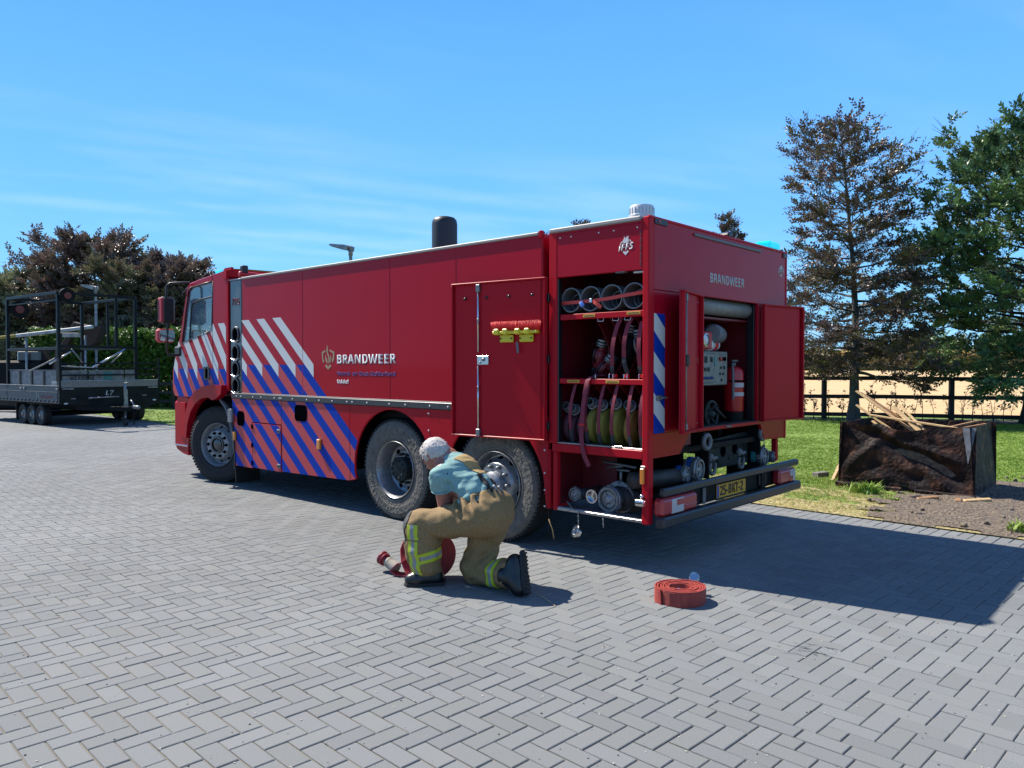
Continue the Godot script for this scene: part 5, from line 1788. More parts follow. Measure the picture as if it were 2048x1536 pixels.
		obj("strap_tail", tail, M.brace_black, o)
		bx(o, "strap_end", M.bristle_red, Vector3(0.055, 1.452, q[2] + 0.012), Vector3(0.085, 1.482, q[2] + 0.046), 0.004)
	var lo := start()
	var lp := [Vector3(0.12, 1.475, -0.47), Vector3(0.05, 1.465, -0.53), Vector3(0.012, 1.452, -0.547), Vector3(-0.004, 1.43, -0.553), Vector3(-0.008, 1.36, -0.57), Vector3(-0.010, 1.22, -0.592), Vector3(-0.012, 1.10, -0.602), Vector3(-0.016, 0.99, -0.604), Vector3(-0.020, 0.90, -0.592), Vector3(-0.022, 0.83, -0.567), Vector3(-0.018, 0.775, -0.538), Vector3(-0.016, 0.755, -0.528)]
	ribbon(lo, lp, Vector3(0, 0, 1), 0.040, 0.004)
	var los := obj("loose_strap", lo, M.strap_pink, mod)
	bx(los, "strap_keeper", M.bristle_red, Vector3(-0.022, 1.075, -0.628), Vector3(-0.004, 1.09, -0.578), 0.003)
	# side door folded back against the tank
	var dn := Node3D.new()
	dn.name = "locker_door"
	mod.add_child(dn, true)
	dn.transform = Transform3D(Basis(Vector3.UP, deg_to_rad(7.0)), Vector3(-0.030, 0, -0.945))
	# in the door's frame it reaches forward along -z, its lining looks to -x
	var dz := -0.985
	bx(dn, "door_skin", red, Vector3(0.0, 0.928, dz), Vector3(0.012, 2.268, 0.0), 0.004)
	bx(dn, "door_lining", M.red_frame, Vector3(-0.010, 0.945, dz + 0.03), Vector3(0.0, 2.252, -0.03), 0.003)
	for q in [[0.928, 0.945, dz, 0.0], [2.252, 2.268, dz, 0.0]]:
		bx(dn, "door_flange", M.red_frame, Vector3(-0.034, q[0], q[2]), Vector3(-0.0005, q[1], q[3]), 0.004)
	for z in [dz, -0.016]:
		bx(dn, "door_flange", M.red_frame, Vector3(-0.034, 0.9452, z), Vector3(-0.0005, 2.2518, z + 0.016), 0.004)
	bx(dn, "lining_step", M.red_frame, Vector3(-0.018, 0.946, -0.655), Vector3(-0.0105, 2.25, -0.05), 0.003)
	var rod := start()
	for q in [[2.215, 1.665], [1.545, 0.965]]:
		cyl(rod, Vector3(-0.026, q[0], -0.688), Vector3(-0.026, q[1], -0.688), 0.0085, 10)
	obj("locking_rod", rod, M.bright_steel, dn)
	for y in [2.215, 0.967]:
		bx(dn, "rod_guide", M.galvanised, Vector3(-0.038, y - 0.032, -0.706), Vector3(-0.011, y + 0.032, -0.668), 0.003)
	for y in [1.93, 1.345]:
		bx(dn, "rod_joint", M.galvanised, Vector3(-0.036, y - 0.025, -0.694), Vector3(-0.016, y + 0.025, -0.682), 0.002)
	var lk := bx(dn, "lock_case", M.bright_steel, Vector3(-0.034, 1.555, -0.695), Vector3(-0.0185, 1.635, -0.575), 0.004)
	var lkb := start()
	cyl(lkb, Vector3(-0.034, 1.60, -0.625), Vector3(-0.042, 1.60, -0.625), 0.016, 14)
	cyl(lkb, Vector3(-0.034, 1.575, -0.66), Vector3(-0.040, 1.575, -0.66), 0.010, 12)
	obj("lock_boss", lkb, M.cast_alloy, lk)
	for z in [-0.835, -0.60, -0.365, -0.13]:
		var st := start()
		cyl(st, Vector3(-0.030, 2.13, z), Vector3(-0.002, 2.13, z), 0.012, 12)
		obj("door_stud", st, M.black_plastic, dn)
	for y in [2.10, 1.60, 1.05]:
		bx(mod, "hinge", M.black_plastic, Vector3(-0.030, y - 0.035, -0.952), Vector3(-0.005, y + 0.035, -0.928), 0.004)
	# rear face above, beside and below the rear opening
	bx(mod, "rear_fascia", red, Vector3(0.070, 2.113, -0.03), Vector3(2.49, 2.648, 0.0), 0.005)
	bx(mod, "rear_side_panel", red, Vector3(0.070, 1.035, -0.03), Vector3(0.735, 2.112, 0.0), 0.003)
	bx(mod, "rear_side_panel", red, Vector3(1.86, 1.03, -0.03), Vector3(2.49, 2.112, 0.0), 0.003)
	bx(mod, "right_wall", red, Vector3(2.485, 0.86, -0.94), Vector3(2.50, 2.64, -0.002), 0.003)
	bx(mod, "rear_corner", M.red_frame, Vector3(2.47, 0.84, -0.03), Vector3(2.506, 2.65, 0.006), 0.006)
	bx(mod, "roof_edge", M.red_frame, Vector3(0.0, 2.632, -0.02), Vector3(2.5, 2.655, 0.008), 0.006)
	lettering("lettering", "BRANDWEER", 0.078, 0.632, M.grey_print, mod, Transform3D(Basis(), Vector3(0.942, 2.236, 0.0004)))
	flame_badge(mod, Transform3D(Basis(), Vector3(2.372, 2.40, 0.0004)), 0.155, 0.12, M.grey_print)
	bx(mod, "scene_light", M.suction_grey, Vector3(0.664, 2.582, -0.002), Vector3(1.899, 2.606, 0.014), 0.005)
	bx(mod, "corner_bracket", M.black_plastic, Vector3(0.07, 2.60, 0.0005), Vector3(0.25, 2.642, 0.010), 0.003)
	var rdot := start()
	ball(rdot, Vector3(0.125, 2.622, 0.012), Vector3(0.012, 0.012, 0.006), 10)
	obj("marker_lens", rdot, M.tail_red, mod)
	bx(mod, "corner_bracket", M.black_plastic, Vector3(2.40, 2.59, 0.0005), Vector3(2.48, 2.635, 0.010), 0.003)
	var cam := start()
	box(cam, Vector3(1.30, 2.672, -0.05), Vector3(0.10, 0.05, 0.12), 0.015, Basis(Vector3.BACK, 0.3))
	obj("rear_camera", cam, M.black_plastic, mod)
	for k in 4:
		bx(mod, "vent_slot", M.dark_red_inside, Vector3(0.14 + 0.012 * (k % 2), 2.32 + k * 0.018, 0.0002), Vector3(0.165 + 0.012 * (k % 2), 2.327 + k * 0.018, 0.0016), 0.0005)
	# slanted stripes on the left side panel
	var clip := pv([0.036 + 0.036, 1.037, 0.228, 1.037, 0.228, 1.937, 0.072, 1.937])
	for k in 7:
		var y0 := 1.065 + k * 0.1535
		var sl := pv([0.04, y0, 0.24, y0 - 0.165, 0.24, y0 - 0.165 + 0.155, 0.04, y0 + 0.155])
		decal("blue_stripe" if k % 2 == 0 else "white_stripe", sl, clip, 0.0, M.blue_reflector if k % 2 == 0 else M.white_reflector, mod, Transform3D(Basis(), Vector3(0, 0, 0.0005)), false)
	bx(mod, "panel_latch", M.galvanised, Vector3(0.10, 1.285, 0.002), Vector3(0.17, 1.325, 0.016), 0.004)
	bx(mod, "panel_latch", M.galvanised, Vector3(0.16, 1.296, 0.016), Vector3(0.23, 1.312, 0.026), 0.004)
	var lower := start()
	prism(lower, pv([0.07, 1.034, 0.07, 0.852, 0.46, 0.854, 0.62, 1.008, 1.93, 1.008, 2.02, 0.856, 2.49, 0.846, 2.49, 1.029, 0.735, 1.034]), 0.03, Transform3D(Basis(), Vector3(0, 0, -0.03)))
	obj("rear_apron", lower, red, mod)
	bx(mod, "rear_sill", M.red_frame, Vector3(0.735, 1.012, -0.05), Vector3(1.86, 1.038, 0.010), 0.004)
	bx(mod, "sill_tread", M.subframe_grey, Vector3(0.74, 1.0385, -0.12), Vector3(1.855, 1.046, 0.004), 0.002)
	bx(mod, "sill_latch", M.suction_grey, Vector3(1.22, 1.016, 0.010), Vector3(1.32, 1.034, 0.018), 0.003)
	# inside of the rear locker
	bx(mod, "locker_wall", M.dark_red_inside, Vector3(1.915, 1.03, -0.86), Vector3(1.935, 2.6, -0.031), 0.002)
	bx(mod, "locker_wall", M.dark_red_inside, Vector3(0.70, 1.03, -0.86), Vector3(0.72, 2.6, -0.031), 0.002)
	bx(mod, "locker_floor", M.chassis_black, Vector3(0.70, 1.01, -0.88), Vector3(1.93, 1.036, -0.051), 0.002)
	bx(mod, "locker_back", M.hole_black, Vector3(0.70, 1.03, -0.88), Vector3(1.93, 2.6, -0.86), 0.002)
	bx(mod, "door_jamb", M.black_plastic, Vector3(1.845, 1.05, -0.10), Vector3(1.862, 2.11, -0.031), 0.003)
	var rs := start()
	cyl(rs, Vector3(0.73, 2.055, -0.12), Vector3(1.84, 2.055, -0.12), 0.072, 28)
	obj("roller_shutter", rs, M.shutter_grey, mod)
	bx(mod, "rear_shelf", M.dark_red_inside, Vector3(0.73, 1.945, -0.80), Vector3(1.90, 1.965, -0.10), 0.003)
	bx(mod, "shelf_label", M.yellow_label, Vector3(0.745, 1.945, -0.0995), Vector3(0.93, 1.968, -0.098), 0.0005)
	# control cabinet with its dials
	var cb := bx(mod, "control_cabinet", M.cabinet_grey, Vector3(1.045, 1.375, -0.42), Vector3(1.555, 1.672, -0.145), 0.008)
	for q in [[1.15, 1.60, 0.035, 0.045], [1.25, 1.60, 0.03, 0.035], [1.14, 1.515, 0.03, 0.025], [1.20, 1.515, 0.03, 0.03], [1.43, 1.53, 0.02, 0.02], [1.49, 1.53, 0.02, 0.024], [1.41, 1.475, 0.02, 0.018], [1.47, 1.475, 0.02, 0.018], [1.44, 1.42, 0.02, 0.02]]:
		bx(cb, "dial", M.subframe_grey, Vector3(q[0] - q[2] * 0.6, q[1] - q[3] * 0.6, -0.146), Vector3(q[0] + q[2] * 0.6, q[1] + q[3] * 0.6, -0.138), 0.004)
	for q in [[1.12], [1.165], [1.21], [1.255]]:
		var st := start()
		cyl(st, Vector3(q[0], 1.44, -0.145), Vector3(q[0], 1.44, -0.130), 0.012, 12)
		obj("button", st, M.blue_ring, cb)
	bx(cb, "display_screen", M.teal_ring, Vector3(1.30, 1.54, -0.146), Vector3(1.345, 1.625, -0.140), 0.002)
	for q in [[1.405, M.tail_red], [1.475, M.hole_black]]:
		var st := start()
		cyl(st, Vector3(q[0], 1.607, -0.145), Vector3(q[0], 1.607, -0.125), 0.018, 14)
		obj("switch", st, q[1], cb)
	for q in [[1.10, 1.35, 1.405], [1.10, 1.30, 1.395], [1.38, 1.53, 1.645], [1.10, 1.32, 1.655]]:
		bx(cb, "label_print", M.subframe_grey, Vector3(q[0], q[2] - 0.002, -0.1455), Vector3(q[1], q[2] + 0.002, -0.1445), 0.0003)
	# red lamp housing
	var lh := bx(mod, "lamp_housing", M.red_plastic, Vector3(0.86, 1.69, -0.40), Vector3(1.26, 1.842, -0.14), 0.010)
	for x in [0.955, 1.125]:
		var st := start()
		lathe(st, PackedVector2Array([Vector2(0.058, 0), Vector2(0.056, 0.014), Vector2(0.048, 0.016), Vector2(0.044, 0.004), Vector2(0.0, 0.0)]), 24, along(Vector3(x, 1.768, -0.14), Vector3(x, 1.768, 0)), 30)
		var o := obj("round_lamp", st, M.bright_steel, lh)
		var ln := start()
		ball(ln, Vector3(x, 1.768, -0.136), Vector3(0.044, 0.044, 0.012), 16)
		obj("lamp_lens", ln, M.clear_lens, o)
	# pump valve and pipe below the cabinet
	var pu := start()
	cyl(pu, Vector3(0.88, 1.04, -0.22), Vector3(0.88, 1.19, -0.22), 0.06, 18)
	cyl(pu, Vector3(0.88, 1.19, -0.22), Vector3(0.94, 1.23, -0.18), 0.055, 18)
	obj("pump_valve", pu, M.brass_red, mod)
	var pb := start()
	lathe(pb, PackedVector2Array([Vector2(0.06, 0), Vector2(0.065, 0.02), Vector2(0.06, 0.04), Vector2(0.065, 0.05), Vector2(0.05, 0.07), Vector2(0, 0.07)]), 20, Transform3D(Basis.from_euler(Vector3(0.3, 0, -0.4)), Vector3(0.94, 1.225, -0.18)))
	for k in 4:
		cyl(pb, Vector3(0.94 + 0.03 * k, 1.28, -0.17), Vector3(0.95 + 0.03 * k, 1.36, -0.17), 0.008, 8)
	obj("valve_head", pb, M.bright_steel, mod)
	var hw := start()
	for k in 6:
		var a := TAU * k / 6
		cyl(hw, Vector3(1.17, 1.13, -0.14), Vector3(1.17 + cos(a) * 0.11, 1.13 + sin(a) * 0.09, -0.10), 0.014, 8)
	ring(hw, Vector3(1.17, 1.13, -0.10), Basis(Vector3.RIGHT, PI / 2), 0.11, 0.014, 24, 8)
	cyl(hw, Vector3(1.17, 1.13, -0.30), Vector3(1.17, 1.13, -0.08), 0.03, 12)
	cyl(hw, Vector3(1.20, 1.20, -0.10), Vector3(1.34, 1.09, -0.06), 0.012, 8)
	obj("hand_wheel", hw, M.subframe_grey, mod)
	var pp := start()
	cyl(pp, Vector3(1.17, 1.04, -0.32), Vector3(1.17, 1.36, -0.32), 0.07, 16)
	obj("pump_pipe", pp, M.subframe_grey, mod)
	# rear doors
	for s in 2:
		var d := Node3D.new()
		d.name = "rear_door"
		mod.add_child(d, true)
		var sgn := -1.0 if s == 0 else 1.0
		d.transform = Transform3D(Basis(Vector3.UP, sgn * deg_to_rad(-13.0 if s == 0 else -11.0) * (1.0 if s == 0 else 1.0)), Vector3(0.725 if s == 0 else 1.885, 0, 0.024))
		var w := 0.53 if s == 0 else 0.64
		var x0 := -w if s == 0 else 0.0
		var x1 := 0.0 if s == 0 else w
		bx(d, "door_skin", red, Vector3(x0, 1.034, -0.010), Vector3(x1, 2.112, 0.004), 0.004)
		bx(d, "door_lining", M.red_frame, Vector3(x0 + 0.05, 1.05, 0.004), Vector3(x1 - (0.16 if s == 0 else 0.05), 2.096, 0.012), 0.003)
		for q in [[x0, 1.034, x1, 1.050], [x0, 2.096, x1, 2.112], [x0, 1.0503, x0 + 0.022, 2.0957], [x1 - 0.022, 1.0503, x1, 2.0957]]:
			bx(d, "door_flange", M.red_frame, Vector3(q[0], q[1], 0.0045), Vector3(q[2], q[3], 0.036), 0.004)
		if s == 0:
			var st := start()
			cyl(st, Vector3(x0 + 0.075, 2.06, 0.024), Vector3(x0 + 0.075, 1.09, 0.024), 0.007, 10)
			obj("locking_rod", st, M.galvanised, d)
			bx(d, "rod_guide", M.galvanised, Vector3(x0 + 0.058, 2.03, 0.012), Vector3(x0 + 0.092, 2.09, 0.034), 0.003)
			bx(d, "rod_guide", M.galvanised, Vector3(x0 + 0.058, 1.06, 0.012), Vector3(x0 + 0.092, 1.11, 0.034), 0.003)
			bx(d, "lock_case", M.subframe_grey, Vector3(x0 + 0.05, 1.54, 0.012), Vector3(x0 + 0.125, 1.63, 0.036), 0.004)
			for y in [2.05, 1.60, 1.575, 1.09]:
				bx(d, "door_screw", M.bright_steel, Vector3(x1 - 0.075, y - 0.004, 0.004), Vector3(x1 - 0.045, y + 0.004, 0.009), 0.002)
	# lights on the roof corners
	var wd := start()
	lathe(wd, PackedVector2Array([Vector2(0.098, 2.645), Vector2(0.098, 2.675), Vector2(0.092, 2.68), Vector2(0.092, 2.735), Vector2(0.085, 2.748), Vector2(0, 2.752)]), 28, Transform3D(Basis(), Vector3(0.09, 0, -0.12)), 30)
	var wdo := obj("clear_beacon", wd, M.clear_lens, mod)
	for k in 20:
		var a := TAU * k / 20
		bx(wdo, "lens_rib", M.aluminium, Vector3(0.09 + cos(a) * 0.0925 - 0.002, 2.685, -0.12 + sin(a) * 0.0925 - 0.002), Vector3(0.09 + cos(a) * 0.0925 + 0.002, 2.73, -0.12 + sin(a) * 0.0925 + 0.002), 0.0005)
	var bb := start()
	box(bb, Vector3(2.33, 2.70, -0.12), Vector3(0.24, 0.085, 0.16), 0.035)
	obj("beacon_light", bb, M.beacon_lens, mod)
	# below the locker, left side
	bx(mod, "support_post", M.red_frame, Vector3(0.0, 0.366, -0.906), Vector3(0.05, 0.848, -0.862), 0.006)
	bx(mod, "inner_panel", M.dark_red_inside, Vector3(0.05, 0.40, -0.915), Vector3(0.55, 0.85, -0.895), 0.004)
	bx(mod, "inner_panel", M.dark_red_inside, Vector3(0.40, 0.40, -0.90), Vector3(0.42, 0.85, -0.55), 0.004)
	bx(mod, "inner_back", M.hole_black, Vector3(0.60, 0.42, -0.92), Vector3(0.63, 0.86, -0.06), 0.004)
	bx(mod, "inner_top", M.chassis_black, Vector3(0.05, 0.84, -0.90), Vector3(2.4, 0.888, -0.06), 0.003)
	var step := bx(mod, "step_board", M.aluminium, Vector3(0.0, 0.369, -0.859), Vector3(0.16, 0.393, -0.055), 0.003)
	for k in 34:
		var st := start()
		lathe(st, PackedVector2Array([Vector2(0.009, 0), Vector2(0.007, 0.007), Vector2(0.0, 0.008)]), 8, Transform3D(Basis(), Vector3(0.012, 0.3925, -0.848 + k * 0.0235)), 60)
		obj("step_tooth", st, M.aluminium, step)
	# outlets
	var p1 := start()
	cyl(p1, Vector3(0.14, 0.495, -0.725), Vector3(0.55, 0.495, -0.725), 0.045, 18)
	cyl(p1, Vector3(0.14, 0.495, -0.56), Vector3(0.55, 0.495, -0.56), 0.042, 18)
	cyl(p1, Vector3(0.20, 0.49, -0.37), Vector3(0.55, 0.49, -0.37), 0.10, 24)
	cyl(p1, Vector3(0.34, 0.49, -0.37), Vector3(0.36, 0.49, -0.37), 0.125, 28)
	obj("outlet_pipe", p1, M.pipe_dark, mod)
	capped(mod, "outlet_cap", Vector3(0.10, 0.495, -0.765), Vector3.LEFT, 0.060, 0.07)
	var op := start()
	lathe(op, PackedVector2Array([Vector2(0.04, -0.06), Vector2(0.055, -0.05), Vector2(0.058, -0.01), Vector2(0.056, 0), Vector2(0.046, 0), Vector2(0.042, -0.03), Vector2(0, -0.03)]), 28, along(Vector3(0.11, 0.495, -0.595), Vector3(0, 0.495, -0.595)), 30)
	obj("outlet", op, M.bright_steel, mod)
	var bg := capped(mod, "large_outlet_cap", Vector3(0.10, 0.49, -0.43), Vector3.LEFT, 0.108, 0.10)
	var fl := start()
	lathe(fl, PackedVector2Array([Vector2(0.08, -0.17), Vector2(0.128, -0.165), Vector2(0.130, -0.14), Vector2(0.125, -0.135), Vector2(0.09, -0.13)]), 32, along(Vector3(0.08, 0.50, -0.40), Vector3(-1, 0.50, -0.40)), 30)
	for k in 8:
		var a := TAU * k / 8
		cyl(fl, Vector3(0.215, 0.50 + sin(a) * 0.114, -0.40 + cos(a) * 0.114), Vector3(0.20, 0.50 + sin(a) * 0.114, -0.40 + cos(a) * 0.114), 0.009, 6)
	obj("flange", fl, M.cast_alloy, bg)
	var tap := start()
	cyl(tap, Vector3(0.24, 0.60, -0.40), Vector3(0.24, 0.72, -0.40), 0.012, 8)
	cyl(tap, Vector3(0.24, 0.715, -0.44), Vector3(0.24, 0.712, -0.32), 0.010, 8)
	cyl(tap, Vector3(0.30, 0.76, -0.62), Vector3(0.30, 0.735, -0.30), 0.012, 8)
	cyl(tap, Vector3(0.33, 0.71, -0.60), Vector3(0.30, 0.735, -0.42), 0.010, 8)
	obj("valve_lever", tap, M.cast_alloy, mod)
	chain("cap_chain", mod, [Vector3(0.05, 0.44, -0.80), Vector3(0.0, 0.40, -0.70), Vector3(-0.008, 0.385, -0.64), Vector3(-0.01, 0.285, -0.635)], M.cast_alloy)
	chain("cap_chain", mod, [Vector3(0.06, 0.39, -0.43), Vector3(0.0, 0.355, -0.405), Vector3(0.0, 0.29, -0.40)], M.cast_alloy)
	var hc := start()
	coupling(hc, Vector3(-0.035, 0.235, -0.655), Vector3(-0.75, 0.35, -0.45).normalized(), 0.052, 0.045)
	obj("hanging_cap", hc, M.bright_steel, mod)
	var ho := start()
	cyl(ho, Vector3(-0.01, 0.275, -0.635), Vector3(-0.015, 0.255, -0.64), 0.008, 6)
	obj("cap_eye", ho, M.cast_alloy, mod)
	# marker and small valve on the corner post
	var mk := start()
	box(mk, Vector3(-0.016, 0.725, -0.040), Vector3(0.022, 0.118, 0.034), 0.006)
	obj("side_marker", mk, M.amber_lens, mod)
	bx(mod, "marker_base", M.aluminium, Vector3(-0.012, 0.784, -0.058), Vector3(-0.004, 0.80, -0.022), 0.003)
	var sv := start()
	cyl(sv, Vector3(-0.01, 0.525, -0.095), Vector3(-0.01, 0.525, -0.02), 0.030, 18, -1, 0.006)
	ball(sv, Vector3(-0.012, 0.575, -0.045), Vector3(0.018, 0.016, 0.018), 10)
	obj("air_coupling", sv, M.bright_steel, mod)
	var sv2 := start()
	cyl(sv2, Vector3(-0.012, 0.525, -0.02), Vector3(-0.012, 0.525, -0.004), 0.024, 16, -1, 0.004)
	obj("coupling_cap", sv2, M.tail_red, mod)
	# underride bars, lights, plate
	for q in [[0.05, 2.57, 0.605, 0.06, 0.052], [0.02, 2.585, 0.385, 0.08, 0.09]]:
		var st := start()
		box(st, Vector3((q[0] + q[1]) / 2, q[2], 0.085), Vector3(q[1] - q[0], q[3], q[4]), 0.014)
		obj("bumper_bar", st, M.strip_grey, mod)
	for x in [0.60, 1.90]:
		bx(mod, "bar_bracket", M.chassis_black, Vector3(x - 0.05, 0.36, -0.30), Vector3(x + 0.05, 0.62, 0.05), 0.01)
	bx(mod, "bumper_web", M.chassis_black, Vector3(0.10, 0.42, -0.01), Vector3(2.5, 0.58, 0.02), 0.005)
	for s in 2:
		var x0 := 0.035 if s == 0 else 2.14
		var x1 := 0.565 if s == 0 else 2.52
		var st := start()
		box(st, Vector3((x0 + x1) / 2, 0.492, 0.06), Vector3(x1 - x0, 0.135, 0.09), 0.022)
		var o := obj("tail_light", st, M.tail_red, mod)
		if s == 0:
			bx(o, "clear_lens", M.tail_clear, Vector3(0.165, 0.437, 0.09), Vector3(0.345, 0.545, 0.1075), 0.006)
			bx(o, "red_inset", M.tail_red, Vector3(0.235, 0.492, 0.10), Vector3(0.350, 0.538, 0.109), 0.004)
			bx(o, "lens_ridge", M.tail_red, Vector3(0.36, 0.470, 0.10), Vector3(0.55, 0.478, 0.1085), 0.003)
		else:
			bx(o, "clear_lens", M.tail_clear, Vector3(2.375, 0.438, 0.09), Vector3(2.495, 0.545, 0.1075), 0.006)
			bx(o, "red_inset", M.tail_red, Vector3(2.37, 0.438, 0.10), Vector3(2.435, 0.490, 0.109), 0.004)
	var pl := start()
	prism(pl, round_rect(0, 0, 0.545, 0.112, 0.008), 0.004, Transform3D(Basis(), Vector3(1.025, 0.434, 0.024)))
	var plo := obj("number_plate", pl, M.plate_yellow, mod)
	bx(plo, "plate_band", M.plate_blue, Vector3(1.029, 0.439, 0.0282), Vector3(1.066, 0.541, 0.0290), 0.0003)
	lettering("plate_lettering", "25-BKT-2", 0.080, 0.432, M.black_print, plo, Transform3D(Basis(), Vector3(1.085, 0.450, 0.0283)))
	bx(mod, "plate_holder", M.black_plastic, Vector3(1.015, 0.418, 0.0205), Vector3(1.58, 0.433, 0.034), 0.003)
	bx(mod, "reflector_box", M.black_plastic, Vector3(1.83, 0.45, 0.021), Vector3(1.98, 0.55, 0.04), 0.005)
	bx(mod, "bracket_tube", M.suction_grey, Vector3(0.78, 0.42, 0.021), Vector3(0.83, 0.55, 0.035), 0.004)
	# tow beam, rings, shackles, capped inlets
	var sf := start()
	prism(sf, pv([1.05, 0.64, 1.98, 0.64, 2.0, 0.90, 1.90, 0.93, 1.25, 0.90, 1.05, 0.84]), 0.02, Transform3D(Basis(), Vector3(0, 0, -0.16)))
	var sfo := obj("tow_beam", sf, M.subframe_grey, mod)
	for q in [[1.47, 0.785, 0.055], [1.70, 0.79, 0.055], [1.36, 0.83, 0.012], [1.58, 0.84, 0.012], [1.36, 0.70, 0.012], [1.58, 0.71, 0.012], [1.84, 0.84, 0.012], [1.84, 0.71, 0.012]]:
		var st := start()
		lathe(st, PackedVector2Array([Vector2(q[2], 0), Vector2(q[2] * 0.9, 0.002), Vector2(0, 0.002)]), 20, along(Vector3(q[0], q[1], -0.14), Vector3(q[0], q[1], 1)), 30)
		obj("bolt_hole", st, M.hole_black, sfo)
	for x in [1.02, 2.02]:
		bx(mod, "hanger_plate", M.chassis_black, Vector3(x - 0.05, 0.60, -0.15), Vector3(x - 0.03, 1.0, -0.02), 0.004)
	for q in [[0.865, 0.92, 0.02], [2.02, 0.915, -0.02]]:
		var st := start()
		ring(st, Vector3(q[0], q[1], q[2]), Basis(Vector3.RIGHT, PI / 2) * Basis.from_scale(Vector3(1.0, 1.0, 1.0)), 0.055, 0.020, 28, 10)
		obj("towing_eye", st, M.suction_grey, mod)
		bx(mod, "eye_stem", M.chassis_black, Vector3(q[0] - 0.02, q[1] + 0.02, q[2] - 0.12), Vector3(q[0] + 0.02, q[1] + 0.08, q[2] - 0.02), 0.005)
	for x in [1.06, 1.60]:
		var st := start()
		var pts := []
		for k in 15:
			var a := lerpf(-0.75, PI + 0.75, k / 14.0)
			pts.append(Vector3(x + cos(a) * 0.048, 0.685 - sin(a) * 0.055, -0.03))
		tube(st, pts, 0.016, 8)
		cyl(st, Vector3(x - 0.06, 0.755, -0.03), Vector3(x + 0.07, 0.765, -0.03), 0.017, 10)
		ball(st, Vector3(x - 0.035, 0.775, -0.03), Vector3(0.032, 0.035, 0.03), 10)
		obj("shackle", st, M.suction_grey, mod)
	var ip := start()
	cyl(ip, Vector3(0.12, 0.66, -0.22), Vector3(0.58, 0.66, -0.08), 0.065, 20)
	cyl(ip, Vector3(0.75, 0.70, -0.30), Vector3(0.75, 0.70, -0.08), 0.08, 20)
	cyl(ip, Vector3(2.06, 0.69, -0.40), Vector3(2.06, 0.69, -0.10), 0.07, 20)
	cyl(ip, Vector3(2.0, 0.86, -0.30), Vector3(2.10, 0.74, -0.15), 0.06, 16)
	obj("inlet_pipe", ip, M.pipe_dark, mod)
	capped(mod, "inlet_cap", Vector3(0.62, 0.672, -0.01), Vector3(0.25, 0, 1).normalized(), 0.070, 0.10, M.blue_ring)
	capped(mod, "inlet_cap", Vector3(0.80, 0.695, 0.0), Vector3(0.1, 0, 1).normalized(), 0.098, 0.11, M.blue_ring)
	capped(mod, "inlet_cap", Vector3(2.06, 0.692, 0.0), Vector3(0.1, 0, 1).normalized(), 0.09, 0.12, M.teal_ring)
	capped(mod, "inlet_cap", Vector3(2.36, 0.660, -0.04), Vector3(0.2, 0, 1).normalized(), 0.055, 0.09, M.blue_ring)
	var ipr := start()
	cyl(ipr, Vector3(2.15, 0.67, -0.12), Vector3(2.34, 0.66, -0.10), 0.035, 14)
	cyl(ipr, Vector3(2.10, 0.70, -0.10), Vector3(2.24, 0.78, -0.10), 0.012, 8)
	obj("inlet_pipe", ipr, M.chassis_black, mod)
	bx(mod, "support_post", M.red_frame, Vector3(2.38, 0.62, -0.09), Vector3(2.43, 0.84, -0.04), 0.005)
	chain("cap_chain", mod, [Vector3(2.14, 0.84, -0.06), Vector3(2.15, 0.74, -0.05)], M.cast_alloy)

# ------------------------------------------------------------------ what the truck carries
func on_truck(called: String, label: String, category: String, p: Vector3, group := "") -> Node3D:
	var b := Basis(Vector3.UP, TRUCK_YAW)
	return thing(called, label, category, TRUCK_AT + b * p, TRUCK_YAW, group)

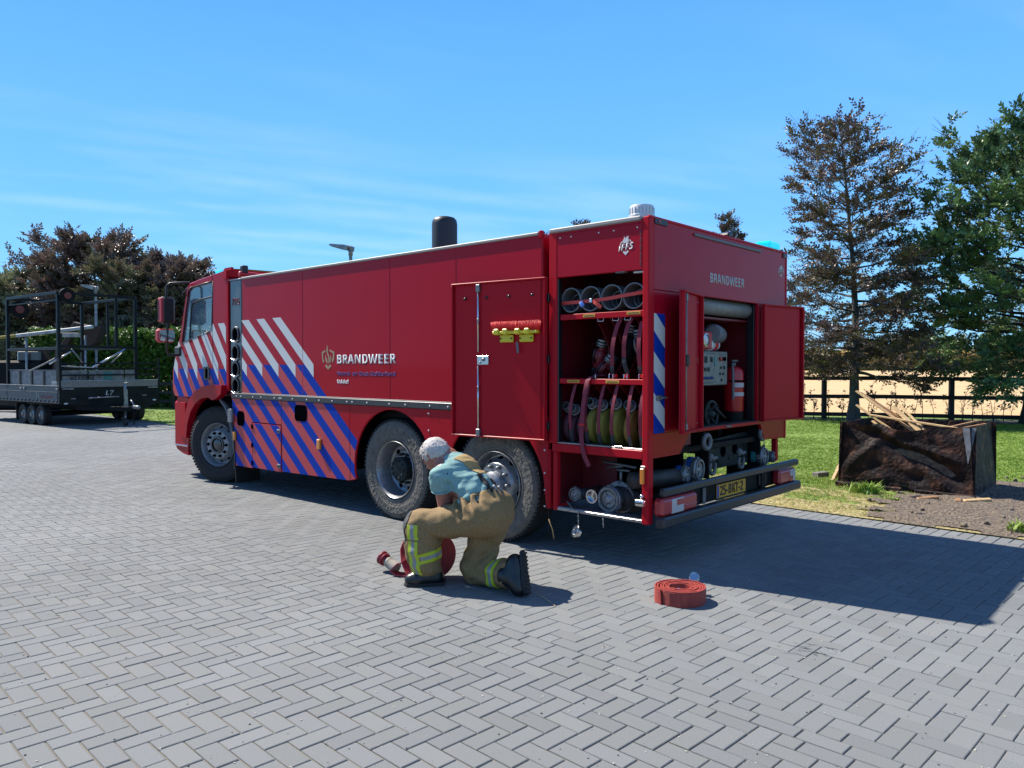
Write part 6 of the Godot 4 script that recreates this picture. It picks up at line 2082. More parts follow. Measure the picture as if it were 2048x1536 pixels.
func build_cargo() -> void:
	var labels := ["first suction hose from the left on the locker's top shelf", "second suction hose from the left, behind the strap's blue tag", "third suction hose from the left on the top shelf", "suction hose nearest the rear post on the top shelf"]
	for k in 4:
		var t := on_truck("suction_hose", labels[k], "suction hose", Vector3(0.045, 2.075, [-0.757, -0.563, -0.361, -0.158][k]), "hard suction hoses on the top shelf")
		var st := start()
		lathe(st, PackedVector2Array([Vector2(0.088, 0.55), Vector2(0.096, 0.54), Vector2(0.097, 0.004), Vector2(0.0955, 0.0), Vector2(0.091, 0.0), Vector2(0.088, 0.003), Vector2(0.086, 0.55)]), 36, Transform3D(Basis(Vector3(0, 0, 1), Vector3(1, 0, 0), Vector3(0, 1, 0)), Vector3.ZERO), 35)
		obj("tube", st, M.suction_grey, t)
		var e := start()
		lathe(e, PackedVector2Array([Vector2(0.0985, 0.012), Vector2(0.099, -0.002), Vector2(0.094, -0.003), Vector2(0.093, 0.012)]), 36, Transform3D(Basis(Vector3(0, 0, 1), Vector3(1, 0, 0), Vector3(0, 1, 0)), Vector3.ZERO), 35)
		obj("rim", e, M.galvanised, t)
		var c := start()
		for q in [[0.10, 0.072, 0.012], [0.14, 0.060, 0.012], [0.20, 0.052, 0.014]]:
			lathe(c, PackedVector2Array([Vector2(q[1] - q[2], 0.03), Vector2(q[1], 0.03), Vector2(q[1], 0.0), Vector2(q[1] - q[2], 0.0), Vector2(q[1] - q[2], 0.03)]), 28, Transform3D(Basis(Vector3(0, 0, 1), Vector3(1, 0, 0), Vector3(0, 1, 0)), Vector3(q[0], -0.012, 0)), 30)
		obj("inner_coupling", c, M.galvanised, t)
		var d := start()
		lathe(d, PackedVector2Array([Vector2(0.086, 0.0), Vector2(0.0, -0.002)]), 28, Transform3D(Basis(Vector3(0, 0, 1), Vector3(1, 0, 0), Vector3(0, 1, 0)), Vector3(0.35, 0, 0)), 30)
		obj("hose_bore", d, M.hole_black, t)
	var s := on_truck("ratchet_strap", "orange lashing strap with blue tag across the four suction hoses", "strap", Vector3(0, 0, 0))
	var rb := start()
	ribbon(rb, [Vector3(0.10, 2.055, -0.862), Vector3(0.038, 2.052, -0.845), Vector3(0.034, 2.055, -0.66), Vector3(0.034, 2.058, -0.50), Vector3(0.034, 2.068, -0.36), Vector3(0.034, 2.082, -0.22), Vector3(0.036, 2.096, -0.066), Vector3(0.10, 2.10, -0.055)], Vector3.UP, 0.027, 0.003)
	obj("webbing", rb, M.orange_strap, s)
	var rt := start()
	ribbon(rt, [Vector3(0.030, 2.058, -0.535), Vector3(0.022, 2.045, -0.51), Vector3(0.026, 2.02, -0.475), Vector3(0.03, 2.0, -0.45)], Vector3(0, 0.7, 0.6), 0.028, 0.003)
	obj("webbing_tail", rt, M.orange_strap, s)
	var rk := start()
	box(rk, Vector3(0.026, 2.058, -0.545), Vector3(0.018, 0.034, 0.024), 0.004)
	obj("buckle", rk, M.bright_steel, s)
	var bt := start()
	ribbon(bt, [Vector3(0.028, 2.058, -0.645), Vector3(0.018, 2.045, -0.635), Vector3(0.02, 2.015, -0.615)], Vector3(0, 0.35, 0.9), 0.036, 0.003)
	obj("tag", bt, M.strap_blue, s)
	# rolled hoses in the lower bay: discs standing on edge
	var rolls := [[-0.845, 0.125, 0.055, "hose_maroon", "dull maroon rolled hose leftmost in the lower locker bay"], [-0.775, 0.115, 0.045, "hose_maroon", "dark purple rolled hose second from the left in the lower bay"], [-0.700, 0.13, 0.05, "hose_maroon", "dark rolled hose just left of the loose hanging strap"], [-0.605, 0.145, 0.06, "hose_yellow", "yellow rolled hose right behind the loose hanging strap"], [-0.505, 0.14, 0.065, "hose_yellow", "yellow rolled hose third strap from the left, lower bay"], [-0.375, 0.148, 0.065, "hose_yellow", "yellow rolled hose left of the orange one in the lower bay"], [-0.245, 0.14, 0.06, "hose_ochre", "orange-ochre rolled hose in the lower bay near the corner post"], [-0.110, 0.138, 0.06, "hose_ochre", "ochre rolled hose at the corner post in the lower bay"]]
	for r in rolls:
		var t := on_truck("rolled_hose", r[4], "rolled hose", Vector3(0.085 + r[1], 0.917 + r[1], r[0]), "rolled hoses in the lower locker bay")
		var st := start()
		var R: float = r[1]
		var w: float = r[2]
		var prof := PackedVector2Array()
		for k in 9:
			var rr := lerpf(0.05, R, k / 8.0)
			prof.append(Vector2(rr - 0.008, -w / 2 + 0.004))
			prof.append(Vector2(rr, -w / 2))
		for k in 7:
			var a := lerpf(-PI / 2, PI / 2, k / 6.0)
			prof.append(Vector2(R + 0.008 * cos(a), w / 2 * sin(a)))
		for k in range(8, -1, -1):
			var rr := lerpf(0.05, R, k / 8.0)
			prof.append(Vector2(rr, w / 2))
			prof.append(Vector2(rr - 0.008, w / 2 - 0.004))
		lathe(st, prof, 40, Transform3D(Basis(Vector3(1, 0, 0), Vector3(0, 0, 1), Vector3(0, -1, 0)), Vector3.ZERO), 50)
		obj("hose", st, M[r[3]], t)
		if r[3] != "hose_maroon" or r[0] < -0.7:
			var c := start()
			ring(c, Vector3(-R * 0.72, R * 0.90 + 0.05, 0.01), Basis(Vector3.BACK, 1.2), 0.042, 0.008, 22, 8)
			lathe(c, PackedVector2Array([Vector2(0.034, 0.0), Vector2(0.038, 0.03), Vector2(0.034, 0.05), Vector2(0.03, 0.05)]), 20, Transform3D(Basis(Vector3.BACK, 1.2), Vector3(-R * 0.72, R * 0.90 + 0.05, 0.01)))
			obj("coupling", c, M.galvanised, t)
	# branch pipes and fittings in the middle bay
	var bl := [["branch pipe", "red and black branch pipe nozzle standing upper left in the locker", Vector3(0.30, 1.60, -0.66)], ["branch pipe", "dark red nozzle lying low at the divider in the middle bay", Vector3(0.26, 1.50, -0.60)], ["branch pipe", "grey ribbed nozzle hanging behind the middle strap", Vector3(0.22, 1.66, -0.20)], ["branch pipe", "grey-handled nozzle hanging beside the left middle strap", Vector3(0.22, 1.70, -0.31)]]
	for k in 4:
		var t := on_truck("branch_pipe", bl[k][1], bl[k][0], bl[k][2], "")
		t.rotation.x += [0.25, 0.7, -0.15, 0.1][k]
		var st := start()
		lathe(st, PackedVector2Array([Vector2(0.0, -0.10), Vector2(0.035, -0.10), Vector2(0.04, -0.05), Vector2(0.052, -0.03), Vector2(0.058, 0.03), Vector2(0.05, 0.07), Vector2(0.04, 0.08), Vector2(0.04, 0.10), Vector2(0.0, 0.10)]), 22, Transform3D(), 40)
		obj("barrel", st, M.brass_red if k < 2 else M.chassis_black, t)
		var c := start()
		for q in [[0.105, 0.046], [0.125, 0.050], [0.15, 0.045]]:
			lathe(c, PackedVector2Array([Vector2(0.02, q[0]), Vector2(q[1], q[0]), Vector2(q[1], q[0] + 0.014), Vector2(0.02, q[0] + 0.014)]), 22)
		obj("coupling", c, M.galvanised, t)
		var h := start()
		tube(h, [Vector3(-0.05, -0.03, 0.0), Vector3(-0.10, 0.02, 0.01), Vector3(-0.10, 0.08, 0.01), Vector3(-0.05, 0.10, 0)], 0.010, 8)
		obj("bail_handle", h, M.galvanised if k > 1 else M.black_plastic, t)
		var g := start()
		box(g, Vector3(-0.03, -0.13, 0), Vector3(0.04, 0.12, 0.035), 0.012, Basis(Vector3.BACK, 0.3))
		obj("grip", g, M.black_plastic, t)
	# broom head clipped to the door's lining
	var br := on_truck("broom", "broom head with red bristles in yellow clips on the open locker door", "broom", Vector3(-0.112, 1.775, -1.215))
	br.rotation.y += deg_to_rad(7.0)
	var bk := start()
	box(bk, Vector3(0, 0.050, 0), Vector3(0.055, 0.026, 0.45), 0.010)
	obj("broom_back", bk, M.lemon_plastic, br)
	var bs := start()
	for k in 60:
		for j in 3:
			var z := -0.222 + 0.0075 * k
			var o := Vector3(-0.016 + j * 0.016, 0.062, z)
			var e := o + Vector3((j - 1) * 0.010 + rnd(-0.004, 0.004), 0.078 + rnd(-0.005, 0.005), z * 0.08 + rnd(-0.004, 0.004))
			cyl(bs, o, e, 0.0042, 5, 0.0036)
	obj("bristles", bs, M.bristle_red, br)
	for z in [-0.18, -0.09, 0.035, 0.13]:
		bx(br, "clip", M.lemon_plastic, Vector3(-0.040, 0.030, z - 0.025), Vector3(0.02, 0.080, z + 0.025), 0.008)
	for z in [-0.10, 0.10]:
		var pb := bx(br, "clip_plate", M.lemon_plastic, Vector3(0.004, -0.032, z - 0.068), Vector3(0.026, 0.032, z + 0.068), 0.006)
		for q in [-0.055, 0.055]:
			var sc := start()
			cyl(sc, Vector3(0.004, 0.0, z + q), Vector3(-0.002, 0.0, z + q), 0.007, 10)
			obj("screw", sc, M.subframe_grey, pb)
	var tg := start()
	prism(tg, round_rect(-0.011, -0.125, 0.011, -0.03, 0.009), 0.003, Transform3D(Basis(Vector3(0, 0, 1), Vector3(0, 1, 0), Vector3(-1, 0, 0)) * Basis(Vector3.BACK, 0.12), Vector3(0.0, 0, 0.01)))
	obj("hanger", tg, M.suction_grey, br)
	# in the rear locker
	var ex := on_truck("fire_extinguisher", "red fire extinguisher with white label bands in the rear locker", "fire extinguisher", Vector3(1.71, 1.046, -0.16))
	var eb := start()
	lathe(eb, PackedVector2Array([Vector2(0.0, 0.085), Vector2(0.085, 0.085), Vector2(0.09, 0.10), Vector2(0.09, 0.42), Vector2(0.085, 0.455), Vector2(0.06, 0.485), Vector2(0.03, 0.495), Vector2(0, 0.495)]), 32)
	obj("cylinder", eb, M.extinguisher_red, ex)
	var ef := start()
	lathe(ef, PackedVector2Array([Vector2(0.0, 0.0), Vector2(0.088, 0.0), Vector2(0.088, 0.084), Vector2(0.0, 0.084)]), 28)
	obj("foot", ef, M.chassis_black, ex)
	for q in [[0.305, 0.345, "grey_print"], [0.225, 0.26, "grey_print"], [0.352, 0.37, "hole_black"]]:
		var eb2 := start()
		lathe(eb2, PackedVector2Array([Vector2(0.0905, q[0]), Vector2(0.0915, q[0]), Vector2(0.0915, q[1]), Vector2(0.0905, q[1])]), 24, Transform3D(), 32, 0.4 if q[2] != "hole_black" else 0.0, 2.6 if q[2] != "hole_black" else PI)
		obj("label_band", eb2, M[q[2]], ex)
	for y in [0.325, 0.265]:
		var ey := start()
		lathe(ey, PackedVector2Array([Vector2(0.0905, y), Vector2(0.0922, y), Vector2(0.0922, y + 0.025), Vector2(0.0905, y + 0.025)]), 10, Transform3D(), 32, 0.30, 0.72)
		obj("label_mark", ey, M.yellow_label, ex)
	var et := start()
	cyl(et, Vector3(0, 0.495, 0), Vector3(0, 0.53, 0), 0.02, 12)
	box(et, Vector3(-0.02, 0.545, 0.02), Vector3(0.10, 0.02, 0.025), 0.005)
	tube(et, [Vector3(-0.03, 0.52, 0), Vector3(-0.09, 0.52, 0.03), Vector3(-0.115, 0.42, 0.05), Vector3(-0.11, 0.2, 0.05)], 0.011, 8)
	obj("valve", et, M.suction_grey, ex)
	var dr := on_truck("warning_lamp", "grey cylinder with glass end in the upper rear locker", "lamp", Vector3(1.30, 1.83, -0.16))
	dr.rotation.y += deg_to_rad(20)
	var d1 := start()
	cyl(d1, Vector3(0, 0, 0), Vector3(0.22, 0, 0), 0.085, 28, -1, 0.02)
	obj("body", d1, M.drum_grey, dr)
	var d2 := start()
	cyl(d2, Vector3(0.22, 0, 0), Vector3(0.40, 0, 0), 0.080, 28, -1, 0.03)
	obj("lens", d2, M.shutter_grey, dr)
	var d3 := start()
	ring(d3, Vector3(0.40, 0, 0), Basis(Vector3.BACK, PI / 2), 0.066, 0.008, 28, 8)
	obj("lens_ring", d3, M.galvanised, dr)
	var co := on_truck("traffic_cone", "red and white traffic cone lying on the control cabinet", "traffic cone", Vector3(1.22, 1.735, -0.20))
	co.rotation.y += deg_to_rad(10)
	for q in [[0.0, 0.14, 0.062, 0.060, "white_print"], [0.14, 0.24, 0.060, 0.058, "bristle_red"], [0.24, 0.30, 0.058, 0.052, "white_print"]]:
		var c := start()
		cyl(c, Vector3(q[0], 0, 0), Vector3(q[1], 0, 0), q[2], 24, q[3])
		obj("band", c, M[q[4]], co)
	var bt2 := [["dark bottle with blue cap at left above the red lamp housing", 0.82, "hole_black"], ["clear blue-tinged bottle above the red lamp housing", 1.14, "strap_blue"], ["black can between the bottles above the red lamp housing", 0.98, "chassis_black"]]
	for q in bt2:
		var b := on_truck("bottle" if q[1] != 0.98 else "can", q[0], "bottle" if q[1] != 0.98 else "can", Vector3(q[1], 1.843, -0.22))
		var st := start()
		lathe(st, PackedVector2Array([Vector2(0, 0), Vector2(0.045, 0.0), Vector2(0.047, 0.06), Vector2(0.02, 0.075), Vector2(0.018, 0.09), Vector2(0, 0.09)] if q[1] != 0.98 else [Vector2(0, 0), Vector2(0.075, 0), Vector2(0.075, 0.08), Vector2(0, 0.082)]), 20)
		obj("body", st, M[q[2]], b)

# ------------------------------------------------------------------ the trailer and what lies on it
const TRAILER_AT := Vector3(-11.36, 0, -19.3)
const TRAILER_YAW := -2.2093

func on_trailer(called: String, label: String, category: String, group := "") -> Node3D:
	return thing(called, label, category, TRAILER_AT, TRAILER_YAW, group)

func build_trailer() -> void:
	# axes: z = 0 is the headboard and grows to the back, x = 0 is the near side and goes negative across
	var t := on_trailer("flatbed_trailer", "dark grey three-axle flatbed trailer with drop sides parked on the yard", "trailer")
	var anth: Material = M.anthracite_paint
	var L := 5.6
	bx(t, "deck", M.deck_board, Vector3(-2.56, 0.60, 0.03), Vector3(-0.04, 0.64, L), 0.005)
	for q in [["drop_side", -0.034, 0.0], ["drop_side", -2.6, -2.566]]:
		var o := bx(t, q[0], M.panel_anthracite, Vector3(q[1], 0.60, 0.03), Vector3(q[2], 1.035, L), 0.010)
		if q[2] == 0.0:
			bx(o, "panel_rib", M.panel_anthracite, Vector3(0.0, 0.875, 0.05), Vector3(0.012, 0.895, L), 0.004)
			bx(o, "panel_cap", M.galvanised, Vector3(-0.03, 1.035, 0.03), Vector3(0.010, 1.052, L), 0.005)
			for k in 22:
				var st := start()
				box(st, Vector3(0.012, 0.655, 0.13 + k * 0.235), Vector3(0.03, 0.045, 0.05), 0.012, Basis(Vector3.RIGHT, 0.5))
				obj("hinge", st, M.panel_anthracite, o)
			for z in [0.10, 2.05, 2.25]:
				bx(o, "side_latch", M.galvanised, Vector3(0.002, 0.94, z - 0.06), Vector3(0.03, 0.99, z + 0.05), 0.012)
			var tt := start()
			for z in [1.30, 1.18]:
				box(tt, Vector3(0.0015, 0.81, z), Vector3(0.003, 0.16, 0.022), 0.001)
				box(tt, Vector3(0.0015, 0.87, z + 0.02), Vector3(0.003, 0.018, 0.085), 0.001)
			obj("side_mark", tt, M.pale_composite, o)
			lettering("side_lettering", "ECOGARANS", 0.075, 0.72, M.drum_red, o, Transform3D(Basis(Vector3(0, 0, -1), Vector3.UP, Vector3.RIGHT), Vector3(0.0005, 0.72, 1.08)), true)
	# headboard with its apron running down to the drawbar
	var hb := start()
	prism(hb, pv([0.0, 0.61, 0.0, 1.005, -2.6, 1.005, -2.6, 0.53, -2.42, 0.48, -2.07, 0.36, -1.6, 0.42, -0.8, 0.52]), 0.03, Transform3D(Basis(), Vector3(0, 0, 0)))
	var hbo := obj("headboard", hb, anth, t)
	bx(t, "top_board", M.deck_board, Vector3(-2.56, 1.006, -0.01), Vector3(-0.03, 1.165, 0.03), 0.006)
	bx(t, "board_cap", M.pale_composite, Vector3(-2.57, 1.166, -0.02), Vector3(-0.02, 1.182, 0.04), 0.004)
	for k in 3:
		bx(t, "top_board", M.pale_composite, Vector3(-0.03, 1.06 + k * 0.035, 0.04), Vector3(0.0, 1.083 + k * 0.035, 0.42), 0.004)
	lettering("front_lettering", "L7", 0.12, 0.19, M.grey_print, hbo, Transform3D(Basis(Vector3(-1, 0, 0), Vector3(-0.2, 1, 0), Vector3(0, 0, -1)), Vector3(-1.14, 0.79, -0.0005)))
	for x in [-0.06, -2.27]:
		bx(hbo, "latch_handle", M.galvanised, Vector3(x - 0.28, 0.955, -0.035), Vector3(x, 0.99, -0.002), 0.010)
	for q in [[-0.33, 0.72], [-2.17, 0.76]]:
		bx(hbo, "lashing_ring", M.galvanised, Vector3(q[0] - 0.06, q[1] - 0.012, -0.02), Vector3(q[0] + 0.06, q[1] + 0.012, -0.002), 0.006)
	for q in [[-0.15, 0.60], [-2.45, 0.62]]:
		var st := start()
		ball(st, Vector3(q[0], q[1], -0.012), Vector3(0.055, 0.022, 0.02), 12)
		obj("marker_lens", st, M.clear_lens, hbo)
	# railing in front of the load
	for x in [0.0, -2.575]:
		bx(t, "rail_post", anth, Vector3(x - 0.03, 1.0, -0.03), Vector3(x + 0.01, 1.76, 0.02), 0.006)
	for y in [1.32, 1.49, 1.62]:
		bx(t, "cross_rail", anth, Vector3(-2.57, y - 0.02, -0.012), Vector3(-0.03, y + 0.02, 0.012), 0.005)
	# wheels
	for z in [1.27, 1.815, 2.36]:
		for x in [-0.06, -2.54]:
			var w := Node3D.new()
			w.name = "wheel"
			t.add_child(w, true)
			w.transform = Transform3D(Basis(Vector3(0, 0, 1), Vector3(1, 0, 0), Vector3(0, 1, 0)), Vector3(x, 0.265, z))
			var st := start()
			lathe(st, PackedVector2Array([Vector2(0.15, -0.19), Vector2(0.25, -0.19), Vector2(0.265, -0.17), Vector2(0.265, -0.02), Vector2(0.25, 0.0), Vector2(0.17, 0.0), Vector2(0.16, -0.03)]), 30, Transform3D(), 30)
			obj("tyre", st, M.tyre_rubber, w)
			var r := start()
			lathe(r, PackedVector2Array([Vector2(0.165, -0.02), Vector2(0.155, -0.015), Vector2(0.145, -0.06), Vector2(0.09, -0.035), Vector2(0.05, -0.02), Vector2(0.045, 0.01), Vector2(0.0, 0.015)]), 24, Transform3D(), 30)
			obj("rim", r, M.galvanised, w)
	for z in [1.27, 1.815, 2.36]:
		bx(t, "axle", M.chassis_black, Vector3(-2.4, 0.23, z - 0.04), Vector3(-0.2, 0.31, z + 0.04), 0.01)
	for x in [-0.65, -1.95]:
		bx(t, "chassis_beam", M.chassis_black, Vector3(x - 0.05, 0.40, 0.02), Vector3(x + 0.05, 0.60, L), 0.008)
	bx(t, "mud_flap", M.black_plastic, Vector3(-0.30, 0.10, 2.68), Vector3(-0.03, 0.56, 2.70), 0.004)
	# drawbar, jockey wheel, coupling, lever
	var db := start()
	bar(db, Vector3(-0.55, 0.47, 0.05), Vector3(-1.26, 0.45, -1.12), 0.08, 0.12, 0.006)
	bar(db, Vector3(-2.05, 0.47, 0.05), Vector3(-1.34, 0.45, -1.12), 0.08, 0.12, 0.006)
	box(db, Vector3(-1.3, 0.45, -0.75), Vector3(0.55, 0.12, 0.10), 0.008)
	obj("drawbar", db, M.chassis_black, t)
	var jk := start()
	cyl(jk, Vector3(-1.30, 0.30, -0.70), Vector3(-1.30, 1.08, -0.70), 0.03, 14)
	cyl(jk, Vector3(-1.30, 0.12, -0.70), Vector3(-1.30, 0.32, -0.70), 0.022, 12)
	box(jk, Vector3(-1.30, 1.10, -0.70), Vector3(0.07, 0.05, 0.07), 0.01)
	cyl(jk, Vector3(-1.30, 1.12, -0.70), Vector3(-1.46, 1.13, -0.70), 0.011, 8)
	prism(jk, pv([-1.36, 0.42, -1.20, 0.42, -1.26, 0.62, -1.27, 0.95, -1.33, 0.95, -1.34, 0.62]), 0.03, Transform3D(Basis(), Vector3(0, 0, -0.76)))
	var jko := obj("jockey_stand", jk, M.galvanised, t)
	var jw := start()
	cyl(jw, Vector3(-1.33, 0.105, -0.70), Vector3(-1.27, 0.105, -0.70), 0.105, 22, -1, 0.012)
	obj("jockey_wheel", jw, M.black_plastic, jko)
	var cp := start()
	box(cp, Vector3(-1.30, 0.50, -1.22), Vector3(0.10, 0.10, 0.26), 0.02)
	cyl(cp, Vector3(-1.30, 0.54, -1.16), Vector3(-1.27, 0.68, -1.05), 0.018, 10)
	ball(cp, Vector3(-1.30, 0.50, -1.34), Vector3(0.06, 0.05, 0.06), 12)
	obj("coupling", cp, M.cast_alloy, t)
	var bc := start()
	tube(bc, [Vector3(-1.27, 0.48, -1.2), Vector3(-1.25, 0.30, -1.22), Vector3(-1.26, 0.06, -1.22)], 0.016, 8)
	obj("plug_cable", bc, M.chassis_black, t)
	var hl := start()
	cyl(hl, Vector3(-0.55, 0.74, -0.35), Vector3(-1.22, 0.76, -0.55), 0.016, 10)
	cyl(hl, Vector3(-0.55, 0.74, -0.35), Vector3(-0.65, 0.742, -0.38), 0.026, 10)
	obj("hand_brake", hl, M.galvanised, t)
	# steel work cage standing on the deck
	var c := on_trailer("work_cage", "tall black steel frame cage with grey lower panels standing on the trailer", "steel cage")
	var st := Color()
	for q in [[-0.04, 0.10], [-2.0, 0.10], [-0.04, 3.18], [-2.0, 3.18]]:
		bx(c, "post", anth, Vector3(q[0] - 0.04, 0.64, q[1] - 0.04), Vector3(q[0] + 0.04, 3.36, q[1] + 0.04), 0.006)
	for q in [[-0.04, 0.10, -0.04, 3.18, 3.40], [-2.0, 0.10, -2.0, 3.18, 3.40], [-0.04, 0.10, -2.0, 0.10, 3.40], [-0.04, 3.18, -2.0, 3.18, 3.40], [-0.04, 0.10, -0.04, 3.18, 2.0], [-2.0, 0.10, -2.0, 3.18, 2.05], [-0.04, 0.10, -2.0, 0.10, 2.05], [-0.04, 3.18, -2.0, 3.18, 2.0], [-0.04, 0.10, -0.04, 3.18, 3.22]]:
		var s := start()
		var y: float = q[4]
		var thin := 0.035 if y == 3.22 else 0.075
		bar(s, Vector3(q[0], y, q[1]), Vector3(q[2], y, q[3]), thin, thin, 0.006)
		obj("beam", s, anth, c)
	bx(c, "post", anth, Vector3(-1.52, 2.09, 0.07), Vector3(-1.45, 3.36, 0.13), 0.005)
	bx(c, "post", anth, Vector3(-2.03, 2.09, 1.6), Vector3(-1.97, 3.36, 1.66), 0.005)
	for k in 4:
		bx(c, "side_panel", M.panel_grey, Vector3(-0.075, 1.02, 0.30 + k * 0.73), Vector3(-0.055, 1.425, 0.92 + k * 0.73), 0.004)
		bx(c, "panel_upright", anth, Vector3(-0.085, 1.02, 0.921 + k * 0.73), Vector3(-0.035, 1.43, 1.028 + k * 0.73), 0.004)
	bx(c, "panel_cap", M.panel_grey, Vector3(-0.10, 1.431, 0.2), Vector3(-0.03, 1.455, 3.15), 0.004)
	for q in [[-0.10, -0.72], [-0.76, -1.66], [-1.70, -1.97]]:
		bx(c, "front_panel", M.panel_grey, Vector3(q[1], 1.17, 0.075), Vector3(q[0], 1.445, 0.095), 0.004)
	lettering("panel_lettering", "WERKBAK", 0.10, 0.62, M.black_print, c, Transform3D(Basis(Vector3(-1, 0, 0), Vector3.UP, Vector3(0, 0, -1)), Vector3(-0.28, 1.195, 0.0745)))
	bx(c, "panel_mark", M.teal_ring, Vector3(-1.36, 1.19, 0.073), Vector3(-1.12, 1.40, 0.0748), 0.0006)
	for q in [[-0.22, 3.33, 0.02, 0.19, 0.19], [-0.30, 3.12, 3.10, 0.24, 0.24]]:
		var d := start()
		lathe(d, PackedVector2Array([Vector2(q[3], -0.04), Vector2(q[3], 0.04), Vector2(q[3] * 0.9, 0.05), Vector2(q[3] * 0.5, 0.03), Vector2(0.0, 0.03)]), 30, along(Vector3(q[0], q[1], q[2]), Vector3(q[0] + 0.02, q[1], q[2] - 1.0)), 30)
		var o := obj("drum", d, M.chassis_black, c)
		var dd := start()
		lathe(dd, PackedVector2Array([Vector2(q[3] * 0.48, 0.031), Vector2(q[3] * 0.45, 0.06), Vector2(0, 0.065)]), 24, along(Vector3(q[0], q[1], q[2]), Vector3(q[0] + 0.02, q[1], q[2] - 1.0)), 30)
		obj("drum_hub", dd, M.drum_red, o)
	# loose goods on the deck
	var goods := [["steel_tube", "bright diagonal steel tube across the right half of the cage", "steel tube", Vector3(-0.95, 1.52, 0.30), Vector3(-1.88, 2.02, 0.35), 0.025, "bright_steel"], ["steel_tube", "short bright steel tube sloping up at the cage's near corner", "steel tube", Vector3(0.02, 1.60, 0.5), Vector3(-0.42, 1.92, 0.30), 0.022, "bright_steel"], ["steel_tube", "pale blue tube lying level behind the front railing", "steel tube", Vector3(-0.05, 1.56, 0.2), Vector3(-0.95, 1.50, 0.22), 0.02, "pale_composite"], ["steel_tube", "grey tube lying slanted over the near side panels", "steel tube", Vector3(-0.02, 1.74, 0.25), Vector3(-0.05, 1.42, 1.85), 0.022, "galvanised"], ["steel_tube", "thin grey brace behind the bright diagonal tube", "steel tube", Vector3(-1.55, 1.60, 0.6), Vector3(-1.95, 2.02, 0.5), 0.018, "galvanised"], ["steel_tube", "second grey brace leaning left behind the front railing", "steel tube", Vector3(-0.95, 1.62, 0.8), Vector3(-0.65, 2.0, 0.8), 0.018, "galvanised"]]
	for g in goods:
		var o := on_trailer(g[0], g[1], g[2])
		var s := start()
		cyl(s, g[3], g[4], g[5], 10)
		obj("tube", s, M[g[6]], o)
	var pk := on_trailer("plank", "dark rusty plank leaning upright inside the cage", "plank")
	var ps := start()
	bar(ps, Vector3(-0.22, 0.66, 0.90), Vector3(-0.16, 2.42, 0.30), 0.06, 0.22, 0.006)
	obj("board", ps, M.rust_steel, pk)
	# digger standing behind the trailer
	var dg := thing("excavator", "dark excavator half hidden behind the trailer, its bucket raised in the cage's view", "excavator", Vector3(-16.6, 0, -27.0))
	for z in [-0.7, 0.7]:
		var tr := start()
		box(tr, Vector3(0, 0.35, z), Vector3(2.4, 0.6, 0.4), 0.22)
		obj("track", tr, M.chassis_black, dg)
	bx(dg, "body", M.chassis_black, Vector3(-1.0, 0.75, -0.8), Vector3(0.5, 1.75, 0.8), 0.08)
	bx(dg, "cab", M.dark_gloss, Vector3(-0.3, 1.7, 0.05), Vector3(0.5, 2.1, 0.75), 0.06)
	var bm := start()
	bar(bm, Vector3(0.4, 1.3, 0), Vector3(1.5, 3.05, 0.2), 0.18, 0.22, 0.02)
	bar(bm, Vector3(1.4, 3.0, 0.2), Vector3(2.25, 2.80, 0.3), 0.16, 0.18, 0.02)
	obj("boom", bm, M.rust_steel, dg)
	var bk := start()
	prism(bk, pv([1.75, 2.85, 2.55, 2.95, 2.30, 2.35, 2.05, 2.20, 1.95, 2.45]), 0.5, Transform3D(Basis(), Vector3(0, 0, 0.1)))
	obj("bucket", bk, M.rust_steel, dg)
	bx(dg, "side_plate", M.pale_composite, Vector3(0.9, 2.55, 0.42), Vector3(1.75, 2.70, 0.44), 0.005)
	var jb := thing("crane_jib", "long pale beam with a yellow tip lying level behind the trailer's cage", "beam", Vector3(-17.4, 2.52, -26.2))
	var js := start()
	bar(js, Vector3(0.55, 0.06, 0), Vector3(3.2, 0.36, 0.1), 0.14, 0.12, 0.02)
	obj("beam", js, M.pale_composite, jb)
	var jy := start()
	bar(jy, Vector3(0, 0, 0), Vector3(0.548, 0.06, 0), 0.135, 0.11, 0.02)
	obj("tip", jy, M.hose_yellow, jb)
	var jl := start()
	for x in [0.9, 2.9]:
		cyl(jl, Vector3(x, -2.5, 0.03), Vector3(x, 0.08, 0.03), 0.04, 10)
	obj("stand", jl, M.galvanised, jb)

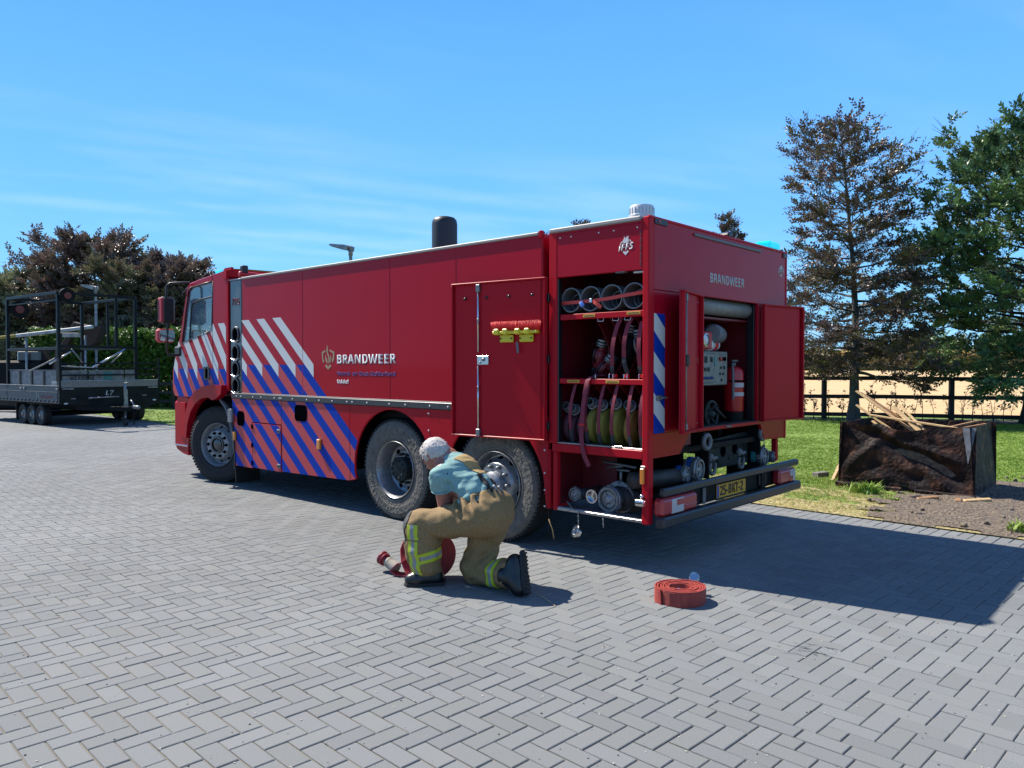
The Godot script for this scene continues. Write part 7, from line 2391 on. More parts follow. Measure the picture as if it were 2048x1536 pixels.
# ------------------------------------------------------------------ the steel fire box
func build_bin() -> void:
	var b := Basis(Vector3.UP, TRUCK_YAW)
	var at := TRUCK_AT + b * Vector3(5.14, 0, 0)
	var t := thing("steel_box", "rusty dented steel box for burning timber, standing on the bare soil", "steel box", at, TRUCK_YAW)
	var n := FastNoiseLite.new()
	n.seed = 44
	n.frequency = 1.6
	# walls: origin, along, length, outward
	var walls := [["front_wall", Vector3(0, 0, -0.40), Vector3(0, 0, 1), 1.52, Vector3(-1, 0, 0)], ["end_wall", Vector3(0, 0, 1.12), Vector3(1, 0, 0), 1.22, Vector3(0, 0, 1)], ["end_wall", Vector3(0, 0, -0.40), Vector3(1, 0, 0), 1.22, Vector3(0, 0, -1)], ["back_wall", Vector3(1.22, 0, -0.40), Vector3(0, 0, 1), 1.52, Vector3(1, 0, 0)]]
	var NU := 44
	var NV := 26
	var tones := noise_tex(0.011, 5, 51, 512, false, 0, [[0.0, lin(0.010, 0.008, 0.010)], [0.48, lin(0.022, 0.014, 0.014)], [0.64, lin(0.055, 0.026, 0.020)], [0.78, lin(0.13, 0.060, 0.040)], [1.0, lin(0.22, 0.13, 0.09)]])
	var rm := worn(mat("burnt_steel", Color.WHITE, 0.62, 0.1), tones, 0.7, M.tex_fine, 0.35)
	for wi in 4:
		var w: Array = walls[wi]
		var st := start()
		var g := []
		for k in 2:
			var rows := []
			for i in NU + 1:
				var row := []
				for j in NV + 1:
					var u := float(i) / NU
					var v := float(j) / NV
					var top := 0.84 + 0.02 * n.get_noise_2d(u * 2.0 + wi * 9.0, 3.0)
					if wi == 0:
						top -= 0.075 * exp(-pow((u - 0.50) / 0.18, 2.0)) + 0.03 * exp(-pow((u - 0.16) / 0.07, 2.0)) - 0.02 * exp(-pow((u - 0.33) / 0.06, 2.0))
					var p: Vector3 = w[1] + w[2] * (u * w[3]) + Vector3(0, 0.06 + v * (top - 0.06), 0)
					var d := 0.035 * n.get_noise_2d(u * 1.4 + wi * 7.0, v * 1.2)
					var e := sin(PI * clampf(u * 1.02, 0, 1))
					if wi == 0:
						# folds and kicks
						d += 0.10 * maxf(0.0, 1.0 - absf((u - 0.10) + (0.75 - v) * 0.55 - 0.22) / 0.10) * smoothstep(0.0, 0.3, v) * (1.0 - v * 0.5)
						d -= 0.10 * maxf(0.0, 1.0 - absf((u - 0.30) * 0.8 - (0.85 - v) * 0.75) / 0.16) * smoothstep(1.0, 0.8, v)
						d += 0.09 * maxf(0.0, 1.0 - absf((u - 0.50) * 0.7 + (v - 0.78) * 0.9) / 0.08) * smoothstep(0.35, 0.6, v)
						d += 0.08 * exp(-pow((u - 0.30) / 0.10, 2.0) - pow((v - 0.14) / 0.13, 2.0))
						d -= 0.09 * exp(-pow((u - 0.60) / 0.07, 2.0) - pow((v - 0.20) / 0.10, 2.0))
						d += 0.10 * maxf(0.0, 1.0 - absf((u - 0.70) - (0.30 - v) * 0.5) / 0.06) * exp(-pow((v - 0.22) / 0.16, 2.0))
						d -= 0.05 * exp(-pow((v - 1.0) / 0.12, 2.0)) * sin(u * 9.0)
					p += w[4] * (d * 0.5 * minf(1.0, e * 2.5) + v * -0.05 - k * 0.008)
					row.append(p)
				rows.append(row)
			g.append(rows)
		for k in 2:
			smooth(st)
			for i in NU:
				for j in NV:
					# the stoke hole at the foot of the front
					if wi == 0 and i >= 21 and i <= 23 and j <= 2:
						continue
					face(st, [g[k][i][j], g[k][i + 1][j], g[k][i + 1][j + 1], g[k][i][j + 1]], w[4] * (1.0 if k == 0 else -1.0))
		flat(st)
		for i in NU:
			face(st, [g[0][i][NV], g[0][i + 1][NV], g[1][i + 1][NV], g[1][i][NV]], Vector3.UP)
		obj(w[0], st, rm, t)
	rm.metallic_specular = 0.3
	var fl := start()
	bar(fl, Vector3(-0.03, 0.055, -0.42), Vector3(-0.03, 0.045, 0.36), 0.05, 0.07, 0.01)
	bar(fl, Vector3(-0.035, 0.05, 0.50), Vector3(-0.03, 0.04, 1.14), 0.05, 0.06, 0.01)
	obj("foot_rail", fl, rm, t)
	var fp := start()
	prism(fp, pv([-0.02, 0.84, 0.12, 0.84, 0.05, 0.42]), 0.006, Transform3D(Basis(Vector3(0, 0, -1), Vector3(0, 1, 0), Vector3(1, 0, 0)) * Basis(Vector3.RIGHT, 0.12), Vector3(-0.06, 0.0, 1.10)))
	obj("bent_flap", fp, M.galvanised, t)
	bx(t, "ash_bed", M.bare_soil, Vector3(0.06, 0.05, -0.34), Vector3(1.16, 0.55, 1.06), 0.03)
	# timber offcuts thrown in
	var slats := [["long pale slat leaning highest to the left out of the steel box", Vector3(4.569, 1.215, -10.2), Vector3(4.97, 0.722, -9.45), 0.045, 0.02], ["pale slat below the highest one, its foot at the box's front lip", Vector3(4.526, 1.034, -10.1), Vector3(4.78, 0.722, -9.6), 0.035, 0.02], ["long pale slat lying nearly flat across the heap to the right", Vector3(4.624, 0.915, -9.9), Vector3(5.277, 0.806, -8.95), 0.05, 0.02], ["broad pale board leaning left in the middle of the steel box", Vector3(4.857, 1.03, -9.8), Vector3(4.958, 0.735, -9.3), 0.065, 0.022], ["narrow pale slat right of the broad board in the steel box", Vector3(4.983, 1.051, -9.9), Vector3(5.015, 0.727, -9.25), 0.03, 0.02], ["brownish slat rising to the right from the middle of the box", Vector3(5.027, 0.731, -9.35), Vector3(5.531, 0.856, -9.3), 0.04, 0.022], ["short brown slat lying below the rising one at the right", Vector3(5.018, 0.732, -9.2), Vector3(5.484, 0.835, -9.1), 0.04, 0.022], ["thin brown slat just behind the highest pale slat", Vector3(4.651, 1.187, -10.25), Vector3(5.1, 0.682, -9.35), 0.02, 0.03], ["splintered slat lower left beside the box lip", Vector3(4.621, 0.842, -9.85), Vector3(4.699, 0.697, -9.6), 0.035, 0.02]]
	for s in slats:
		var a: Vector3 = s[1]
		var e: Vector3 = s[2]
		var o := thing("timber_slat", s[0], "timber slat", e, 0.0, "timber slats thrown into the steel box")
		var st := start()
		bar(st, Vector3.ZERO - (a - e).normalized() * 0.12, a - e, s[3], s[4], 0.002)
		obj("slat", st, M.old_pine if s[0].contains("brown") else M.new_pine, o)

# ------------------------------------------------------------------ bodies from joints
# bones: [a, b, radius at a, radius at b]; the field's zero is meshed by surface nets
func skin_mesh(bones: Array, cell: float, k: float, shape: Variant = null, floor_y := -1e9) -> Array:
	var lo := Vector3.ONE * 1e9
	var hi := -lo
	for b in bones:
		var r: float = maxf(b[2], b[3]) + cell * 3.0
		for e in 2:
			lo = lo.min(b[e] - Vector3.ONE * r)
			hi = hi.max(b[e] + Vector3.ONE * r)
	lo -= Vector3.ONE * cell * 2.0
	var nx := int((hi.x - lo.x) / cell) + 3
	var ny := int((hi.y - lo.y) / cell) + 3
	var nz := int((hi.z - lo.z) / cell) + 3
	var f := PackedFloat32Array()
	f.resize(nx * ny * nz)
	f.fill(1.0)
	for b in bones:
		var a: Vector3 = b[0]
		var ba: Vector3 = b[1] - a
		var l2 := maxf(ba.length_squared(), 1e-9)
		var ra: float = b[2]
		var dr: float = b[3] - ra
		var r := maxf(b[2], b[3]) + cell * 2.5 + k
		var mn: Vector3 = (a.min(b[1]) - Vector3.ONE * r - lo) / cell
		var mx: Vector3 = (a.max(b[1]) + Vector3.ONE * r - lo) / cell
		for z in range(maxi(0, int(mn.z)), mini(nz, int(mx.z) + 1)):
			for y in range(maxi(0, int(mn.y)), mini(ny, int(mx.y) + 1)):
				var row := (z * ny + y) * nx
				for x in range(maxi(0, int(mn.x)), mini(nx, int(mx.x) + 1)):
					var pa := lo + Vector3(x, y, z) * cell - a
					var h := clampf(pa.dot(ba) / l2, 0.0, 1.0)
					var d := (pa - ba * h).length() - ra - dr * h
					var o := f[row + x]
					var m := maxf(k - absf(o - d), 0.0)
					f[row + x] = minf(o, d) - m * m * 0.25 / k
	if shape != null or floor_y > -1e8:
		for z in nz:
			for y in ny:
				var row := (z * ny + y) * nx
				for x in nx:
					var v := f[row + x]
					if absf(v) < 0.06:
						var p := lo + Vector3(x, y, z) * cell
						if shape != null:
							v = shape.call(p, v)
						f[row + x] = maxf(v, floor_y - p.y)
	var verts := PackedVector3Array()
	var ids := PackedInt32Array()
	ids.resize(nx * ny * nz)
	ids.fill(-1)
	var tris := PackedInt32Array()
	var sx := 1
	var sy := nx
	var sz := nx * ny
	var off := [0, 1, sy, sy + 1, sz, sz + 1, sz + sy, sz + sy + 1]
	for z in nz - 1:
		for y in ny - 1:
			for x in nx - 1:
				var i := (z * ny + y) * nx + x
				var v0 := f[i]
				if absf(v0) > cell * 2.2:
					continue
				var neg := 0
				for o in off:
					if f[i + o] < 0.0:
						neg += 1
				if neg == 0 or neg == 8:
					continue
				var s := Vector3.ZERO
				var n := 0
				for e in [[0, 1], [0, 2], [0, 4], [1, 3], [1, 5], [2, 3], [2, 6], [3, 7], [4, 5], [4, 6], [5, 7], [6, 7]]:
					var p: float = f[i + off[e[0]]]
					var q: float = f[i + off[e[1]]]
					if (p < 0.0) != (q < 0.0):
						var t := p / (p - q)
						var A := Vector3(e[0] & 1, (e[0] >> 1) & 1, (e[0] >> 2) & 1)
						var B := Vector3(e[1] & 1, (e[1] >> 1) & 1, (e[1] >> 2) & 1)
						s += A.lerp(B, t)
						n += 1
				ids[i] = verts.size()
				verts.append(lo + (Vector3(x, y, z) + s / n) * cell)
				for ax in 3:
					var st: int = [sx, sy, sz][ax]
					var in0 := v0 < 0.0
					if in0 == (f[i + st] < 0.0):
						continue
					var u: int = [sy, sz, sx][ax]
					var w: int = [sz, sx, sy][ax]
					var c := [ids[i], ids[i - u], ids[i - u - w], ids[i - w]]
					if c.min() < 0:
						continue
					if in0:
						tris.append_array(PackedInt32Array([c[0], c[2], c[1], c[0], c[3], c[2]]))
					else:
						tris.append_array(PackedInt32Array([c[0], c[1], c[2], c[0], c[2], c[3]]))
	return [verts, tris]

func grown(called: String, vt: Array, m: Material, parent: Node, o := Vector3.ZERO) -> MeshInstance3D:
	var st := SurfaceTool.new()
	st.begin(Mesh.PRIMITIVE_TRIANGLES)
	st.set_smooth_group(1)
	var v: PackedVector3Array = vt[0]
	for p in v:
		st.add_vertex(p - o)
	for i in vt[1]:
		st.add_index(i)
	st.generate_normals()
	var mi := MeshInstance3D.new()
	mi.name = called
	mi.mesh = st.commit()
	mi.material_override = m
	parent.add_child(mi, true)
	return mi

# a piece of cloth lying on a grown surface: the faces that keep() picks, lifted by lift
func patch(called: String, vt: Array, keep: Callable, lift: float, m: Material, parent: Node, o := Vector3.ZERO) -> void:
	var v: PackedVector3Array = vt[0]
	var t: PackedInt32Array = vt[1]
	var nrm := PackedVector3Array()
	nrm.resize(v.size())
	for i in range(0, t.size(), 3):
		var n := (v[t[i + 2]] - v[t[i]]).cross(v[t[i + 1]] - v[t[i]])
		for k in 3:
			nrm[t[i + k]] += n
	var st := SurfaceTool.new()
	st.begin(Mesh.PRIMITIVE_TRIANGLES)
	st.set_smooth_group(2)
	var any := false
	for i in range(0, t.size(), 3):
		var c := (v[t[i]] + v[t[i + 1]] + v[t[i + 2]]) / 3.0
		if keep.call(c, nrm[t[i]].normalized()):
			any = true
			for k in 3:
				st.add_vertex(v[t[i + k]] + nrm[t[i + k]].normalized() * lift - o)
	if any:
		obj(called, st, m, parent)

func build_person() -> void:
	var O := Vector3(-0.30, 0, -5.38)
	var t := thing("person", "kneeling person with white hair, mint shirt and khaki fire trousers rolling up a hose", "person", O)
	var lat := Vector3(-0.5, 0, 0.86).normalized()
	# joints
	var hip_l := Vector3(-0.205, 0.525, -5.29)
	var hip_r := Vector3(-0.135, 0.525, -5.43)
	var pelvis := (hip_l + hip_r) * 0.5
	var waist := Vector3(-0.262, 0.645, -5.405)
	var chest := Vector3(-0.385, 0.772, -5.49)
	var neck := Vector3(-0.468, 0.868, -5.535)
	var sh_l := Vector3(-0.500, 0.764, -5.395)
	var sh_r := Vector3(-0.375, 0.79, -5.655)
	var knee_l := Vector3(-0.642, 0.420, -5.40)
	var ank_l := Vector3(-0.610, 0.10, -5.42)
	var knee_r := Vector3(-0.262, 0.095, -5.455)
	var ank_r := Vector3(-0.005, 0.118, -5.215)
	var el_l := Vector3(-0.468, 0.515, -5.465)
	var wr_l := Vector3(-0.525, 0.335, -5.535)
	var el_r := Vector3(-0.455, 0.56, -5.75)
	var wr_r := Vector3(-0.575, 0.385, -5.63)
	# head
	var c := Vector3(-0.552, 0.898, -5.545)
	var look := Vector3(-0.62, -0.66, -0.40).normalized()
	var crown := (Vector3.UP - look * look.y).normalized()
	var ear := crown.cross(look).normalized()
	if ear.dot(lat) < 0:
		ear = -ear
	# one continuous skin from face to wrists, hidden under the clothes where they cover it
	var body := [[c + crown * 0.022 - look * 0.012, c + crown * 0.022 + look * 0.014, 0.086, 0.082], [c + look * 0.030 - crown * 0.015, c + look * 0.052 - crown * 0.05, 0.066, 0.050], [c + look * 0.062 - crown * 0.088, c + look * 0.070 - crown * 0.088, 0.030, 0.026],
		[c - crown * 0.03 - look * 0.03, neck, 0.058, 0.062], [neck, chest, 0.09, 0.13], [chest, waist, 0.13, 0.12], [waist, pelvis, 0.12, 0.12], [neck, sh_l, 0.07, 0.06], [neck, sh_r, 0.07, 0.06], [sh_l, el_l, 0.064, 0.054], [el_l, wr_l, 0.052, 0.036], [sh_r, el_r, 0.058, 0.044], [el_r, wr_r, 0.044, 0.033]]
	var bm := skin_mesh(body, 0.011, 0.03)
	grown("body", bm, M.skin, t, O)
	var face_b := [[c + look * 0.088 + crown * 0.012, c + look * 0.108 - crown * 0.022, 0.010, 0.014], [c + look * 0.098 - crown * 0.028 + ear * 0.008, c + look * 0.098 - crown * 0.028 - ear * 0.008, 0.010, 0.010], [c + look * 0.070 + crown * 0.022 + ear * 0.035, c + look * 0.080 + crown * 0.024, 0.014, 0.013], [c + look * 0.070 + crown * 0.022 - ear * 0.035, c + look * 0.080 + crown * 0.024, 0.014, 0.013],
		[c + look * 0.085 - crown * 0.055 + ear * 0.02, c + look * 0.085 - crown * 0.055 - ear * 0.02, 0.009, 0.009], [c + look * 0.055 - crown * 0.02 + ear * 0.038, c + look * 0.06 - crown * 0.035 + ear * 0.03, 0.022, 0.02], [c + look * 0.055 - crown * 0.02 - ear * 0.038, c + look * 0.06 - crown * 0.035 - ear * 0.03, 0.022, 0.02], [c + look * 0.05, c + look * 0.055 - crown * 0.04, 0.055, 0.045]]
	for s in [1.0, -1.0]:
		face_b.append([c + ear * s * 0.080 + crown * 0.012 - look * 0.006, c + ear * s * 0.078 - crown * 0.022 + look * 0.004, 0.014, 0.008])
		face_b.append([c + ear * s * 0.086 + crown * 0.016 - look * 0.016, c + ear * s * 0.084 - crown * 0.005 - look * 0.018, 0.006, 0.006])
	var fm := skin_mesh(face_b, 0.0045, 0.012)
	grown("face", fm, M.skin, t, O)
	for s in [1.0, -1.0]:
		var ey := start()
		ball(ey, c + look * 0.082 + crown * 0.004 + ear * s * 0.031 - O, Vector3.ONE * 0.011, 10)
		obj("eye", ey, M.white_print, t)
	# hair: streaky cap with loose tufts
	var hn := FastNoiseLite.new()
	hn.seed = 3
	hn.frequency = 38.0
	var hair := [[c + crown * 0.030 - look * 0.018, c + crown * 0.032 + look * 0.024, 0.095, 0.088], [c - look * 0.045 - crown * 0.01, c - look * 0.02 + crown * 0.03, 0.075, 0.085]]
	var hm := skin_mesh(hair, 0.006, 0.03, func(p: Vector3, v: float) -> float:
		var q := p - c
		var u := q.dot(crown)
		var l := q.dot(look)
		var side := q.dot(ear)
		var d := v + 0.006 * hn.get_noise_3d(side * 1.2, u * 0.25, l * 0.7) + 0.003 * hn.get_noise_3d(side * 3.0, u, l)
		# the hairline: brow in front, over the ears, down to the nape
		d = maxf(d, l - 0.045 - 0.10 * maxf(u - 0.01, -0.02) - 0.004 * sin(side * 120.0))
		d = maxf(d, -0.030 - u - 0.45 * maxf(-l - 0.01, -0.05) + 0.004 * sin(l * 150.0))
		return d)
	grown("hair", hm, M.hair_white, t, O)
	var tufts := start()
	var hv: PackedVector3Array = hm[0]
	for k in 320:
		var p: Vector3 = hv[rng.randi() % hv.size()]
		var q := p - c
		var out := (q - crown * 0.02).normalized()
		var along_ := (look * 0.75 - crown * 0.15 + ear * rnd(-0.4, 0.4) - out * out.dot(look)).normalized()
		if q.dot(look) < -0.02:
			along_ = (-crown + look * rnd(-0.1, 0.5) + ear * rnd(-0.4, 0.4)).normalized()
		var l := rnd(0.012, 0.024)
		var a := p - out * 0.003 - O
		tube(tufts, [a, a + along_ * l * 0.5 + out * rnd(0.004, 0.008), a + along_ * l + out * rnd(0.0, 0.009)], [0.0030, 0.0024, 0.0006], 4, false)
	stuff(obj("hair_tufts", tufts, M.hair_white, t))
	# glasses
	var gl := start()
	for s in [1.0, -1.0]:
		var hinge: Vector3 = c + ear * s * 0.069 + look * 0.088 + crown * 0.012 - O
		tube(gl, [c + ear * s * 0.080 - look * 0.018 + crown * 0.004 - O, c + ear * s * 0.079 + look * 0.02 + crown * 0.014 - O, hinge], 0.0024, 5)
		var pts := []
		for k in 17:
			var a := TAU * k / 16
			pts.append(c + look * (0.104) + ear * (s * 0.034 + cos(a) * 0.026) + crown * (0.002 + sin(a) * 0.019) - O)
		tube(gl, pts, 0.0024, 5)
		tube(gl, [hinge, pts[0 if s > 0 else 8]], 0.0024, 5)
	obj("glasses", gl, M.black_plastic, t)
	# shirt
	var fold := FastNoiseLite.new()
	fold.seed = 19
	fold.frequency = 7.0
	fold.fractal_octaves = 2
	var axis := (neck - pelvis).normalized()
	var shirt := [[waist - (waist - pelvis) * 0.5, waist, 0.148, 0.150], [waist, chest, 0.146, 0.140], [chest, neck.lerp(chest, 0.35), 0.142, 0.098], [chest.lerp(neck, 0.45), sh_l, 0.085, 0.074], [chest.lerp(neck, 0.45), sh_r, 0.085, 0.074], [sh_l, sh_l.lerp(el_l, 0.50), 0.078, 0.082], [sh_r, sh_r.lerp(el_r, 0.50), 0.078, 0.082], [neck - axis * 0.03, neck - axis * 0.005, 0.068, 0.060]]
	var arm_dir := (el_l - sh_l).normalized()
	var arm_dir_r := (el_r - sh_r).normalized()
	var tm := skin_mesh(shirt, 0.009, 0.03, func(p: Vector3, v: float) -> float:
		var q := p - pelvis
		var s := q.dot(axis)
		# creases run across the back and fan from the armpit
		var w := fold.get_noise_3d(p.x * 0.7 + s * 1.8, p.y * 1.6, p.z * 0.7) * 0.014
		w += 0.008 * sin((q.dot(lat) * 0.55 + s) * 95.0 + 5.0 * fold.get_noise_3d(p.x * 0.4, p.y * 0.4, p.z * 0.4)) * smoothstep(0.30, 0.05, s)
		w += 0.006 * sin((p - sh_l).dot(Vector3(0.55, 0.6, 0.2)) * 120.0) * exp(-pow((p - Vector3(-0.42, 0.72, -5.38)).length() / 0.09, 2.0))
		var d := v + w
		# sleeve hem
		if (p - sh_l).dot(arm_dir) > 0.02 and (p - sh_l.lerp(el_l, 0.4)).length() < 0.16:
			d = maxf(d, (p - sh_l.lerp(el_l, 0.37)).dot(arm_dir))
		if (p - sh_r).dot(arm_dir_r) > 0.02 and (p - sh_r.lerp(el_r, 0.4)).length() < 0.16:
			d = maxf(d, (p - sh_r.lerp(el_r, 0.46)).dot(arm_dir_r))
		return d)
	grown("shirt", tm, M.shirt_mint, t, O)
	var cuff := start()
	ring(cuff, sh_l.lerp(el_l, 0.365) - O, along(Vector3.ZERO, arm_dir).basis, 0.079, 0.006, 26, 6)
	obj("sleeve_hem", cuff, M.shirt_mint, t)
	# braces: broad khaki yoke above, two black straps below
	var back := axis.cross(lat).normalized()
	if back.y < 0:
		back = -back
	patch("brace_yoke", tm, func(p: Vector3, n: Vector3) -> bool:
		var q := p - pelvis
		var s := q.dot(axis)
		return n.dot(back) > 0.15 and s > 0.215 and s < 0.42 and absf(q.dot(lat) + 0.01) < lerpf(0.055, 0.095, (s - 0.215) / 0.2), 0.006, M.brace_khaki, t, O)
	for sd in [0.052, -0.046]:
		patch("brace_strap", tm, func(p: Vector3, n: Vector3) -> bool:
			var q := p - pelvis
			var s := q.dot(axis)
			return n.dot(back) > 0.1 and s > 0.06 and s < 0.222 and absf(q.dot(lat) - sd) < 0.019, 0.005, M.brace_black, t, O)
	# trousers
	var cr := FastNoiseLite.new()
	cr.seed = 27
	cr.frequency = 6.0
	cr.fractal_octaves = 2
	var thigh := (knee_l - hip_l).normalized()
	var tr := [[hip_l, hip_r, 0.150, 0.150], [pelvis, waist.lerp(pelvis, 0.15), 0.152, 0.156], [hip_l + Vector3(0.02, -0.02, 0), knee_l, 0.138, 0.104], [knee_l, knee_l.lerp(ank_l, 0.5), 0.110, 0.118], [knee_l.lerp(ank_l, 0.5), ank_l + Vector3(0, 0.03, 0), 0.118, 0.112], [hip_r, knee_r + Vector3(0.01, 0.02, 0), 0.142, 0.105], [knee_r, ank_r, 0.102, 0.100]]
	var wn := Vector3(-0.30, 0.95, -0.06).normalized()
	var pants := skin_mesh(tr, 0.0095, 0.045, func(p: Vector3, v: float) -> float:
		var w := cr.get_noise_3d(p.x, p.y * 1.3, p.z) * 0.013
		# folds where the thigh meets the hip, behind the knee and down the leg
		var h := (p - hip_l - Vector3(-0.10, 0.09, 0.03))
		w += 0.020 * sin(h.dot(Vector3(0.75, 0.55, 0.2)) * 85.0 + 3.0 * cr.get_noise_3d(p.x * 0.5, p.y * 0.5, p.z)) * exp(-pow(h.length() / 0.13, 2.0))
		var kb := p - Vector3(-0.545, 0.36, -5.37)
		w += 0.016 * sin(kb.dot(Vector3(0.5, 0.85, 0.1)) * 80.0) * exp(-pow(kb.length() / 0.11, 2.0))
		var kr := p - Vector3(-0.16, 0.16, -5.38)
		w += 0.016 * sin(kr.dot(Vector3(0.6, -0.7, 0.3)) * 85.0) * exp(-pow(kr.length() / 0.11, 2.0))
		w += 0.004 * sin(p.y * 60.0 + p.x * 25.0) * smoothstep(0.42, 0.3, p.y)
		var d := v + w
		d = maxf(d, (p - waist).dot(wn) - 0.015)
		d = maxf(d, 0.075 + 0.05 * clampf((p.x + 0.60) * 2.0, -0.5, 1.0) - p.y) if p.x < -0.44 and p.y < 0.3 else d
		if p.x > -0.2 and p.y < 0.3:
			d = maxf(d, (p - ank_r).dot((ank_r - knee_r).normalized()) - 0.01)
		return d, 0.002)
	grown("trousers", pants, M.trouser_khaki, t, O)
	# reflective stripes
	var shin := (ank_l - knee_l).normalized()
	var fwd := lat.cross(Vector3.UP).normalized()
	if fwd.x > 0:
		fwd = -fwd
	var on_shin := func(p: Vector3) -> bool: return p.x < -0.46 and p.y < 0.445
	for b in [[-0.040, -0.014, "hi_vis_yellow"], [-0.014, 0.014, "reflex_grey"], [0.014, 0.040, "hi_vis_yellow"]]:
		patch("reflective_stripe", pants, func(p: Vector3, n: Vector3) -> bool:
			var x := (p - knee_l).dot(fwd) + 0.008 + 0.03 * (0.42 - p.y)
			return on_shin.call(p) and n.z > 0.15 and x > b[0] and x < b[1] and absf(p.y - 0.335) > 0.004 and p.y > 0.09, 0.0035, M[b[2]], t, O)
	for b in [[0.0, 0.024, "hi_vis_yellow"], [0.024, 0.052, "reflex_grey"], [0.052, 0.076, "hi_vis_yellow"]]:
		patch("reflective_stripe", pants, func(p: Vector3, n: Vector3) -> bool:
			var y: float = 0.252 - p.y + (p.x + 0.6) * 0.22
			var x := (p - knee_l).dot(fwd) + 0.008 + 0.03 * (0.42 - p.y)
			return on_shin.call(p) and (x < -0.043 or n.z < 0.1) and y > b[0] and y < b[1], 0.003, M[b[2]], t, O)
		patch("reflective_stripe", pants, func(p: Vector3, _n: Vector3) -> bool:
			var s := (p - knee_r).dot((ank_r - knee_r).normalized())
			return p.x > -0.2 and p.y < 0.24 and s > 0.20 + b[0] and s < 0.20 + b[1], 0.003, M[b[2]], t, O)
	patch("knee_pad", pants, func(p: Vector3, n: Vector3) -> bool: return p.x < -0.60 and p.y > 0.30 and p.y < 0.56 and n.x < -0.55 and n.z < 0.5, 0.006, M.knee_pad, t, O)
	var tab := start()
	box(tab, Vector3(-0.225, 0.598, -5.258) - O, Vector3(0.07, 0.022, 0.012), 0.004, Basis.from_euler(Vector3(0.5, 0.3, 0.25)))
	obj("waist_tab", tab, M.reflex_grey, t)
	for q in [Vector3(-0.118, 0.705, -5.30), Vector3(-0.085, 0.690, -5.36)]:
		var bk := start()
		box(bk, q - O, Vector3(0.022, 0.04, 0.03), 0.005, Basis.from_euler(Vector3(0, 0, 0.6)))
		ring(bk, q + Vector3(0.012, -0.032, 0.0) - O, Basis.from_euler(Vector3(PI / 2, 0.3, 0.4)), 0.014, 0.004, 12, 6)
		obj("brace_clip", bk, M.galvanised, t)
	# boots
	var bl := skin_mesh([[ank_l + Vector3(0.035, 0.03, 0), Vector3(-0.555, 0.05, -5.42), 0.066, 0.056], [Vector3(-0.535, 0.048, -5.42), Vector3(-0.665, 0.046, -5.385), 0.050, 0.052], [Vector3(-0.665, 0.048, -5.385), Vector3(-0.715, 0.042, -5.375), 0.052, 0.040]], 0.008, 0.04, null, 0.014)
	grown("boot", bl, M.boot_leather, t, O)
	var so := start()
	prism(so, pv([-0.475, -5.365, -0.55, -5.355, -0.66, -5.325, -0.735, -5.330, -0.757, -5.365, -0.735, -5.415, -0.66, -5.442, -0.55, -5.480, -0.475, -5.475]), -0.022, Transform3D(Basis(Vector3(1, 0, 0), Vector3(0, 0, 1), Vector3(0, -1, 0)), -O + Vector3(0, 0.001, 0)))
	obj("boot_sole", so, M.boot_sole, t)
	var toe := Vector3(0.070, 0.05, -5.120)
	var heel := Vector3(0.048, 0.245, -5.185)
	var out := Vector3(0.78, 0.18, 0.30).normalized()
	var br := skin_mesh([[ank_r - Vector3(0.03, 0, -0.02), Vector3(0.02, 0.16, -5.195), 0.074, 0.066], [Vector3(0.02, 0.215, -5.19), Vector3(0.035, 0.07, -5.145), 0.056, 0.054], [Vector3(0.035, 0.09, -5.145), toe - out * 0.02, 0.052, 0.046]], 0.008, 0.04, null, 0.003)
	grown("boot", br, M.boot_leather, t, O)
	# sole of the trailing boot, turned to the back, with its lugs
	var sa := (heel - toe).normalized()
	var sb := out.cross(sa).normalized()
	var on := sa.cross(sb)
	if on.dot(out) < 0:
		sb = -sb
		on = -on
	var sole := start()
	var sp := PackedVector2Array()
	for q in [[-0.045, 0.0], [-0.035, 0.030], [0.02, 0.048], [0.08, 0.045], [0.12, 0.036], [0.20, 0.040], [0.24, 0.030], [0.255, 0.0], [0.24, -0.030], [0.20, -0.040], [0.12, -0.036], [0.08, -0.045], [0.02, -0.048], [-0.035, -0.030]]:
		sp.append(Vector2(q[0], q[1]))
	var sx := Transform3D(Basis(sa, sb, sa.cross(sb)), toe + out * 0.018 - O)
	prism(sole, sp, 0.022, sx)
	for k in 11:
		box(sole, sx * Vector3(-0.025 + k * 0.026, 0.0, 0.024), Vector3(0.012, 0.074 if k != 5 else 0.05, 0.014), 0.002, sx.basis)
	obj("boot_sole", sole, M.boot_sole, t)
	# gloved hands closed on the roll: palm and five fingers each
	var grip := Vector3(-0.575, 0.348, -5.575)
	for s in 2:
		var w := wr_l if s == 0 else wr_r
		var palm := Vector3(-0.535, 0.285, -5.545) if s == 0 else Vector3(-0.605, 0.372, -5.605)
		var pd := (palm - w).normalized()
		var across := (lat if s == 0 else -lat)
		var fl := Vector3(-0.35, -0.85, 0.1) if s == 0 else Vector3(-0.6, -0.6, 0.1)
		var hb := [[w, w.lerp(palm, 0.5), 0.044, 0.040], [w.lerp(palm, 0.4) + across * 0.02, palm + across * 0.026, 0.026, 0.022], [w.lerp(palm, 0.4) - across * 0.02, palm - across * 0.026, 0.026, 0.022]]
		var lens := [0.038, 0.043, 0.041, 0.033]
		for k in 4:
			var base := palm + across * (-0.033 + 0.022 * k) + pd * 0.012
			var mid: Vector3 = base + (pd + fl * 0.5).normalized() * lens[k]
			var tip: Vector3 = mid + (fl + pd * 0.1 + Vector3(-0.2, 0, 0)).normalized() * lens[k] * 0.85
			hb.append([base, mid, 0.0115, 0.0105])
			hb.append([mid, tip, 0.0105, 0.009])
		var tb := w.lerp(palm, 0.45) + across * 0.03
		var t1 := tb + (across * 0.6 + pd * 0.7).normalized() * 0.036
		hb.append([tb, t1, 0.014, 0.0125])
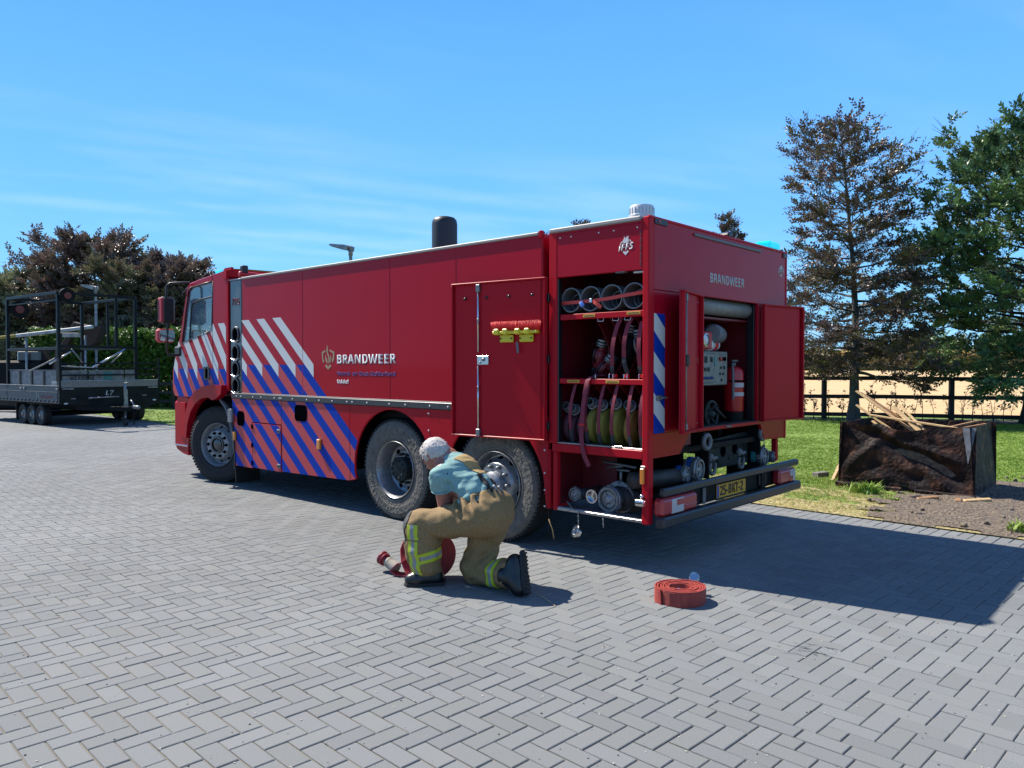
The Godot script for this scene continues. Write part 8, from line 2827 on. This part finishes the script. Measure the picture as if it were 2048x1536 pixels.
		hb.append([t1, t1 + (pd * 0.8 + fl * 0.6).normalized() * 0.030, 0.0125, 0.010])
		grown("glove", skin_mesh(hb, 0.0045, 0.008), M.glove_tan, t, O)

# ------------------------------------------------------------------ the hoses on the ground
func build_hoses() -> void:
	# the coil standing on edge between the hands
	var a := Vector3(-0.575, 0.172, -5.565)
	var ax := Vector3(0.50, 0.0, 0.80).normalized()
	var t := thing("fire_hose", "red hose being rolled up on edge, coupling end lying to the left", "fire hose", Vector3(a.x, 0, a.z))
	var o := Vector3(a.x, 0, a.z)
	var rad := ax.cross(Vector3.UP).normalized()
	var st := start()
	var pts := []
	var turns := 9.0
	var n := 260
	for k in n + 1:
		var f := float(k) / n
		var ang := f * turns * TAU
		var r := lerpf(0.045, 0.168, f)
		pts.append(a + (rad * cos(ang) + Vector3.UP * sin(ang)) * r - o)
	ribbon(st, pts, ax, 0.085, 0.0105)
	obj("coil", st, M.hose_rose, t)
	# the free end: leaves the coil low on the left, folds over and lies on the blocks
	var e := start()
	var fp := [Vector3(-0.575, 0.006, -5.565), Vector3(-0.66, 0.007, -5.59), Vector3(-0.76, 0.008, -5.62), Vector3(-0.845, 0.012, -5.645), Vector3(-0.885, 0.035, -5.655), Vector3(-0.868, 0.062, -5.655), Vector3(-0.82, 0.085, -5.665), Vector3(-0.79, 0.105, -5.69)]
	ribbon(e, fp.map(func(p: Vector3) -> Vector3: return p - o), Vector3(0.22, 0.0, -1.0), 0.085, 0.009)
	obj("hose_end", e, M.hose_rose, t)
	var lp := start()
	var lq := [Vector3(-0.74, 0.02, -5.60), Vector3(-0.785, 0.10, -5.66), Vector3(-0.80, 0.165, -5.72), Vector3(-0.79, 0.215, -5.75), Vector3(-0.755, 0.235, -5.735), Vector3(-0.70, 0.21, -5.68), Vector3(-0.66, 0.12, -5.61)]
	ribbon(lp, lq.map(func(p: Vector3) -> Vector3: return p - o), Vector3(0.85, 0.0, -0.5), 0.075, 0.009)
	obj("hose_loop", lp, M.hose_rose, t)
	var b := start()
	var c0 := Vector3(-0.855, 0.045, -5.675)
	var c1 := Vector3(-0.945, 0.085, -5.745)
	tube(b, [c0 - o, c0.lerp(c1, 0.3) - o, c0.lerp(c1, 0.55) - o, c0.lerp(c1, 0.9) - o], [0.042, 0.043, 0.040, 0.034], 18)
	for k in 5:
		ring(b, c0.lerp(c1, 0.35 + 0.09 * k) - o, along(c0, c1).basis, 0.039 - k * 0.0005, 0.004, 18, 6)
	obj("binding", b, M.hose_binding, t)
	var c := start()
	lathe(c, PackedVector2Array([Vector2(0.0, 0.0), Vector2(0.034, 0.0), Vector2(0.036, 0.018), Vector2(0.049, 0.019), Vector2(0.050, 0.030), Vector2(0.045, 0.032), Vector2(0.046, 0.046), Vector2(0.052, 0.047), Vector2(0.052, 0.058), Vector2(0.043, 0.060), Vector2(0.038, 0.04), Vector2(0, 0.04)]), 26, Transform3D(along(c0, c1).basis, c1 - o - (c1 - c0).normalized() * 0.01), 30)
	obj("coupling", c, M.brass_red, t)
	# the flat coil out in the sun
	var p0 := Vector3(1.108, 0, -5.03)
	var h := thing("fire_hose", "brick-red hose coiled flat on the blocks at the edge of the truck's shadow", "fire hose", p0)
	var hs := start()
	var hp := []
	var jit := FastNoiseLite.new()
	jit.seed = 6
	jit.frequency = 0.8
	for k in 300:
		var f := k / 299.0
		var ang := -f * 6.0 * TAU + 2.6
		var r := lerpf(0.065, 0.163, f) + 0.006 * jit.get_noise_2d(ang, 0.0) + (0.010 * sin(ang * 1.0) if f < 0.9 else 0.0)
		hp.append(Vector3(cos(ang) * r * 1.02, 0.050 + 0.006 * jit.get_noise_2d(ang, 9.0), sin(ang) * r * 0.98))
	# one ribbed band: nine fine ridges run along the outside
	ribbon(hs, hp, Vector3.UP, 0.098, 0.0095)
	for k in 8:
		var rib := []
		for j in range(240, 300, 2):
			var q: Vector3 = hp[j]
			rib.append(q + Vector3(q.x, 0, q.z).normalized() * 0.0050 + Vector3(0, -0.038 + k * 0.011, 0))
		tube(hs, rib, 0.0016, 4, false)
	obj("coil", hs, M.hose_red, h)
	var hc := start()
	coupling(hc, Vector3(0.120, 0.125, -0.130), Vector3(-0.25, 0.55, 0.8).normalized(), 0.034, 0.05)
	obj("coupling", hc, M.bright_steel, h)
	var hi := start()
	coupling(hi, Vector3(-0.012, 0.055, 0.0), Vector3(-0.3, 0.45, 0.8).normalized(), 0.032, 0.05)
	obj("coupling", hi, M.bright_steel, h)

func build_litter() -> void:
	var s := thing("straw", "single pale straw on the blocks behind the boot", "straw", Vector3(0.168, 0.0, -5.142))
	var st := start()
	tube(st, [Vector3(0, 0.006, 0), Vector3(0.05, 0.012, 0.10), Vector3(0.11, 0.005, 0.245)], 0.003, 5)
	obj("stalk", st, M.new_pine, s)
	var b := thing("brick", "grey brick half sunk in dry grass left of the steel box", "brick", Vector3(4.217, 0.03, -10.48), 0.5)
	var bs := start()
	box(bs, Vector3(0, 0.035, 0), Vector3(0.22, 0.07, 0.10), 0.006)
	obj("block", bs, M.clay_brick, b)
	var bits := [["charred wood scrap at the box's foot, leftmost on the soil", Vector3(4.54, 0.05, -8.66), 0.3, 0.20, "black_timber"], ["pale wood offcut lying below the stoke hole of the steel box", Vector3(4.68, 0.05, -8.64), 0.15, 0.26, "old_pine"], ["stubby burnt block upright near the box's right front corner", Vector3(4.95, 0.05, -8.50), 1.0, 0.14, "old_pine"], ["straight pale board end sticking out at the box's right foot", Vector3(5.16, 0.05, -8.50), 0.0, 0.30, "new_pine"], ["black charred lump on the bare soil in front of the box", Vector3(4.05, 0.05, -7.62), 0.7, 0.14, "black_timber"], ["pale stick leaning against the box's left corner", Vector3(4.33, 0.10, -10.25), 0.4, 0.30, "new_pine"]]
	for q in bits:
		var o := thing("wood_scrap", q[0], "wood scrap", q[1], q[2])
		var ws := start()
		box(ws, Vector3.ZERO, Vector3(q[3], 0.045, 0.06), 0.008, Basis.from_euler(Vector3(0.1, 0, 1.1 if q[0].contains("leaning") else 0.06)))
		obj("piece", ws, M[q[4]], o)
	var leaf := blade_tuft(26, 0.16, 0.022, 0.9, 12)
	for q in [["low green weed at the right rear foot of the steel box", Vector3(6.5, 0.02, -9.2), 1.3], ["green weed tuft at the block edge on the far right", Vector3(4.72, 0.01, -7.02), 1.0], ["yellow-green weed clump at the left foot of the steel box", Vector3(4.26, 0.03, -9.20), 1.1]]:
		var o := thing("weed", q[0], "weed", q[1], rnd(0, 6))
		var at := []
		var col := []
		for k in 7:
			at.append(Transform3D(Basis.from_euler(Vector3(0, rnd(0, TAU), 0)).scaled(Vector3.ONE * q[2] * rnd(0.6, 1.0)), Vector3(rnd(-0.14, 0.14), 0, rnd(-0.12, 0.12))))
			col.append(Color(0.12, 0.24, 0.03).lerp(Color(0.20, 0.27, 0.05), rng.randf()))
		stuff(spread("leaves", leaf, M.blade_grass, at, col, o))
	# rubber smudge on the blocks
	var sm := start()
	for k in 34:
		var c := Vector3(1.62 + rng.randfn(0, 0.075), 0.0012, -4.15 + rng.randfn(0, 0.05))
		var an := 2.35 + rng.randfn(0, 0.5)
		var l := rnd(0.01, 0.06)
		var w := rnd(0.001, 0.003)
		var dx := Vector3(cos(an), 0, -sin(an)) * l
		var dz := Vector3(sin(an), 0, cos(an)) * w
		face(sm, [c - dx, c - dz, c + dx, c + dz], Vector3.UP)
	var smo := obj("tyre_mark", sm, M.strip_grey, self)
	stuff(smo)
	smo.set_meta("label", "faint black rubber smudge on the blocks right of the flat hose coil")
	smo.set_meta("category", "mark")
	# scattered clods and ash on the soil
	var cl := start()
	box(cl, Vector3.ZERO, Vector3(0.05, 0.03, 0.04), 0.012)
	cl.generate_normals()
	var clod := cl.commit()
	var ca := []
	var cc := []
	while ca.size() < 700:
		var p := Vector3(rnd(3.6, 8.0), 0, rnd(-10.5, -6.0))
		if in_bare_patch(p) < 0.3 or uv_of(p).y > -0.06:
			continue
		p.y = 0.045
		ca.append(Transform3D(Basis.from_euler(Vector3(rnd(0, 6), rnd(0, 6), rnd(0, 6))).scaled(Vector3.ONE * pow(rng.randf(), 4.0) * 1.1 + Vector3.ONE * 0.12), p))
		cc.append(Color(0.05, 0.04, 0.035) if rng.randf() < 0.35 else Color(0.16, 0.13, 0.09) * rnd(0.7, 1.2))
	var cg := spread("clods", clod, M.leaf_straw, ca, cc, self)
	stuff(cg)
	cg.set_meta("label", "loose clods and ash on the bare soil round the steel box")
	cg.set_meta("category", "soil")
	# grit and seeds caught on the paving
	var ga := []
	var gc := []
	for k in 1500:
		var z := -2.4 - 9.0 * pow(rng.randf(), 1.4)
		var p := Vector3(z * rnd(-0.72, 0.72), 0.001, z)
		if uv_of(p).y < 0.05:
			continue
		ga.append(Transform3D(Basis.from_euler(Vector3(0, rnd(0, 6), 0)).scaled(Vector3.ONE * rnd(0.04, 0.17)), p))
		gc.append(Color(0.5, 0.46, 0.38) if rng.randf() < 0.6 else Color(0.04, 0.035, 0.03))
	var gg := spread("grit", clod, M.leaf_straw, ga, gc, self)
	stuff(gg)
	gg.set_meta("label", "tiny grit and seeds scattered on the paving blocks")
	gg.set_meta("category", "grit")
